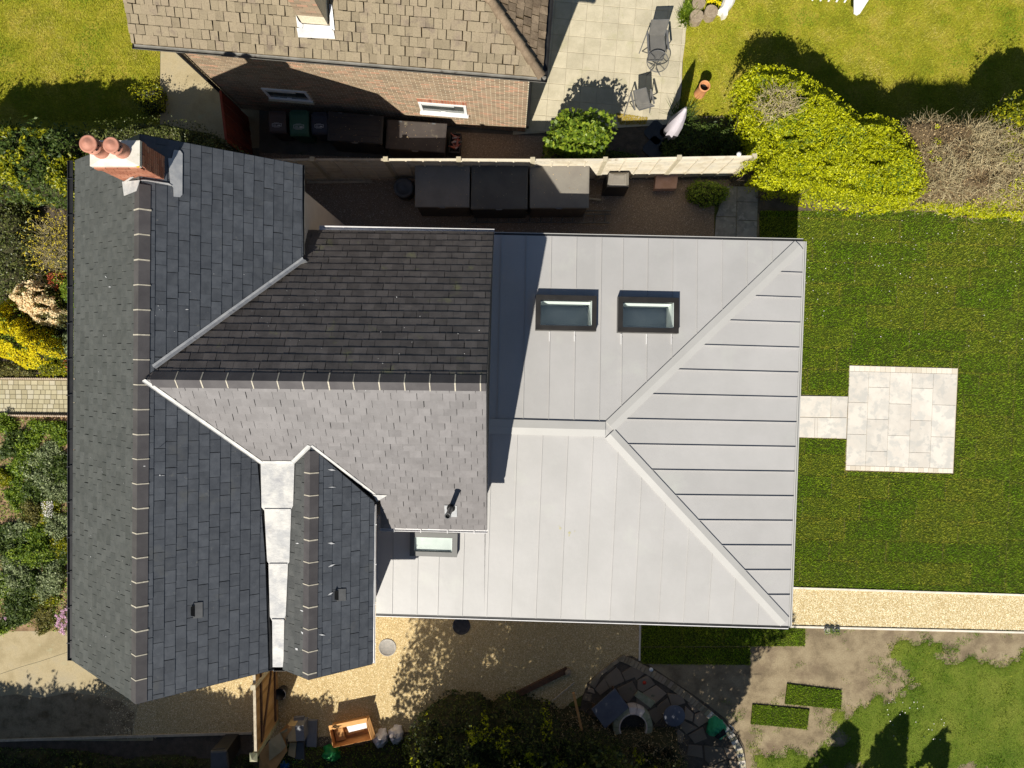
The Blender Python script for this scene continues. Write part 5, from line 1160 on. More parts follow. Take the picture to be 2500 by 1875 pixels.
P = rand_in(bg, 9000); P = P[(fbm(P, 3.4, 61) > .56) & (dist_edge(P, bg) > .02)]; V, F = blades(P, np.full(len(P), .11), .016, .8, .0); tag(cloud('coarse_grass', V, F, M['leaf_green'], None), kind='stuff')
P = rand_in(bg, 5000); P = P[fbm(P, 1.9, 88) > .60]; V, F = blades(P, np.full(len(P), .08), .014, .9, .0); tag(cloud('dry_grass', V, F, M['lawn_blade'], None), kind='stuff')
V, F = heightfield([(p.x, p.y) for p in poly('I', [(300, 700), (2500, 700), (2500, 1800), (300, 1800)])], lambda Q: np.where(np.where(inside(Q, bg), dist_edge(Q, bg), -dist_edge(Q, bg)) + (fbm(Q, 2.6, 7) - .5) * 1.0 > .18, .010 + .02 * fbm(Q, 5), -.05), .08, -.05)
tag(cloud('grass_floor', V, F, M['weed_base'], None), kind='stuff')
P = rand_in([(p.x, p.y) for p in poly('I', [(1300, 1180), (1700, 1250), (1680, 1480), (1350, 1450)])], 30); V, F = leaves(np.column_stack([P, np.full(len(P), .07)]), .035, .9, .9); tag(cloud('daisies', V, F, M['petal_white'], None), kind='stuff')

# ================================================================== FENCE, RED FENCE
fy = 5.29; fa, fb = at('d', 480, 346, 1.85), at('d', 1655, 336.5, 1.85); fd = unit(Vector((fb.x - fa.x, fb.y - fa.y, 0))); fn = Vector((fd.y, -fd.x, 0))
posts = [at('d', x, y, 1.92) for x, y in ((516, 345), (674, 343.4), (832.6, 343.6), (990.6, 343.6), (1150.7, 344.5), (1308, 344), (1467.6, 340), (1630, 337))]
fence = thing('fence', (posts[3].x, posts[3].y, 0), 'weathered wooden panel fence between the two back yards, its right end sunlit', 'fence')
for i, p in enumerate(posts):
    MB().box((p.x, p.y, .96), (0.10, 0.10, 1.92), rz=math.atan2(fd.y, fd.x)).box((p.x, p.y, 1.925), (0.12, 0.12, .02), rz=math.atan2(fd.y, fd.x)).build('post', M['concrete_post'], fence)
for i in range(len(posts) - 1):
    a, b = posts[i], posts[i + 1]; a = Vector((a.x, a.y, 0)); b = Vector((b.x, b.y, 0)); d = unit(b - a); n = Vector((d.y, -d.x, 0)); rz = math.atan2(d.y, d.x); L = (b - a).length - .11; m = (a + b) / 2
    top = MB().box(m + HZ * 1.86, (L, 0.055, 0.035), rz=rz).build('panel', M['grey_wood'] if i < 2 else M['fence_wood'], fence)
    for k in range(17):
        z = 0.08 + k * .105; s_ = n * (.012 + .001 * (k % 2)); u_ = Vector((0, 0, 0))
        q = [a + d * .055 + s_ + HZ * z + n * .010, a + d * (.055 + L) + s_ + HZ * (z + random.uniform(-.004, .004)) + n * .010, a + d * (.055 + L) + s_ + HZ * (z + .115), a + d * .055 + s_ + HZ * (z + .115)]
        mb = MB().add(q + [p - n * .008 for p in q], [(0, 1, 2, 3), (7, 6, 5, 4), (0, 4, 5, 1), (1, 5, 6, 2), (2, 6, 7, 3), (3, 7, 4, 0)]); mb.build('slat', M['fence_wood'], top)
    for k in range(5):
        x = .03 + (L + .0) * k / 4 + .03; MB().box(a + d * (x + .01) + n * .034 + HZ * .96, (.035, .022, 1.78), rz=rz).build('batten', M['fence_wood'], top)
rf0, rf1 = at('A', 1428, 590, 1.9), at('A', 1466, 905, 1.9)
rfn = thing('wooden_fence', (rf0.x, (rf0.y + rf1.y) / 2, 0), 'dark red boarded fence beside the wheelie bins', 'fence'); k = 0; L = (rf1 - rf0).length; d = unit(Vector((rf1.x - rf0.x, rf1.y - rf0.y, 0)))
while k * .13 < L:
    p = rf0 + d * (k * .13 + .065); MB().box((p.x + .012 * (k % 2), p.y, .95), (.12, .018, 1.9), rz=math.atan2(d.y, d.x)).build('board', M['red_wood'], rfn); k += 1
p = (rf0 + rf1) / 2; MB().box((p.x, p.y, 1.915), (L, .06, .03), rz=math.atan2(d.y, d.x)).build('top_rail', M['red_wood'], rfn)

# ================================================================== STORAGE SHEDS AND YARD THINGS
def lidbox(name, lab, cat, s, quad, z, body, lid, over=.03, th=.06, group=None, fall=0.0, ribs=0):
    q = [at(s, x, y, z) for x, y in quad]; c = sum(q, Vector()) / 4; t = thing(name, (c.x, c.y, 0), lab, cat, group)
    inn = shrinkq([Vector((p.x, p.y, 0)) for p in q], over); MB().prism([Vector((p.x, p.y, z - th)) for p in inn], 0.0).build('body', M[body], t)
    qq = [Vector((p.x, p.y, z - (fall if i > 1 else 0))) for i, p in enumerate(q)]; cc_ = sum(qq, Vector()) / 4
    inr = [lerp(p, cc_, .05) + HZ * .012 for p in qq]; low = [p - HZ * th for p in qq]
    mb = MB().add(low + qq + inr, [(i, (i + 1) % 4, (i + 1) % 4 + 4, i + 4)[::-1] for i in range(4)] + [(i + 4, (i + 1) % 4 + 4, (i + 1) % 4 + 8, i + 8)[::-1] for i in range(4)] + [(11, 10, 9, 8)])
    lo = mb.build('lid', M[lid], t)
    # two doors on the lower (camera-side) face
    a, b = inn[3], inn[2]; d = unit(b - a); L = (b - a).length
    for k in range(2):
        m = a + d * (L * (.26 + .48 * k)); MB().box(Vector((m.x, m.y, (z - th) / 2)) - Vector((-d.y, d.x, 0)) * .008, (L * .45, .02, (z - th) * .86), rz=math.atan2(d.y, d.x)).build('door', M[body], t)
    for k in (.22, .78):
        p = bilin(qq, k, .04); MB().box(p + HZ * .012, (.10, .035, .014), rz=math.atan2(d.y, d.x)).build('hinge', M['metal_dark'], lo)
    p = bilin(qq, .5, 1.0); MB().box(p + HZ * -.01 - Vector((0, .012, 0)), (.16, .03, .03), rz=math.atan2(d.y, d.x)).build('handle', M['metal_dark'], lo)
    P = np.array([list(bilin(inr, random.random(), random.random()) + HZ * .012) for _ in range(26)]); V, F = leaves(P, .03, .6, .9); tag(cloud('fallen_leaves', V, F, M['leaf_brown'], t), kind='stuff')
    for k in range(ribs):
        u0, u1 = bilin(inr, 0.03, (k + .5) / ribs), bilin(inr, .97, (k + .5) / ribs); dd = unit(u1 - u0)
        MB().box((u0 + u1) / 2 + HZ * .004, ((u1 - u0).length, .10, .012), rz=math.atan2(dd.y, dd.x)).build('lid_rib', M[lid], lo)
    return t, lo
lidbox('storage_shed', 'low storage shed with flat grey lid, left one of three against the fence', 'shed', 'B', [(477, 1052), (833, 1050), (829, 1340), (477, 1338)], 1.38, 'brown_plastic', 'shed_grey', fall=.04, group='low sheds along the fence')
lidbox('storage_shed', 'low storage shed with nearly black lid, middle one of three against the fence', 'shed', 'B', [(846, 1042), (1210, 1042), (1206, 1350), (838, 1352)], 1.40, 'black_plastic', 'shed_dark', fall=.05, group='low sheds along the fence')
lidbox('storage_shed', 'low storage shed with pale brown lid half in sun, right one of three', 'shed', 'B', [(1221, 1052), (1608, 1047), (1604, 1345), (1222, 1345)], 1.38, 'brown_plastic', 'shed_felt', fall=.04, group='low sheds along the fence')
lidbox('storage_box', 'black garden storage box with grooved lid beside the brick wall', 'storage box', 'Y', [(972, 245), (1440, 285), (1427, 525), (966, 495)], 1.05, 'black_plastic', 'black_plastic', ribs=5)
lidbox('storage_box', 'brown flat-topped storage box with a sunlit patch by the brick wall', 'storage box', 'Y', [(1468, 318), (1975, 352), (1952, 600), (1455, 560)], 0.9, 'brown_plastic', 'brown_plastic')
# crate of bottles
q = [at('Y', x, y, .35) for x, y in ((2003, 425), (2095, 433), (2083, 600), (1990, 595))]; c = sum(q, Vector()) / 4; t = thing('recycling_box', (c.x, c.y, 0), 'open black box full of empty bottles and cans', 'box')
for i in range(4):
    a, b = q[i], q[(i + 1) % 4]; MB().prism([a, b, lerp(b, c, .12), lerp(a, c, .12)], .02).build('side', M['black_plastic'], t)
MB().prism([lerp(p, c, .1) for p in q], 0, .04).build('base', M['black_plastic'], t)
for k in range(16):
    p = bilin(q, random.uniform(.25, .75), random.uniform(.12, .88)); a = random.uniform(0, 3.1); dd = Vector((math.cos(a) * .09, math.sin(a) * .09, random.uniform(-.03, .06)))
    p = Vector((p.x, p.y, .26 + random.uniform(0, .08))); MB().tube([p - dd, p + dd * .3, p + dd * .7, p + dd * 1.3], [.032, .032, .014, .013], 8).build('bottle', M['bottle'], t)
# wheelie bins
def bin_(px, m, lab):
    q = [at('Y', x, y, 1.05) for x, y in px]; c = sum(q, Vector()) / 4; w = ((q[1] - q[0]).length + (q[2] - q[3]).length) / 2 * .97; l = ((q[3] - q[0]).length + (q[2] - q[1]).length) / 2
    t = thing('wheelie_bin', (c.x, c.y, 0), lab, 'bin', 'wheelie bins by the brick wall'); t.rotation_euler.z = 0; ORG[t.name] = Vector((c.x, c.y, 0))
    B_ = lambda pts, nm, mt, par=t: None
    s = lambda x, y, z: Vector((c.x + x * w, c.y + y * l, z))
    mb = MB().add([s(-.38, -.36, .06), s(.38, -.36, .06), s(.38, .30, .06), s(-.38, .30, .06), s(-.47, -.46, .98), s(.47, -.46, .98), s(.47, .40, .98), s(-.47, .40, .98)], [(3, 2, 1, 0), (0, 1, 5, 4), (1, 2, 6, 5), (2, 3, 7, 6), (3, 0, 4, 7), (4, 5, 6, 7)]); mb.build('body', M[m], t)
    prof = [(-.50, 1.00), (-.42, 1.05), (-.10, 1.085), (.28, 1.075), (.42, 1.04), (.46, 1.0)]
    vv = [s(x, y, z) for y, z in prof for x in (-.5, -.42, .42, .5)]; 
    for i in range(0, len(vv), 4): vv[i].z -= .03; vv[i + 3].z -= .03
    mb = MB().add(vv, [(4 * i + k, 4 * i + k + 1, 4 * i + k + 5, 4 * i + k + 4) for i in range(5) for k in range(3)]); vb = [p - HZ * .04 for p in vv]
    mb.add(vv + vb, [(4 * i, 4 * i + 24, 4 * i + 28, 4 * i + 4) for i in range(5)] + [(4 * i + 3, 4 * i + 7, 4 * i + 31, 4 * i + 27) for i in range(5)] + [(0, 1, 25, 24), (1, 2, 26, 25), (2, 3, 27, 26)]); lid = mb.build('lid', M[m], t)
    MB().tube([s(-.4, .47, 1.0), s(.4, .47, 1.0)], .018, 8).build('handle', M[m], t)
    for x in (-.42, .42): MB().tube([s(x, .42, .1) - Vector((.02, 0, 0)), s(x, .42, .1) + Vector((.02, 0, 0))], .09, 12).build('wheel', M['black_plastic'], t)
    mb = MB()
    for (x0, y0, x1, y1) in ((-.26, -.24, .26, -.225), (-.26, -.12, .26, -.105), (-.27, -.24, -.25, -.105), (.25, -.24, .27, -.105), (-.20, -.20, -.02, -.19), (-.20, -.17, -.05, -.16), (.04, -.21, .20, -.17), (-.18, -.28, .18, -.27), (-.16, -.08, .12, -.07)):
        zz = 1.085
        mb.add([s(x0, y0, zz), s(x1, y0, zz), s(x1, y1, zz), s(x0, y1, zz)], [(0, 1, 2, 3)])
    mb.build('lid_print', M['label_ink'], lid); return t
bin_([(462, 235), (622, 240), (615, 432), (468, 425)], 'bin_brown', 'brown wheelie bin next to the red fence')
bin_([(645, 228), (815, 232), (805, 455), (640, 450)], 'bin_green', 'green wheelie bin between the brown and the navy one')
bin_([(828, 245), (972, 250), (965, 440), (825, 435)], 'bin_navy', 'dark navy wheelie bin beside the black storage box')
# ladder lying by the sheds
la, lb = at('B', 845, 1388, .12), at('B', 1745, 1388, .12); lc, ld = at('B', 840, 1440, .12), at('B', 1738, 1443, .12); t = thing('ladder', tuple((la + ld) / 2 - HZ * .12), 'extension ladder lying flat in the shade between sheds and extension', 'ladder')
for a, b in ((la, lb), (lc, ld), (la + Vector((.35, .09, .05)), lb + Vector((.0, .09, .05)))):
    d = unit(b - a); MB().box((a + b) / 2, ((b - a).length, .03, .07), rz=math.atan2(d.y, d.x)).build('rail', M['gutter_grey'], t)
for k in range(13):
    a, b = lerp(la, lb, (k + .5) / 13), lerp(lc, ld, (k + .5) / 13); MB().tube([a + (a - b) * .15 + HZ * .01, b], .016, 8).build('rung', M['gutter_grey'], t)
# square planter bin, pink slab, stick, black round water butt
q = [at('B', x, y, .95) for x, y in ((1735, 1118), (1862, 1117), (1862, 1212), (1722, 1210))]; c = sum(q, Vector()) / 4; t = thing('compost_bin', (c.x, c.y, 0), 'square brown composter with hatch lid standing in front of the fence', 'bin')
lo_ = [Vector((c.x + (p.x - c.x) * 1.12, c.y + (p.y - c.y) * 1.12, 0)) for p in q]; mb = MB().add(lo_ + q, [(i, (i + 1) % 4, (i + 1) % 4 + 4, i + 4)[::-1] for i in range(4)]); mb.build('body', M['black_plastic'], t)
inr = [lerp(p, c, .3) + HZ * .05 for p in q]; MB().add([p + HZ * 0 for p in q] + inr, [(i, (i + 1) % 4, (i + 1) % 4 + 4, i + 4)[::-1] for i in range(4)] + [(7, 6, 5, 4)]).build('lid', M['shed_felt'], t)
MB().prism([lerp(p, c, .45) + HZ * .07 for p in q], 0, up=-HZ * .03).build('hatch', M['shed_felt'], t)
q = [at('B', x, y, .28) for x, y in ((2040, 1130), (2183, 1130), (2170, 1220), (2030, 1222))]; c = sum(q, Vector()) / 4
MBp = MB().prism(q, 0.0); o = one('stone_block', M['pink_slab'], (c.x, c.y, 0), 'pinkish rectangular block on the gravel by the fence', 'block', MBp)
a, b = at('B', 1606, 1285, .1), at('B', 1682, 1295, .1); one('timber_offcut', M['grey_wood'], ((a.x + b.x) / 2, (a.y + b.y) / 2, 0), 'short pale timber offcut beside the right-hand storage shed', 'timber', MB().box((a + b) / 2, ((b - a).length, .05, .05), rz=math.atan2((b - a).y, (b - a).x)))
c = at('B', 405, 1215, .5); t = thing('water_butt', (c.x, c.y, 0), 'squat round black butt in the shade left of the sheds', 'water butt')
MB().lathe((c.x, c.y, 0), [(.22, 0), (.27, .1), (.29, .4), (.27, .5)], 20).build('tub', M['black_plastic'], t); MB().lathe((c.x, c.y, .5), [(.28, 0), (.28, .03), (.20, .05), (.19, .03), (.06, .035), (.001, .04)], 20).build('lid', M['metal_dark'], t)
for i, (x0, y0, x1, y1) in enumerate(((780, 820, 1330, 815), (790, 845, 1340, 840))):
    a, b = at('Y', x0, y0, .06), at('Y', x1, y1, .06); d = unit(b - a)
    one('long_plank', M['grey_wood'], ((a.x + b.x) / 2, (a.y + b.y) / 2, 0), ('long plank lying along the foot of the shaded fence, nearest the fence', 'long plank lying along the foot of the shaded fence, nearer the house')[i], 'plank', MB().box((a + b) / 2 - HZ * .03, ((b - a).length, .07, .06), rz=math.atan2(d.y, d.x)))

# ================================================================== NEIGHBOUR'S GARDEN THINGS
def frame_tubes(t, runs, r, m, name): 
    for pts in runs: MB().tube(pts, r, 8).build(name, M[m], t)
def panel(t, pts, m, name, th=.008):
    return MB().prism([Vector(p) for p in pts], 0, up=Vector((0, 0, -th))).build(name, M[m], t)
# recliner
pz = lambda x, y, z: at('P', x, y, z)
c = at('P', 640, 560); t = thing('sun_recliner', (c.x, c.y, 0), 'grey sling recliner with high back on the slab patio', 'recliner')
BTL, BTR, BBL, BBR = pz(560, 300, .98), pz(822, 292, .98), pz(515, 540, .42), pz(745, 545, .42)
SFL, SFR = pz(510, 760, .45), pz(765, 755, .45); LFL, LFR = pz(500, 905, .40), pz(720, 905, .40)
panel(t, [BTL, BTR, BBR, BBL], 'sling', 'back_sling'); panel(t, [BBL + HZ * .02, BBR + HZ * .02, SFR, SFL], 'sling', 'seat_sling'); panel(t, [SFL - HZ * .01, SFR - HZ * .01, LFR - HZ * .04, LFL - HZ * .04], 'sling', 'leg_sling')
frame_tubes(t, [[BTL, BBL, SFL, LFL], [BTR, BBR, SFR, LFR], [BTL, BTR], [LFL, LFR]], .014, 'metal_dark', 'side_rail')
for s_, (x0, y0, x1, y1) in enumerate(((496, 470, 512, 800), (790, 450, 812, 740))):
    a, b = pz(x0, y0, .62), pz(x1, y1, .60); d = unit(b - a); MB().box((a + b) / 2, ((b - a).length, .05, .025), rz=math.atan2(d.y, d.x)).build('armrest', M['metal_dark'], t)
    ob = Vector((-.12 if s_ == 0 else .12, 0, 0))
    MB().tube([a, Vector((a.x, a.y, 0)) + ob + Vector((0, -.35, 0))], .014, 8).build('leg', M['metal_dark'], t); MB().tube([b, Vector((b.x, b.y, 0)) + ob * .6 + Vector((0, .32, 0))], .014, 8).build('leg', M['metal_dark'], t)
# round side table
zt_ = .52; c = at('P', 648, 917, zt_); rr = (at('P', 812, 917, zt_) - at('P', 484, 917, zt_)).length / 2; t = thing('side_table', (c.x, c.y, 0), 'small round see-through table at the foot of the recliner', 'table')
MB().lathe((c.x, c.y, zt_), [(rr - .012, -.012), (rr + .004, -.012), (rr + .004, .012), (rr - .012, .012), (rr - .012, -.012)], 40).build('rim', M['metal_dark'], t)
MB().disc((c.x, c.y, zt_), rr - .01, 40).build('table_top', M['open_mesh'], t)
for k in range(4):
    a = .75 + k * math.pi / 2; e = Vector((math.cos(a), math.sin(a), 0)); MB().tube([Vector((c.x, c.y, zt_ - .015)) + e * rr, Vector((c.x, c.y, zt_ - .03)) + e * rr * .4, Vector((c.x, c.y, zt_ - .2)) + e * .03, Vector((c.x, c.y, .12)) + e * .05, Vector((c.x, c.y, 0)) + e * rr * 1.0], .011, 8).build('leg', M['metal_dark'], t)
# armchair
c = at('P', 420, 1520); t = thing('garden_chair', (c.x, c.y, 0), 'grey sling garden armchair between the leafy bush and folded parasol', 'chair')
BTL, BTR, BBL, BBR = pz(285, 1365, .95), pz(475, 1312, .95), pz(322, 1592, .45), pz(528, 1545, .45); SFL, SFR = pz(375, 1655, .44), pz(600, 1590, .44)
panel(t, [BTL, BTR, BBR, BBL], 'sling', 'back_sling'); panel(t, [BBL, BBR, SFR, SFL], 'sling', 'seat_sling'); frame_tubes(t, [[BTL, BBL, SFL], [BTR, BBR, SFR], [BTL, BTR], [SFL, SFR]], .014, 'metal_dark', 'side_rail')
for s_, (x0, y0, x1, y1) in enumerate(((250, 1385, 305, 1650), (545, 1335, 595, 1555))):
    a, b = pz(x0, y0, .64), pz(x1, y1, .62); d = unit(b - a); MB().box((a + b) / 2, ((b - a).length, .05, .025), rz=math.atan2(d.y, d.x)).build('armrest', M['sling'], t)
    ob = Vector((-.10 if s_ == 0 else .10, 0, 0)); MB().tube([a, Vector((a.x, a.y, 0)) + ob + Vector((0, -.45, 0))], .014, 8).build('leg', M['metal_dark'], t); MB().tube([b, Vector((b.x, b.y, 0)) + ob * .4 + Vector((0, .45, 0))], .014, 8).build('leg', M['metal_dark'], t)
# folded parasol on its slab cross
c = at('Q', 1105, 1435, .08); t = thing('parasol', (c.x, c.y, 0), 'folded pale lilac parasol standing on a cross of dark slabs', 'parasol')
MB().tube([(c.x, c.y, 0), (c.x, c.y, 2.62)], .022, 10).build('pole', M['metal_dark'], t)
n = 16; prof = [(.35, .05), (.55, .13), (.9, .17), (1.5, .15), (2.1, .10), (2.5, .045), (2.6, .02)]; vv = []
for z, r in prof:
    for k in range(n): rr_ = r * (1 + (.32 if k % 2 else -.25) * min(1, r / .12)); a = 2 * math.pi * k / n + z * .3; vv.append(Vector((c.x + .03 * (2.6 - z) + rr_ * math.cos(a), c.y + rr_ * math.sin(a), z)))
MB().add(vv, [(i * n + k, i * n + (k + 1) % n, (i + 1) * n + (k + 1) % n, (i + 1) * n + k) for i in range(len(prof) - 1) for k in range(n)], True).build('canopy', M['parasol'], t)
for dx, dy, rz in ((-.30, 0.02, .5), (.30, -.02, .5), (.02, .33, .5), (-.02, -.33, .5)):
    r_ = Matrix.Rotation(-.75, 3, 'Z') @ Vector((dx, dy, 0)); p = Vector((c.x, c.y, .035)) + r_; q_ = [p + Matrix.Rotation(-.75, 3, 'Z') @ Vector((x, y, .03)) for x, y in ((-.21, -.27), (.21, -.27), (.27, -.2), (.27, .2), (.21, .27), (-.21, .27), (-.27, .2), (-.27, -.2))]
    MB().prism(q_, 0.03).build('base_slab', M['slab_black'], t)
MB().lathe((c.x, c.y, .06), [(.06, 0), (.05, .06), (.03, .3)], 12).build('pole_socket', M['metal_dark'], t)
# terracotta pot on the lawn
b0_, b1_ = at('P', 1270, 1410), at('P', 1340, 1310, .75); c = b0_; t = thing('terracotta_pot', (c.x, c.y, 0), 'tall orange clay chimney pot standing on the sunny lawn', 'pot')
MB().lathe((c.x, c.y, 0), [(.15, 0), (.155, .05), (.14, .12), (.135, .5), (.15, .54), (.155, .60), (.13, .61), (.12, .58), (.12, .2)], 28).build('body', M['terracotta_orange'], t); MB().disc((c.x, c.y, .40), .12, 20).build('soil_fill', M['inside_dark'], t)
# logs, driftwood, white bench
for i, (x, y, r, lab) in enumerate(((1240, 235, 100, 'sawn log stump next to the grass tuft, lowest of three'), (1455, 170, 98, 'sawn log stump beside the bleached driftwood'), (1270, 30, 100, 'sawn log stump cut by the top edge'))):
    c = at('P', x, y, .3); rr = (at('P', x + r, y, .3) - c).length; n_ = 22; rad = [rr * random.uniform(.94, 1.05) for _ in range(n_)]
    ring = [Vector((c.x + rad[k] * math.cos(6.283 * k / n_), c.y + rad[k] * math.sin(6.283 * k / n_), .3)) for k in range(n_)]
    t = thing('log_stump', (c.x, c.y, 0), lab, 'log', 'log stumps'); MB().prism(ring, 0.0).build('bark', M['log'], t)
    for q_ in range(3): MB().lathe((c.x, c.y, .301), [(rr * (.25 + .25 * q_), 0), (rr * (.25 + .25 * q_) + .006, .004), (rr * (.25 + .25 * q_) + .012, 0)], 24).build('growth_ring', M['log'], t)
pts = [at('P', x, y, .25) for x, y in ((1640, 245), (1700, 225), (1700, 175), (1790, 60), (1830, -40), (1650, -40), (1600, 90), (1560, 150), (1625, 185))]
mb = MB(); c = sum(pts, Vector()) / len(pts); top = [lerp(p, c, .35) + HZ * .08 for p in pts]; n_ = len(pts)
mb.add([Vector((p.x, p.y, .0)) for p in pts] + pts + top, [(i, (i + 1) % n_, (i + 1) % n_ + n_, i + n_) for i in range(n_)] + [(i + n_, (i + 1) % n_ + n_, (i + 1) % n_ + 2 * n_, i + 2 * n_) for i in range(n_)] + [tuple(range(2 * n_, 3 * n_))])
one('driftwood', M['bleached'], (c.x, c.y, 0), 'bleached white driftwood piece beside the log stumps', 'driftwood', mb)
c = at('C', 1030, -60, .45); t = thing('garden_bench', (c.x, c.y, 0), 'white painted slatted bench cut off by the top edge', 'bench')
for k in range(5):
    a = at('C', 870 + k * 52, 8 + k * 3, .45); MB().box(a + Vector((.02, .26, 0)), (.045, .56, .03), rz=-.55).build('seat_slat', M['white_paint'], t)
for x in (890, 1090): 
    a = at('C', x, -20, 0); MB().box((a.x, a.y + .15, .22), (.05, .05, .44)).build('leg', M['white_paint'], t)
arm = [at('C', x, y, .62) for x, y in ((1112, 84), (1132, 97), (1150, 88), (1206, 0), (1216, -60), (1120, -60), (1112, 0))]; MB().prism(arm, 0, up=-HZ * .04).build('armrest', M['white_paint'], t)
# small white light on fence, solar lights
c = at('C', 366, 998, 1.98); t = thing('post_lamp', (c.x, c.y, 0), 'little white ball lamp at the back of the fence', 'lamp'); MB().lathe((c.x, c.y, 1.98), [(.001, -.06), (.045, -.04), (.062, 0), (.045, .045), (.001, .06)], 16).build('globe', M['white_paint'], t); MB().tube([(c.x, c.y, 0), (c.x, c.y, 1.93)], .012, 6).build('stake', M['metal_dark'], t)

# ================================================================== DRIVE SIDE: GATE, BOXES, BAGS, CRAZY PAVING
ga, gb = at('J', 215, 205, 1.85), at('J', 235, 1235, 1.85); gd = unit(Vector((gb.x - ga.x, gb.y - ga.y, 0))); gl = (gb - ga).length; t = thing('wooden_gate', (ga.x, (ga.y + gb.y) / 2, 0), 'tall orange-brown boarded gate seen edge-on beside the house', 'gate'); gn = Vector((-gd.y, gd.x, 0)); rz = math.atan2(gd.y, gd.x)
k = 0
while k * .10 < gl:
    p = Vector((ga.x, ga.y, 0)) + gd * (k * .10 + .05); MB().box(p + HZ * .93, (.094, .020, 1.80), rz=rz).build('board', M['gate_wood'], t); k += 1
m = Vector((ga.x, ga.y, 0)) + gd * (gl / 2)
MB().box(m + HZ * 1.86, (gl, .07, .03), rz=rz).build('top_rail', M['grey_wood'], t)
for z in (.35, 1.45): MB().box(m + gn * .03 + HZ * z, (gl * .96, .035, .09), rz=rz).build('ledge', M['dark_wood'], t)
A_, B_ = m - gd * gl * .45 + gn * .03 + HZ * .40, m + gd * gl * .45 + gn * .03 + HZ * 1.40; dd = B_ - A_; MB().add([A_ + gn * o + HZ * h for o in (-.016, .016) for h in (-.05, .05)] + [B_ + gn * o + HZ * h for o in (-.016, .016) for h in (-.05, .05)], [(0, 1, 3, 2), (4, 6, 7, 5), (0, 4, 5, 1), (2, 3, 7, 6), (0, 2, 6, 4), (1, 5, 7, 3)]).build('brace', M['dark_wood'], t)
p = at('J', 210, 400, 1.9); t2 = thing('gate_post', (p.x, p.y, 0), 'weathered post where the gate top rail is hinged, nearest the house', 'post', 'gate posts'); MB().box((p.x, p.y, .97), (.11, .11, 1.94)).box((p.x, p.y, 1.96), (.13, .13, .03)).build('shaft', M['concrete_post'], t2)
p = at('J', 205, 1310, 1.9); t2 = thing('gate_post', (p.x, p.y, 0), 'mossy capped post at the far end of the gate, by the cardboard', 'post', 'gate posts'); MB().box((p.x, p.y, .97), (.13, .13, 1.9)).add([Vector((p.x + x, p.y + y, 1.9)) for x, y in ((-.1, -.12), (.1, -.12), (.1, .12), (-.1, .12))] + [Vector((p.x, p.y, 2.02))], [(0, 1, 4), (1, 2, 4), (2, 3, 4), (3, 0, 4)]).build('shaft', M['fire_stone'], t2)
# black bucket
c = at('J', 548, 500, .32); t = thing('bucket', (c.x, c.y, 0), 'black builder\'s bucket standing between gate and gravel', 'bucket'); MB().lathe((c.x, c.y, 0), [(.12, 0), (.165, .32), (.175, .325), (.17, .335), (.158, .33), (.115, .03), (.001, .03)], 26).build('tub', M['black_plastic'], t)
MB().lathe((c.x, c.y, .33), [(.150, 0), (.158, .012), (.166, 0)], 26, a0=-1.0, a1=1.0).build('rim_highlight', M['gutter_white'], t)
# open cardboard box with packing
def obox(name, lab, s, quad, z, m, inner, group=None):
    q = [at(s, x, y, z) for x, y in quad]; c = sum(q, Vector()) / 4; t = thing(name, (c.x, c.y, 0), lab, 'cardboard box', group)
    for i in range(4):
        a, b = q[i], q[(i + 1) % 4]; MB().prism([a, b, lerp(b, c, .03), lerp(a, c, .03)], .01).build('side', M[m], t)
    MB().prism([lerp(p, c, .02) for p in q], 0.0, .02).build('base', M[m], t)
    return t, q, c
t, q, c = obox('cardboard_box', 'large open brown carton with white packing inside, on the gravel edge', 'J', [(1180, 960), (1660, 860), (1725, 1085), (1225, 1190)], .42, 'cardboard', None)
fl = [q[0], q[1], q[1] + Vector((.03, .17, .10)), q[0] + Vector((-.0, .17, .10))]; MB().prism(fl, 0, up=-HZ * .008).build('flap', M['cardboard'], t)
fl = [q[1], q[2], q[2] + Vector((.10, .02, -.1)), q[1] + Vector((.07, .12, -.06))]; MB().prism(fl, 0, up=-HZ * .008).build('flap', M['cardboard'], t)
MB().prism([bilin(q, .42, .1), bilin(q, .95, .1), bilin(q, .93, .42), bilin(q, .45, .45)], .12, .30).build('packing_foam', M['poly_white'], t)
MB().prism([bilin(q, .3, .45), bilin(q, .8, .4), bilin(q, .78, .7), bilin(q, .32, .75)], .02, .12).build('folded_card', M['cardboard'], t)
MB().prism([bilin(q, .05, .1), bilin(q, .28, .1), bilin(q, .28, .9), bilin(q, .05, .9)], .02, .2).build('folded_card', M['cardboard'], t)
# leaning boards of cardboard
sheets = [([(275, 1250), (640, 880), (700, 950), (330, 1448)], .62, 'cardboard'), ([(280, 1290), (600, 1000), (640, 1230), (470, 1500), (275, 1500)], .55, 'cardboard'), ([(400, 1110), (545, 985), (625, 1170), (560, 1240), (405, 1360)], .66, 'cardboard_pale'), ([(545, 990), (640, 935), (640, 975), (548, 1015)], .68, 'cardboard_pale')]
for i, (pts, z, m) in enumerate(sheets):
    p = [at('J', x, y, z - .18 * (k / len(pts))) for k, (x, y) in enumerate(pts)]; c = sum(p, Vector()) / len(p)
    one('cardboard_sheet', M[m], (c.x, c.y, 0), ('long orange-brown cardboard sheet propped against the gate, undermost', 'big folded cardboard sheet reaching the bottom edge by the gate', 'paler cardboard panel lying on top of the heap by the gate', 'narrow cardboard flap on the heap beside the taped carton')[i], 'cardboard', MB().prism(p, 0, up=Vector((0, 0, -.012))), 'cardboard heaped against the gate')
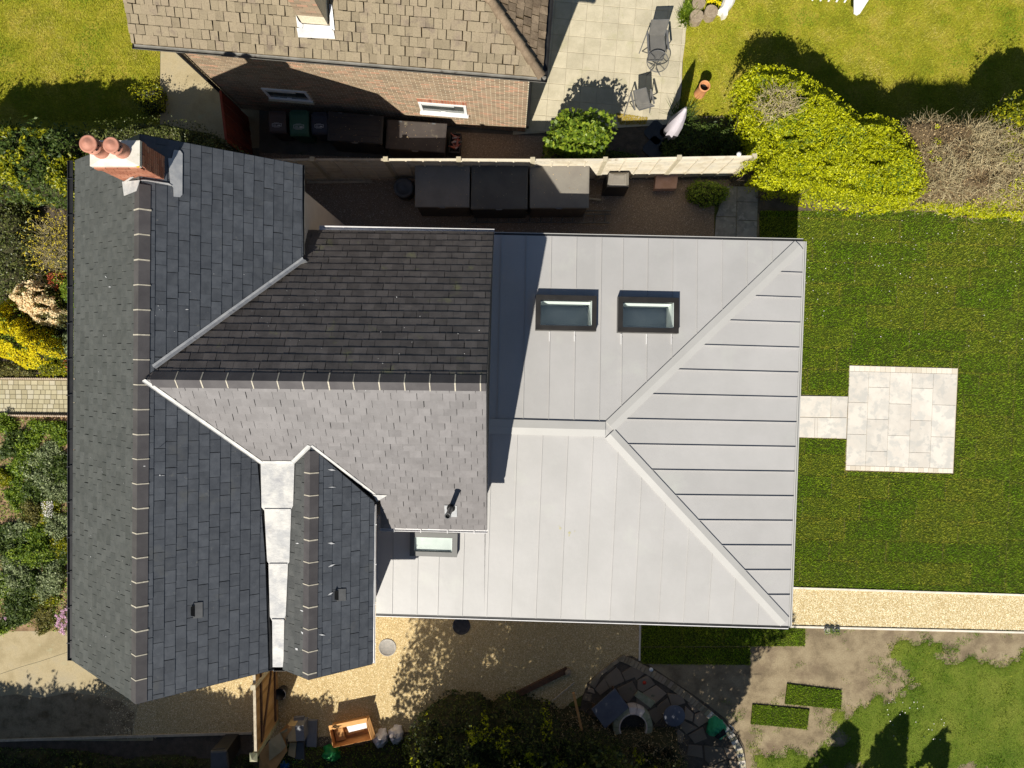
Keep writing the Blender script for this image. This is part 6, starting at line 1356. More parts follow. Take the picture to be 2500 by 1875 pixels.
bx_ = [at('J', x, y, .5) for x, y in ((632, 915), (845, 900), (862, 1100), (650, 1110))]; c = sum(bx_, Vector()) / 4; t = thing('cardboard_box', (c.x, c.y, 0), 'closed carton, half buff and half grey, beside the cardboard heap', 'cardboard box')
MB().prism([bilin(bx_, 0, 0), bilin(bx_, .5, 0), bilin(bx_, .48, 1), bilin(bx_, 0, 1)], 0.0).build('buff_side', M['cardboard_pale'], t); MB().prism([bilin(bx_, .503, 0), bilin(bx_, 1, 0), bilin(bx_, 1, 1), bilin(bx_, .483, 1)], 0.0, .495).build('grey_side', M['grey_board'], t)
for i, (pts, z, m, lab, nm) in enumerate((([(670, 1125), (755, 1130), (735, 1320), (645, 1285)], .3, 'cardboard_pale', 'narrow buff card strip below the two-tone carton', 'cardboard_sheet'), ([(760, 1120), (850, 1120), (860, 1350), (740, 1330)], .25, 'dark_board', 'black board spattered with white below the two-tone carton', 'sheet_offcut'),
        ([(718, 800), (850, 790), (852, 885), (722, 890)], .2, 'grey_board', 'small slate-grey board on the gravel above the two-tone carton', 'sheet_offcut'), ([(905, 838), (1022, 838), (1015, 1180), (885, 1175)], .12, 'grey_board', 'long grey board lying on the gravel right of the two-tone carton', 'sheet_offcut'), ([(850, 800), (900, 850), (880, 1180), (862, 1100)], .1, 'dark_board', 'dark narrow board between the carton and the long grey board', 'sheet_offcut'))):
    p = [at('J', x, y, z) for x, y in pts]; c = sum(p, Vector()) / len(p); one(nm, M[m], (c.x, c.y, 0), lab, 'board', MB().prism(p, max(0.018, z - .1)))
def sack(name, lab, c, r, h, m, cat='bag', sub=None, top=None, rot=0):
    mb = MB(); n, k_ = 20, 10; vv = []; o1 = random.uniform(0, 9)
    for i in range(k_ + 1):
        ph = math.pi * .5 * (1 - i / k_); 
        for k in range(n):
            a = 2 * math.pi * k / n; q = 1 + .16 * math.sin(3 * a + o1 + i * .6) + .09 * math.sin(7 * a + o1 * 2 - i) + .05 * math.sin(13 * a + 2 * i); rr = math.sin(ph) ** .6 * q
            x, y = r[0] * rr * math.cos(a), r[1] * rr * math.sin(a); vv.append(Vector((c.x + x * math.cos(rot) - y * math.sin(rot), c.y + x * math.sin(rot) + y * math.cos(rot), h * math.cos(ph) * (.92 + .08 * math.sin(5 * a + i)) + .01)))
    mb.add(vv, [(i * n + k, i * n + (k + 1) % n, (i + 1) * n + (k + 1) % n, (i + 1) * n + k) for i in range(k_) for k in range(n)], True)
    if top:
        tp = Vector((c.x, c.y, h)); e = Vector(top); mb.tube([tp - HZ * .05, tp + e * .5, tp + e], [.05, .025, .06], 9)
    return one(name, M[m], (c.x, c.y, 0), lab, cat, mb)
sack('rubbish_sack', 'white translucent sack, left of the tied pair by the open carton', at('J', 1835, 1090, .2), (.20, .25), .32, 'poly_white', top=(.03, .2, .12), rot=-.5)
sack('rubbish_sack', 'white translucent sack, right of the tied pair by the open carton', at('J', 2035, 1040, .2), (.21, .24), .34, 'poly_white', top=(-.08, .16, .14), rot=.3)
sack('green_bag', 'round bright green ribbed bag on the weeds at the bottom', at('J', 1200, 1280, .2), (.27, .21), .34, 'poly_green', rot=-.1)
sack('green_wrapping', 'crumpled green plastic wrapping below the cartons', at('J', 810, 1370, .1), (.34, .13), .16, 'poly_green', cat='plastic', rot=.0)
sack('blue_sack', 'crumpled blue plastic sack at the bottom edge by the cardboard', at('J', 590, 1410, .15), (.2, .16), .2, 'poly_blue', cat='plastic')
# black wheelie bin at the bottom left
q = [at('N', x, y, 1.0) for x, y in ((1625, 1055), (1750, 1050), (1765, 1185), (1625, 1190))]; c = sum(q, Vector()) / 4; t = thing('black_bin', (c.x, c.y, 0), 'black bin with flat lid in the dark corner left of the gate', 'bin')
MB().add([lerp(p, c, .15) - HZ * (p.z - .0) for p in q] + [p - HZ * .05 for p in q], [(0, 1, 5, 4)[::-1], (1, 2, 6, 5)[::-1], (2, 3, 7, 6)[::-1], (3, 0, 4, 7)[::-1]]).build('body', M['black_plastic'], t)
i2 = [lerp(p, c, .12) + HZ * .03 for p in q]; MB().add([p - HZ * .05 for p in q] + q + i2, [(i, (i + 1) % 4, (i + 1) % 4 + 4, i + 4)[::-1] for i in range(4)] + [(i + 4, (i + 1) % 4 + 4, (i + 1) % 4 + 8, i + 8)[::-1] for i in range(4)] + [(11, 10, 9, 8)]).build('lid', M['dark_board'], t)
MB().tube([lerp(q[0], q[1], .1) + Vector((0, .06, 0)), lerp(q[0], q[1], .9) + Vector((0, .06, 0))], .018, 8).build('handle', M['black_plastic'], t)
# manhole covers
for (x, y, r, m, lab) in ((299, 878, 57, 'manhole_grey', 'pale round drain cover in the sunlit gravel'), (778, 737, 58, 'manhole_dark', 'dark round drain cover in the gravel by the extension')):
    c = at('H', x, y, .03); rr = (at('H', x + r, y, .03) - c).length; t = thing('drain_cover', (c.x, c.y, 0), lab, 'drain cover'); MB().lathe((c.x, c.y, 0), [(rr, 0), (rr, .03), (rr - .02, .034), (rr - .022, .028), (.001, .028)], 36).build('plate', M[m], t)
    mb = MB()
    for i in range(-6, 7):
        for j in range(-6, 7):
            if (i * i + j * j) * .0015 ** 1 * 1 < (rr - .03) ** 2 * 1 and (i * .033) ** 2 + (j * .033) ** 2 < (rr - .03) ** 2: mb.box((c.x + i * .033, c.y + j * .033, .030), (.02, .02, .004), rz=(i + j) % 2 * .78)
    tag(mb.build('tread_studs', M[m], t), kind='stuff')
# planter pots at the gravel path
for i, (x, r, lab) in enumerate(((938, 20, 'left of three tiny plant pots by the gravel path edging'), (970, 17, 'middle of three tiny plant pots by the gravel path edging'), (1005, 16, 'right of three tiny plant pots by the gravel path edging'))):
    c = at('I', x, 768, .1); rr = (at('I', x + r, 768, .1) - c).length; t = thing('plant_pot', (c.x, c.y, 0), lab, 'plant pot', 'pots by the gravel path'); MB().lathe((c.x, c.y, 0), [(rr * .75, 0), (rr, .11), (rr * .88, .11), (rr * .85, .08), (.001, .08)], 14).build('pot', M['metal_dark'] if i else M['manhole_grey'], t)
    P = np.column_stack([rand_in([(c.x - rr, c.y - rr), (c.x + rr, c.y - rr), (c.x + rr, c.y + rr), (c.x - rr, c.y + rr)], 40), RNG.uniform(.1, .2, 40)]) if True else None
    V, F = leaves(P, .055, .25, .6); cloud('leaves', V, F, M['leaf_green'], t)
# crazy-paved circle with brick edging and the things left on it
K_ = lambda x, y, z=0: at('K', x, y, z)
cpg = [(530, 460), (640, 360), (860, 200), (960, 200), (1150, 310), (1330, 430), (1500, 540), (1700, 680), (1850, 800), (1960, 930), (2040, 1080), (2060, 1290), (2050, 1500), (400, 1500), (430, 900), (480, 600)]
cp = sheet('paved_circle', [K_(*p) for p in cpg], 0.024, M['soil_dark'])
stones = [[(545, 465), (650, 365), (645, 420), (600, 510), (540, 470)], [(600, 520), (690, 410), (740, 510), (650, 575)], [(690, 405), (810, 305), (850, 360), (885, 440), (745, 510)], [(860, 360), (950, 300), (990, 400), (895, 440)], [(955, 300), (1020, 295), (1080, 365), (1000, 430), (960, 380)],
          [(815, 510), (960, 440), (1010, 540), (920, 650), (850, 600)], [(1010, 435), (1110, 380), (1180, 470), (1060, 545), (1010, 520)], [(1060, 555), (1190, 480), (1290, 560), (1180, 660)], [(1300, 560), (1440, 570), (1470, 650), (1340, 690)], [(1200, 680), (1300, 600), (1340, 700), (1260, 760), (1200, 740)],
          [(1490, 650), (1580, 625), (1650, 700), (1560, 745)], [(1470, 680), (1550, 755), (1540, 830), (1460, 800)], [(1560, 760), (1660, 720), (1700, 820), (1600, 880), (1550, 840)], [(1450, 820), (1590, 890), (1480, 950), (1420, 880)], [(1500, 960), (1640, 880), (1680, 990), (1560, 1040)],
          [(1650, 1060), (1830, 1080), (1870, 1180), (1720, 1260), (1660, 1200)], [(1840, 1080), (1960, 1100), (1960, 1200), (1880, 1180)], [(1700, 1270), (1850, 1210), (1880, 1290), (1720, 1350)], [(1890, 1200), (1990, 1210), (1990, 1300), (1900, 1310)], [(540, 500), (590, 520), (600, 560), (530, 540)],
          [(700, 330), (760, 300), (800, 300), (720, 360)], [(1000, 560), (1050, 550), (1170, 660), (1100, 720), (1000, 660)], [(1100, 740), (1190, 690), (1260, 780), (1180, 850)], [(1400, 900), (1460, 950), (1440, 1040), (1350, 1010)], [(1500, 1050), (1630, 1060), (1640, 1180), (1480, 1150)], [(500, 560), (570, 570), (560, 640), (480, 620)]]
for i, s_ in enumerate(stones): slab('paving_stone', [K_(*p, .0) for p in s_], 0.02, 0.045 + random.uniform(0, .012), M['stone'], cp, 0.008)
arc = [(870, 185), (960, 225), (1130, 315), (1330, 435), (1520, 570), (1690, 705), (1850, 840), (1950, 960), (2020, 1090), (2050, 1230), (2055, 1400)]
L_ = [(K_(*arc[i]), K_(*arc[i + 1])) for i in range(len(arc) - 1)]
for a, b in L_:
    n_ = max(1, round((b - a).length / .112)); d = unit(b - a); nrm = Vector((d.y, -d.x, 0))
    for k in range(n_):
        p0, p1 = lerp(a, b, k / n_) + d * .004, lerp(a, b, (k + 1) / n_) - d * .004; slab('edging_brick', [p0, p1, p1 + nrm * -.0 + nrm * .20, p0 + nrm * .20], 0.02, 0.07 + random.uniform(-.003, .003), (M['edging_brick'] if a.y > -9.9 else M['sett'] if k % 2 else M['block']), cp, 0.006)  # bricks under the trees get the shade-coloured copy, sunlit ones stay cream
arc = [(540, 460), (640, 355), (760, 260), (870, 185)]
for i in range(3):
    a, b = K_(*arc[i]), K_(*arc[i + 1]); n_ = max(1, round((b - a).length / .22)); d = unit(b - a); nrm = Vector((d.y, -d.x, 0))
    for k in range(n_):
        p0, p1 = lerp(a, b, k / n_) + d * .005, lerp(a, b, (k + 1) / n_) - d * .005; slab('edging_brick', [p0, p1, p1 + nrm * .11, p0 + nrm * .11], 0.02, 0.07, M['edging_brick'], cp, 0.006)
q = [K_(x, y, .35) for x, y in ((795, 520), (930, 700), (700, 905), (570, 720))]; c = sum(q, Vector()) / 4; t = thing('garden_table', (c.x, c.y, 0), 'square blue-grey slab-topped low table on the crazy paving', 'table'); MB().prism(q, 0, up=-HZ * .05).build('table_top', M['slate_slab'], t)
for p in q: p = lerp(p, c, .15); MB().box((p.x, p.y, .15), (.06, .06, .30)).build('leg', M['dark_wood'], t)
c = K_(970, 890, .3); rin = (K_(1100, 890, .3) - c).length; rout = (K_(1160, 890, .3) - c).length; t = thing('stone_ring', (c.x, c.y, 0), 'curved low stone ring with pale inner rim on the crazy paving', 'fire pit')
for k in range(9):
    a0, a1 = -.45 + k * .45 + .01, -.45 + (k + 1) * .45 - .01; m_ = 'fire_rim' if k in (3, 4) else 'fire_stone'
    MB().lathe((c.x, c.y, 0), [(rin, .0), (rin + .01, .32), (rout, .28), (rout + .02, 0), (rin, 0)], 4, False, a0, a1).build('ring_stone', M[m_], t)
    MB().lathe((c.x, c.y, 0), [(rin - .012, .26), (rin - .012, .335), (rin + .02, .34), (rin + .02, .32)], 4, False, a0, a1).build('rim_stone', M['fire_rim'], t)
c = K_(1368, 782, .3); rr = (K_(1472, 782, .3) - c).length; t = thing('round_table', (c.x, c.y, 0), 'small round blue-grey table top on the crazy paving', 'table'); MB().lathe((c.x, c.y, .27), [(rr - .02, 0), (rr, .005), (rr, .025), (rr - .01, .03), (.001, .03)], 36).build('table_top', M['slate_slab'], t); MB().tube([(c.x, c.y, 0), (c.x, c.y, .27)], .05, 10).build('pedestal', M['metal_dark'], t)
q = [K_(x, y, .12) for x, y in ((1020, 545), (1185, 650), (1140, 705), (985, 590))]; c = sum(q, Vector()) / 4; one('timber_block', M['fire_stone'], (c.x, c.y, 0), 'mossy rectangular block beside the square slab table', 'block', MB().prism(q, .04))
for (x0, y0, x1, y1, z, w, h, m, nm, lab, cat) in ((405, 460, 190, 640, .12, .035, .035, 'grey_wood', 'garden_cane', 'thin pale cane lying across the shaded gravel', 'cane'), (395, 560, 475, 920, .5, .07, .06, 'cardboard', 'timber_post', 'orange-brown timber leaning beside the square slab table', 'timber'),
                                              (-190, 600, 340, 340, .1, .16, .14, 'dark_wood', 'railway_sleeper', 'dark reddish sleeper edging the gravel in the tree shade', 'sleeper')):
    a, b = K_(x0, y0, z), K_(x1, y1, z); d = unit(b - a); one(nm, M[m], ((a.x + b.x) / 2, (a.y + b.y) / 2, 0), lab, cat, MB().box((a + b) / 2 - HZ * h * .4, ((b - a).length, w, h), rz=math.atan2(d.y, d.x)))
c = K_(345, 362, .14); t = thing('log_end', (c.x, c.y, 0), 'pale round log end at the tip of the sleeper', 'log'); MB().lathe((c.x, c.y, 0), [(.085, 0), (.09, .16), (.08, .17), (.001, .17)], 14).build('wood', M['log'], t)
c = K_(1145, 338, .25); t = thing('solar_light', (c.x, c.y, 0), 'small white topped solar light on the brick edging', 'lamp'); MB().lathe((c.x, c.y, .2), [(.05, 0), (.06, .03), (.001, .045)], 16).build('cap', M['white_paint'], t); MB().tube([(c.x, c.y, 0), (c.x, c.y, .2)], .02, 8).build('stake', M['metal_dark'], t)
c = K_(1080, 462, .06); t = thing('red_cap', (c.x, c.y, 0), 'small red lid lying on the crazy paving', 'lid'); MB().lathe((c.x, c.y, .03), [(.05, 0), (.055, .03), (.001, .04)], 14).build('disc', M['red_print'], t)
t_ = sack('garden_bag', 'sagging bright green garden waste bag at the edge of the crazy paving', K_(1790, 920, .3), (.27, .27), .5, 'green_sack', cat='bag', rot=.4)
c = K_(1840, 950, .52); mb = MB(); 
ring = [K_(x, y, .50) for x, y in ((1760, 985), (1850, 905), (1870, 960), (1790, 1010))]; MB().prism(ring, 0, up=-HZ * .02)
o = MB().prism(ring, 0, up=-HZ * .03).build('bag_mouth', M['inside_dark'], None); o.parent = t_; o.location = -t_.location
hb = [K_(1900, 870, .5), K_(1935, 895, .56), K_(1935, 930, .52), K_(1910, 940, .48)]; o = MB().tube(hb, .012, 6).build('handle', M['white_paint'], None); o.parent = t_; o.location = -t_.location
# ================================================================== HEDGES, SHRUBS, TREES
def fp(s, pts, z): return [at(s, x, y, z) for x, y in pts]
def sprig_layer(t, pg, H, n, leaf, L, off, rr=.5, amp=.15, thr=.5, ns=1.5, W=.5, lift=.02, name='foliage', up=.4, depth=.04):
    """a second kind of leaf in patches over the same hedge"""
    P = rand_in(pg, n); P = P[fbm(P, ns, off + 40) > thr]; h = hedge_height(P, pg, H, rr, amp, off)
    V, F = leaves(np.column_stack([P, np.maximum(.03, h + lift - RNG.exponential(depth, len(P)))]), L, W, up); cloud(name, V, F, M[leaf], t)
def tw(t, pg, H, n, m, L, off, rr=.5, amp=.15, thr=0.0, r=.005, name='twigs', spread=1.0, seg=3, lift=0.0, ns=1.5):
    P = rand_in(pg, n); P = P[fbm(P, ns, off + 60) > thr]; h = hedge_height(P, pg, H, rr, amp, off)
    D = RNG.normal(0, spread, (len(P), 3)) + np.array([0, 0, .55]); V, F, E = twigs(np.column_stack([P, np.maximum(.05, h - L * .5 + lift)]), D, L, r, seg); cloud(name, V, F, M[m], t); return E

# hedge behind the house, top left: dark clipped part and laurel part
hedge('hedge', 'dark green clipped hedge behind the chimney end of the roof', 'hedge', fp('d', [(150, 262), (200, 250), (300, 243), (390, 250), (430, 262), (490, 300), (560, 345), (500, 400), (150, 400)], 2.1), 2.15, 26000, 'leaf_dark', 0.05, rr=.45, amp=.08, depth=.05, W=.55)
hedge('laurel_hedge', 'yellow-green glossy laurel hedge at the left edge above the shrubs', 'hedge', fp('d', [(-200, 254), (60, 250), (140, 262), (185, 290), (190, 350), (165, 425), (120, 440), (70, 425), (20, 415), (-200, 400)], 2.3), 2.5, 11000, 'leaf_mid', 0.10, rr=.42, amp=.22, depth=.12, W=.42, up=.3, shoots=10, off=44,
      extra=lambda t, pg, off: sprig_layer(t, pg, 2.5, 15000, 'leaf_laurel', .105, off, .42, .22, thr=.50, ns=2.2, W=.42, lift=.04))
hedge('shrub', 'small yellow-tipped shrub in the hedge shadow on the left lawn', 'shrub', fp('d', [(280, 180), (300, 172), (340, 180), (348, 230), (300, 240), (278, 210)], .5), .6, 900, 'leaf_laurel', .06, rr=.25, amp=.12, off=4)
# left-hand front garden, top to bottom
o = hedge('kerria_bush', 'twiggy bush dotted with small yellow buds below the laurel', 'shrub', fp('d', [(50, 480), (80, 462), (120, 470), (210, 460), (210, 590), (110, 592), (60, 580), (48, 530)], 1.3), 1.35, 1500, 'leaf_olive', .035, rr=.6, amp=.25, depth=.25, core='hedge_core', off=11)
E = tw(o, fp('d', [(45, 470), (200, 455), (200, 590), (60, 590)], 1.3), 1.35, 900, 'twig_grey', .55, 11, rr=.6, amp=.25, r=.005, seg=4)
V, F = leaves(np.repeat(E, 4, 0) + RNG.normal(0, .018, (len(E) * 4, 3)), .032, .95, .5); cloud('buds', V, F, M['bud'], o)
o = hedge('dark_shrub', 'dark evergreen shrub at the left edge under the laurel', 'shrub', fp('d', [(-60, 440), (40, 430), (60, 500), (40, 620), (-60, 640)], .9), .9, 3500, 'leaf_dark', .07, amp=.2, depth=.15)
AZ = fp('d', [(2, 640), (40, 588), (75, 580), (100, 605), (120, 645), (140, 680), (118, 705), (60, 700), (20, 670)], 1.0)
o = hedge('azalea', 'pale peach azalea in full blossom at the left edge', 'shrub', AZ, 1.05, 2600, 'leaf_olive', .06, rr=.5, amp=.30, depth=.10, off=17, shoots=14)
sprig_layer(o, AZ, 1.05, 8500, 'petal_peach', .05, 17, .5, .30, thr=.50, ns=7.0, name='blossom', up=.5, W=.9, lift=.13, depth=.10)
YB = fp('d', [(-50, 640), (10, 645), (50, 690), (90, 715), (122, 735), (118, 770), (60, 790), (30, 800), (0, 780), (-50, 770)], 1.0)
o = hedge('broom_bush', 'brilliant yellow flowering bush at the left edge beside the azalea', 'shrub', YB, 1.1, 2600, 'leaf_green', .06, rr=.5, amp=.24, depth=.10, off=23, shoots=14)
sprig_layer(o, YB, 1.1, 14000, 'petal_yellow', .045, 23, .5, .24, thr=.36, ns=4.0, name='blossom', up=.4, W=.6, lift=.06, depth=.05)
o = hedge('mixed_shrub', 'mid green shrub between the azalea and the roof gutter', 'shrub', fp('d', [(80, 590), (200, 580), (200, 700), (150, 705), (110, 650)], 1.0), 1.0, 4500, 'leaf_green', .06, amp=.2, depth=.12, off=29)
sprig_layer(o, fp('d', [(70, 570), (140, 575), (140, 640), (90, 640)], 1.0), 1.0, 700, 'petal_red', .05, 29, thr=.55, name='red_leaves')
o = hedge('grey_shrub', 'grey-leaved feathery shrub beside the roof gutter', 'shrub', fp('d', [(110, 710), (150, 690), (210, 690), (210, 790), (150, 800), (115, 770)], .8), .8, 4500, 'leaf_grey', .07, amp=.16, W=.3, depth=.12, off=31)
sprig_layer(o, fp('d', [(100, 760), (150, 740), (160, 800), (120, 810)], .7), .8, 900, 'petal_red', .045, 31, thr=.55, name='red_leaves')
o = hedge('low_shrub', 'low yellow-green leafy plant just above the block path', 'shrub', fp('d', [(60, 780), (110, 765), (155, 790), (200, 800), (200, 812), (80, 812)], .4), .45, 2400, 'leaf_laurel', .06, rr=.3, amp=.12, depth=.06)
o = hedge('low_shrub', 'sparse olive plant beside the block path at the left edge', 'shrub', fp('d', [(-50, 780), (50, 785), (60, 812), (-50, 812)], .4), .4, 1600, 'leaf_olive', .05, rr=.3, amp=.14, depth=.08)
def tuft(c, r, h, n, m, W=.012, lean=.9):
    P = c[None, :2] + RNG.normal(0, r * .25, (n, 2)); d = RNG.uniform(0, 6.28, n); L = np.full(n, r * 1.1)
    V, F = blades(P, L, W, lean); V = V.copy(); V[:, 2] *= h / r; return V, F
def bedplant(x, y, r, kind, lab, h=.35):
    """a front-garden plant of one kind, r in metres, at photo point M(x, y)"""
    c = at('M', x, y); pg = blob_pg(c, r * 1.12, r * random.uniform(.65, 1.0), 12, .42, random.uniform(0, 3)); leaf, L, W = kind
    return hedge('bed_plant', lab, 'plant', pg, h, int(2100 * r / .35), leaf, L * 1.15, rr=r * 1.1, amp=.22, depth=.09, W=W, up=.45, group='plants in the front bed', low=.05, stems=False)
G_, D_, S_, Y_, O_ = ('leaf_green', .07, .35), ('leaf_mid', .08, .3), ('leaf_grey', .055, .5), ('leaf_laurel', .06, .4), ('leaf_olive', .05, .5)
for a in ((40, 110, .28, G_, 'low green plant, first one below the block path at the left edge'), (265, 120, .22, G_, 'small round green cushion just below the block path'), (430, 140, .42, G_, 'flat green plant below the block path beside the gutter'),
          (120, 240, .42, D_, 'deep green strappy clump, large, upper left of the front bed'), (225, 235, .36, G_, 'bright green clump right of the deep green strappy one'), (360, 300, .34, S_, 'silvery low plant in the upper middle of the front bed'),
          (150, 440, .45, G_, 'leafy green plant in the upper middle left of the bed'), (300, 420, .45, S_, 'grey-green spreading plant, upper middle of the bed'), (440, 440, .45, D_, 'dark leafy plant beside the gutter, upper bed'), (20, 480, .25, Y_, 'yellow-green little plant at the left edge of the bed'),
          (150, 640, .42, G_, 'bright clump of upright leaves, centre left of the bed'), (250, 600, .34, D_, 'dark strappy clump in the centre of the bed'), (440, 580, .42, S_, 'grey-green mound beside the gutter, centre of the bed'), (230, 740, .34, O_, 'pale sprawling plant in the centre of the bed'), (380, 740, .30, Y_, 'pale plant with creamy flowers, centre right of the bed'),
          (50, 930, .45, D_, 'dark clump at the left edge below the centre'), (150, 860, .32, S_, 'small grey rosette plant left of centre'), (300, 890, .30, G_, 'small green plant right of the grey rosette'), (440, 830, .40, S_, 'grey mound by the gutter, lower centre'), (470, 980, .34, Y_, 'arching yellow-green strap leaves by the gutter'),
          (270, 1040, .48, G_, 'wide feathery green plant in the lower centre'), (110, 1180, .50, S_, 'blue-green leafy mound, lower left of the bed'), (410, 1110, .36, D_, 'dark leafy clump, lower right of the bed'), (400, 1220, .46, S_, 'large blue-green mound by the gutter, lower bed'), (240, 1240, .32, D_, 'dark plant between the two blue-green mounds'),
          (40, 1270, .34, G_, 'green plant at the left edge, lower bed'), (180, 1420, .52, D_, 'deep green leafy clump near the drive'), (300, 1360, .40, Y_, 'yellow-green plant near the lower end of the bed'), (340, 1480, .50, O_, 'olive mat of leaves at the lower end of the bed'), (30, 1585, .14, G_, 'tiny green plant at the corner of bed and drive')):
    bedplant(*a, h=random.uniform(.15, .36))
c = at('M', 460, 1540, .3); t = thing('pink_flowers', (c.x, c.y, 0), 'pale pink pompom flowers spilling over the drive corner', 'flowers'); pg = fp('M', [(405, 1480), (500, 1420), (510, 1640), (470, 1640), (410, 1560)], .3)
P = rand_in([(p.x, p.y) for p in pg], 34); V, F = leaves(np.repeat(np.column_stack([P, np.full(len(P), .34)]), 60, 0) + np.concatenate([RNG.normal(0, .02, (len(P) * 60, 2)), RNG.normal(0, .012, (len(P) * 60, 1))], 1), .022, .7, .4); cloud('flower_heads', V, F, M['petal_pink'], t)
P = rand_in([(p.x, p.y) for p in pg], 900); V, F = leaves(np.column_stack([P, RNG.uniform(.03, .28, len(P))]), .05, .4, .5); cloud('leaves', V, F, M['leaf_mid'], t)
c = at('M', 20, 1510, .2); t = thing('pink_flowers', (c.x, c.y, 0), 'two pale pink flower heads at the left edge of the bed', 'flowers')
for dx in (-.09, .07): V, F = leaves(np.array([c.x + dx, c.y, .2]) + RNG.normal(0, .02, (70, 3)), .025, .7, .4); cloud('flower_head', V, F, M['petal_pink'], t)
P = rand_in([(p.x, p.y) for p in fp('M', [(-100, 60), (520, 60), (510, 1600), (-100, 1600)], 0)], 11000); P = P[fbm(P, 2.2, 8) > .42]; V, F = leaves(np.column_stack([P, RNG.uniform(.01, .12, len(P))]), .06, .4, .6)
tag(cloud('bed_weeds', V, F, M['leaf_green'], None), kind='stuff')
P = rand_in([(p.x, p.y) for p in fp('M', [(320, 660), (410, 650), (400, 780), (340, 760)], .2)], 160); V, F = leaves(np.column_stack([P, RNG.uniform(.3, .4, len(P))]), .03, .8, .7); tag(cloud('white_blossoms', V, F, M['petal_white'], None), kind='stuff')

# neighbour's side
hedge('leafy_bush', 'bright green broad-leaved bush on the edge of the slab patio', 'bush', fp('d', [(1178, 300), (1195, 262), (1215, 238), (1245, 232), (1290, 236), (1326, 245), (1328, 280), (1312, 310), (1280, 328), (1240, 322), (1200, 312)], 1.75), 2.0, 2600, 'leaf_bush', .115, rr=.4, amp=.22, side_lo=.5, core_in=.3, depth=.16, W=.75, up=.5, off=3)
def strap(name, lab, c, r, n, m, h):
    t = thing(name, (c.x, c.y, 0), lab, 'plant'); V, F = tuft(np.array(c), r, h, n, m, .03, .95); cloud('leaves', V, F, M[m], t)
strap('strap_plant', 'arching strap-leaved plant beside the folded parasol', at('Q', 1450, 1010), .55, 130, 'leaf_mid', .5)
strap('grass_tuft', 'spiky green grass tuft by the log stumps', at('P', 1080, 260), .34, 420, 'leaf_green', .35)
o = hedge('log_planting', 'leafy green planting with yellow flowers around the log stumps', 'plant', fp('P', [(1080, -40), (1120, -40), (1160, 40), (1200, 120), (1150, 180), (1060, 200), (1040, 140)], .15), .25, 900, 'leaf_green', .06, rr=.2, amp=.06, depth=.04, stems=False)
P = np.concatenate([np.array(at('P', x, y, .32))[None] + RNG.normal(0, .02, (26, 3)) for x, y in ((1410, 20), (1440, 10), (1470, 18), (1545, 35), (1575, 45), (1500, 0), (1585, 60))]); V, F = leaves(P, .04, .8, .8); cloud('yellow_flowers', V, F, M['petal_yellow'], o)
hedge('dark_border_shrub', 'dark leafy border shrub behind the fence beside the parasol', 'shrub', fp('d', [(1440, 300), (1480, 262), (1560, 258), (1620, 262), (1640, 330), (1600, 336), (1440, 336)], .7), .7, 3600, 'leaf_mid', .09, rr=.4, amp=.2, depth=.16, W=.35, up=.3, off=14)
hedge('border_plant', 'low dark plant in the shade between leafy bush and parasol', 'plant', fp('d', [(1240, 325), (1330, 320), (1380, 330), (1380, 338), (1240, 338)], .3), .35, 1300, 'leaf_mid', .06, rr=.25, amp=.08)
hedge('yard_shrub', 'small bright green shrub in the gravel yard by the slabs', 'shrub', fp('d', [(1492, 400), (1510, 386), (1560, 390), (1586, 405), (1570, 430), (1530, 440), (1495, 425)], .6), .65, 1500, 'leaf_green', .06, rr=.35, amp=.16, depth=.15, off=9, stems=True)
sp_ = hedge('fence_sprig', 'little lime sprig growing over the fence', 'plant', fp('C', [(400, 1035), (440, 1025), (475, 1045), (460, 1085), (410, 1090)], 1.7), 1.75, 160, 'leaf_lime', .05, rr=.1, amp=.05, depth=.05, core='hedge_core', low=.9)
# the big lime hedge and its neighbours
def fpz(s, pts): return [at(s, x, y, z) for x, y, z in pts]
LH = fpz('d', [(1612, 160, 2.2), (1640, 138, 2.2), (1690, 140, 2.2), (1740, 158, 2.2), (1790, 190, 2.2), (1830, 225, 2.2), (1860, 248, 2.2), (1905, 246, 2.2), (1945, 262, 2.2), (1975, 320, 2.0), (1972, 380, 1.6), (1955, 430, 1.0), (1920, 453, .8),
               (1850, 450, .8), (1780, 436, .9), (1720, 412, 1.2), (1672, 392, 1.8), (1655, 372, 1.9), (1665, 345, 1.9), (1650, 310, 1.9), (1615, 275, 1.6), (1604, 250, 1.4), (1622, 215, 1.8)])
def lh_extra(t, pg, off):
    sprig_layer(t, pg, 2.45, 12000, 'leaf_green', .08, off, .42, .16, thr=.52, ns=2.6, lift=.0)
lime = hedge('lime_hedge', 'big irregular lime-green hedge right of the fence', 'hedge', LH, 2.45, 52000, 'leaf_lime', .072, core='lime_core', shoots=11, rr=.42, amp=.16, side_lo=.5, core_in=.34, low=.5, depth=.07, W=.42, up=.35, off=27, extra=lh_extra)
bt = fp('d', [(1636, 210), (1660, 198), (1712, 205), (1728, 235), (1690, 262), (1650, 260), (1632, 245)], 2.3)
P = rand_in([(p.x, p.y) for p in bt], 330); V, F, _ = twigs(np.column_stack([P, np.full(len(P), 2.36) + RNG.uniform(0, .25, len(P))]), RNG.normal(0, 1, (len(P), 3)) + np.array([0, .2, .2]), .38, .008, 4, .45); cloud('bare_twigs', V, F, M['twig_grey'], lime)
BH = fpz('d', [(1930, 262, 2.1), (1975, 246, 2.1), (2050, 246, 2.1), (2120, 252, 2.1), (2180, 262, 2.1), (2330, 268, 2.1), (2330, 482, .3), (2212, 474, .3), (2100, 466, .3), (2000, 458, .3), (1925, 452, .3), (1950, 400, 1.0), (1955, 330, 1.6)])
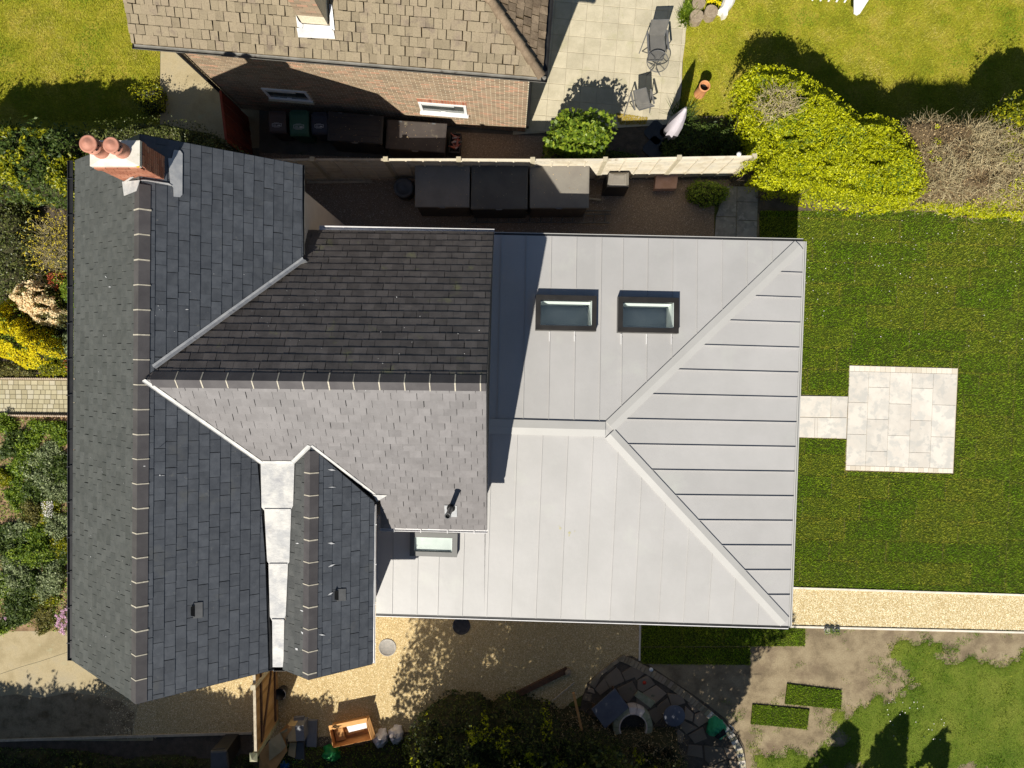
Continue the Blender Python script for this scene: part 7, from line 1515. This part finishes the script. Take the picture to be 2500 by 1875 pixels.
def bh_extra(t, pg, off):
    tw(t, pg, 2.3, 6500, 'twig_grey', .34, off, .35, .12, r=.0075, seg=4, spread=1.4, thr=.34, lift=.14, ns=1.0); tw(t, pg, 2.3, 4500, 'twig', .30, off, .35, .12, r=.007, seg=3)
    low = fpz('d', [(1915, 438, 1.0), (2000, 436, 1.2), (2080, 425, 1.5), (2150, 405, 1.8), (2190, 380, 1.9), (2330, 340, 2.1), (2330, 492, .2), (2200, 482, .2), (2080, 474, .2), (1925, 462, .2)])
    P = rand_in([(p.x, p.y) for p in low], 24000); h = np.maximum(.30, hedge_height(P, pg, 2.3, .35, .12, off)); kk = RNG.random(len(P)) < np.where(h > 1.5, np.clip((fbm(P, 1.6, 51) - .48) * 5, 0, 1), 1); P = np.column_stack([P, h * RNG.uniform(.5, 1.05, len(P))])[kk]; V, F = leaves(P, .065, .45, .4); cloud('lime_leaves', V, F, M['leaf_lime'], t)
    sprig_layer(t, pg, 2.3, 12000, 'leaf_lime', .055, off, .35, .12, thr=.64, ns=1.0)
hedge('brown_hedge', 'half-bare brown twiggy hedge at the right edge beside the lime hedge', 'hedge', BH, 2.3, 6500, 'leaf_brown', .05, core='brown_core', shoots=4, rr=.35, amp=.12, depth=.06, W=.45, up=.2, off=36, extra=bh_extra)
hedge('round_tree', 'rounded evergreen at the right edge above the brown hedge', 'tree', fp('d', [(2196, 215), (2225, 180), (2290, 165), (2370, 185), (2370, 262), (2240, 262), (2200, 245)], 3.0), 3.2, 7500, 'leaf_laurel', .075, rr=.8, amp=.2, depth=.12)
hedge('lawn_side_shrub', 'dark strip of shrubs on the shaded side of the brown hedge', 'shrub', fp('d', [(1560, 290), (1640, 280), (1650, 330), (1560, 336)], .8), .9, 1600, 'leaf_mid', .07, rr=.4, amp=.2, depth=.12)

# trees standing past the lower edge of the picture; they throw the shade on the drive, gravel and turf
def tree(name, lab, c, r, H, n, leaf='leaf_conifer', L=.13, group=None, base=.12, shape='round', holes=.42, seed=0.0, core=True):
    c = Vector((c[0], c[1], 0)); t = thing(name, (c.x, c.y, 0), lab, 'tree', group)
    tr = MB().tube([c, c + Vector((.05, .02, H * .35)), c + Vector((-.05, .04, H * .7)), c + Vector((0, 0, H * .93))], [.11 + r * .04, .09 + r * .03, .05, .015], 9).build('trunk', M['trunk'], t)
    n_l = 26; LP, LD = [], []
    for k in range(n_l):
        z = H * (.16 + .7 * k / n_l); LP.append((c.x, c.y, z)); a = k * 2.4; LD.append((math.cos(a), math.sin(a), .35))
    prof = (lambda q: np.sqrt(np.clip(1 - (2 * q - 1) ** 4, 0.02, 1))) if shape == 'round' else (lambda q: np.clip(1.05 - q, .03, 1) ** .8)
    Ls = r * prof(np.array([p[2] / H for p in LP])) * .85
    V, F, _ = twigs(np.array(LP), np.array(LD), Ls, .03, 5, .15); cloud('limb', V, F, M['trunk'], t)
    q = RNG.uniform(base, 1, n * 2); a = RNG.uniform(0, 6.283, n * 2); rad = r * prof(q) * (1 + .22 * np.sin(a * 5 + seed + q * 6) + .12 * np.sin(a * 9 + q * 17)); f = np.sqrt(RNG.random(n * 2)) ** .6
    P = np.column_stack([c.x + np.cos(a) * rad * f, c.y + np.sin(a) * rad * f, q * H])
    k = fbm(np.column_stack([P[:, 0] + P[:, 2] * .8, P[:, 1] + P[:, 2] * .5]), 1.7, seed + 3); P = P[k > holes][:n]
    V, F = leaves(P, L, .5, .35); cloud('crown', V, F, M[leaf], t); return t
dg = 'tall trees below the lower edge of the picture'
# bushes seen in the frame at the bottom
hedge('dark_bush', 'dark green bush with a few lit tips at the bottom centre', 'bush', fp('d', [(885, 1600), (905, 1560), (960, 1530), (1030, 1522), (1060, 1545), (1100, 1518), (1150, 1535), (1190, 1550), (1230, 1585), (1300, 1600), (1400, 1640), (1480, 1660), (1480, 1720), (880, 1720), (870, 1640)], 1.0), 1.15, 17000, 'leaf_conifer', .08, rr=.55, amp=.34, shoots=12, depth=.16, W=.4, up=.35, off=6,
      extra=lambda t, pg, off: (sprig_layer(t, pg, 1.15, 9000, 'leaf_lime', .08, off, .55, .34, thr=.64, ns=2.4, lift=.10), tw(t, pg, 1.15, 500, 'twig', .5, off, .55, .34, r=.006, seg=4, thr=.5)))  # lime tips stand in for leaves lit through gaps in the trees
hedge('bramble_patch', 'brown tangled dry stems at the bottom right of the dark bush', 'plant', fp('d', [(1180, 1560), (1260, 1560), (1340, 1600), (1480, 1600), (1500, 1720), (1200, 1720)], .9), .8, 1800, 'leaf_brown', .05, rr=.5, amp=.2, depth=.15, off=19,
      extra=lambda t, pg, off: tw(t, pg, .8, 900, 'twig', .6, off, .5, .2, r=.005, seg=5))
hedge('low_weeds', 'low dark weeds under the bags at the bottom edge', 'plant', fp('d', [(560, 1630), (640, 1615), (720, 1625), (800, 1612), (880, 1600), (880, 1720), (560, 1720)], .25), .28, 4200, 'leaf_green', .05, rr=.3, amp=.12, depth=.05, stems=False)
hedge('bed_undergrowth', 'dark undergrowth along the bottom left edge', 'plant', fp('d', [(-60, 1625), (150, 1630), (260, 1650), (350, 1640), (430, 1650), (540, 1640), (540, 1740), (-60, 1740)], .3), .32, 6000, 'leaf_mid', .06, rr=.4, amp=.16, depth=.05, stems=False)
tree('conifer', 'tall dark tree below the picture shading the gravel drive', (-1.8, -12.9), 2.45, 8.3, 30000, base=.42, holes=.24, seed=2.0, group=dg, L=.14)
tree('conifer', 'tall dark tree below the picture shading the crazy paving', (0.7, -12.9), 2.6, 8.3, 30000, base=.40, holes=.29, seed=5.0, group=dg, L=.14)
tree('conifer', 'tall dark tree below the picture shading the turf corner', (3.15, -12.8), 2.5, 7.6, 30000, base=.26, holes=.20, seed=9.0, group=dg, L=.14)
for k, (x, y, h, r, lab) in enumerate(((8.3, -14.6, 4.9, 1.25, 'ragged tree below the picture, left one of three near the turf pieces'), (9.6, -14.9, 5.4, 1.35, 'ragged tree below the picture, middle one of three'),
                                       (11.0, -15.0, 5.0, 1.15, 'ragged tree below the picture, right one of three'))):
    tree('conifer', lab, (x, y), r, h, 6500, shape='cone', holes=.47, seed=3.0 + 2 * k, group='ragged trees below the right half of the picture', L=.17)
hedge('unseen_tall_hedge', 'tall hedge below the picture that shades the lower drive', 'hedge', [(-18, -12.2), (-14, -12.35), (-10, -12.3), (-7.5, -12.5), (-6, -12.6), (-6, -14.4), (-18, -14.4)], 3.95, 26000, 'leaf_conifer', .12, rr=.35, amp=.34, depth=.2, off=8, shoots=14)
hedge('unseen_tall_hedge', 'tall hedge below the picture that shades the boxes and bags', 'hedge', [(-6.1, -13.4), (-4, -13.0), (-2.2, -12.7), (-1, -12.7), (-1, -14.4), (-6.1, -14.4)], 3.6, 14000, 'leaf_conifer', .12, rr=.35, amp=.34, depth=.2, off=15, shoots=14)
hedge('unseen_tall_hedge', 'tall hedge below the picture behind the dark bush', 'hedge', [(1.5, -12.6), (5.0, -12.7), (5.0, -14.2), (1.5, -14.2)], 3.2, 12000, 'leaf_conifer', .12, rr=.35, amp=.34, depth=.2, off=25, shoots=14)
tree('round_bush', 'round bush on a stem shading the far drive corner', (-12.4, -12.2), .95, 3.0, 5000, holes=.2, group=dg)
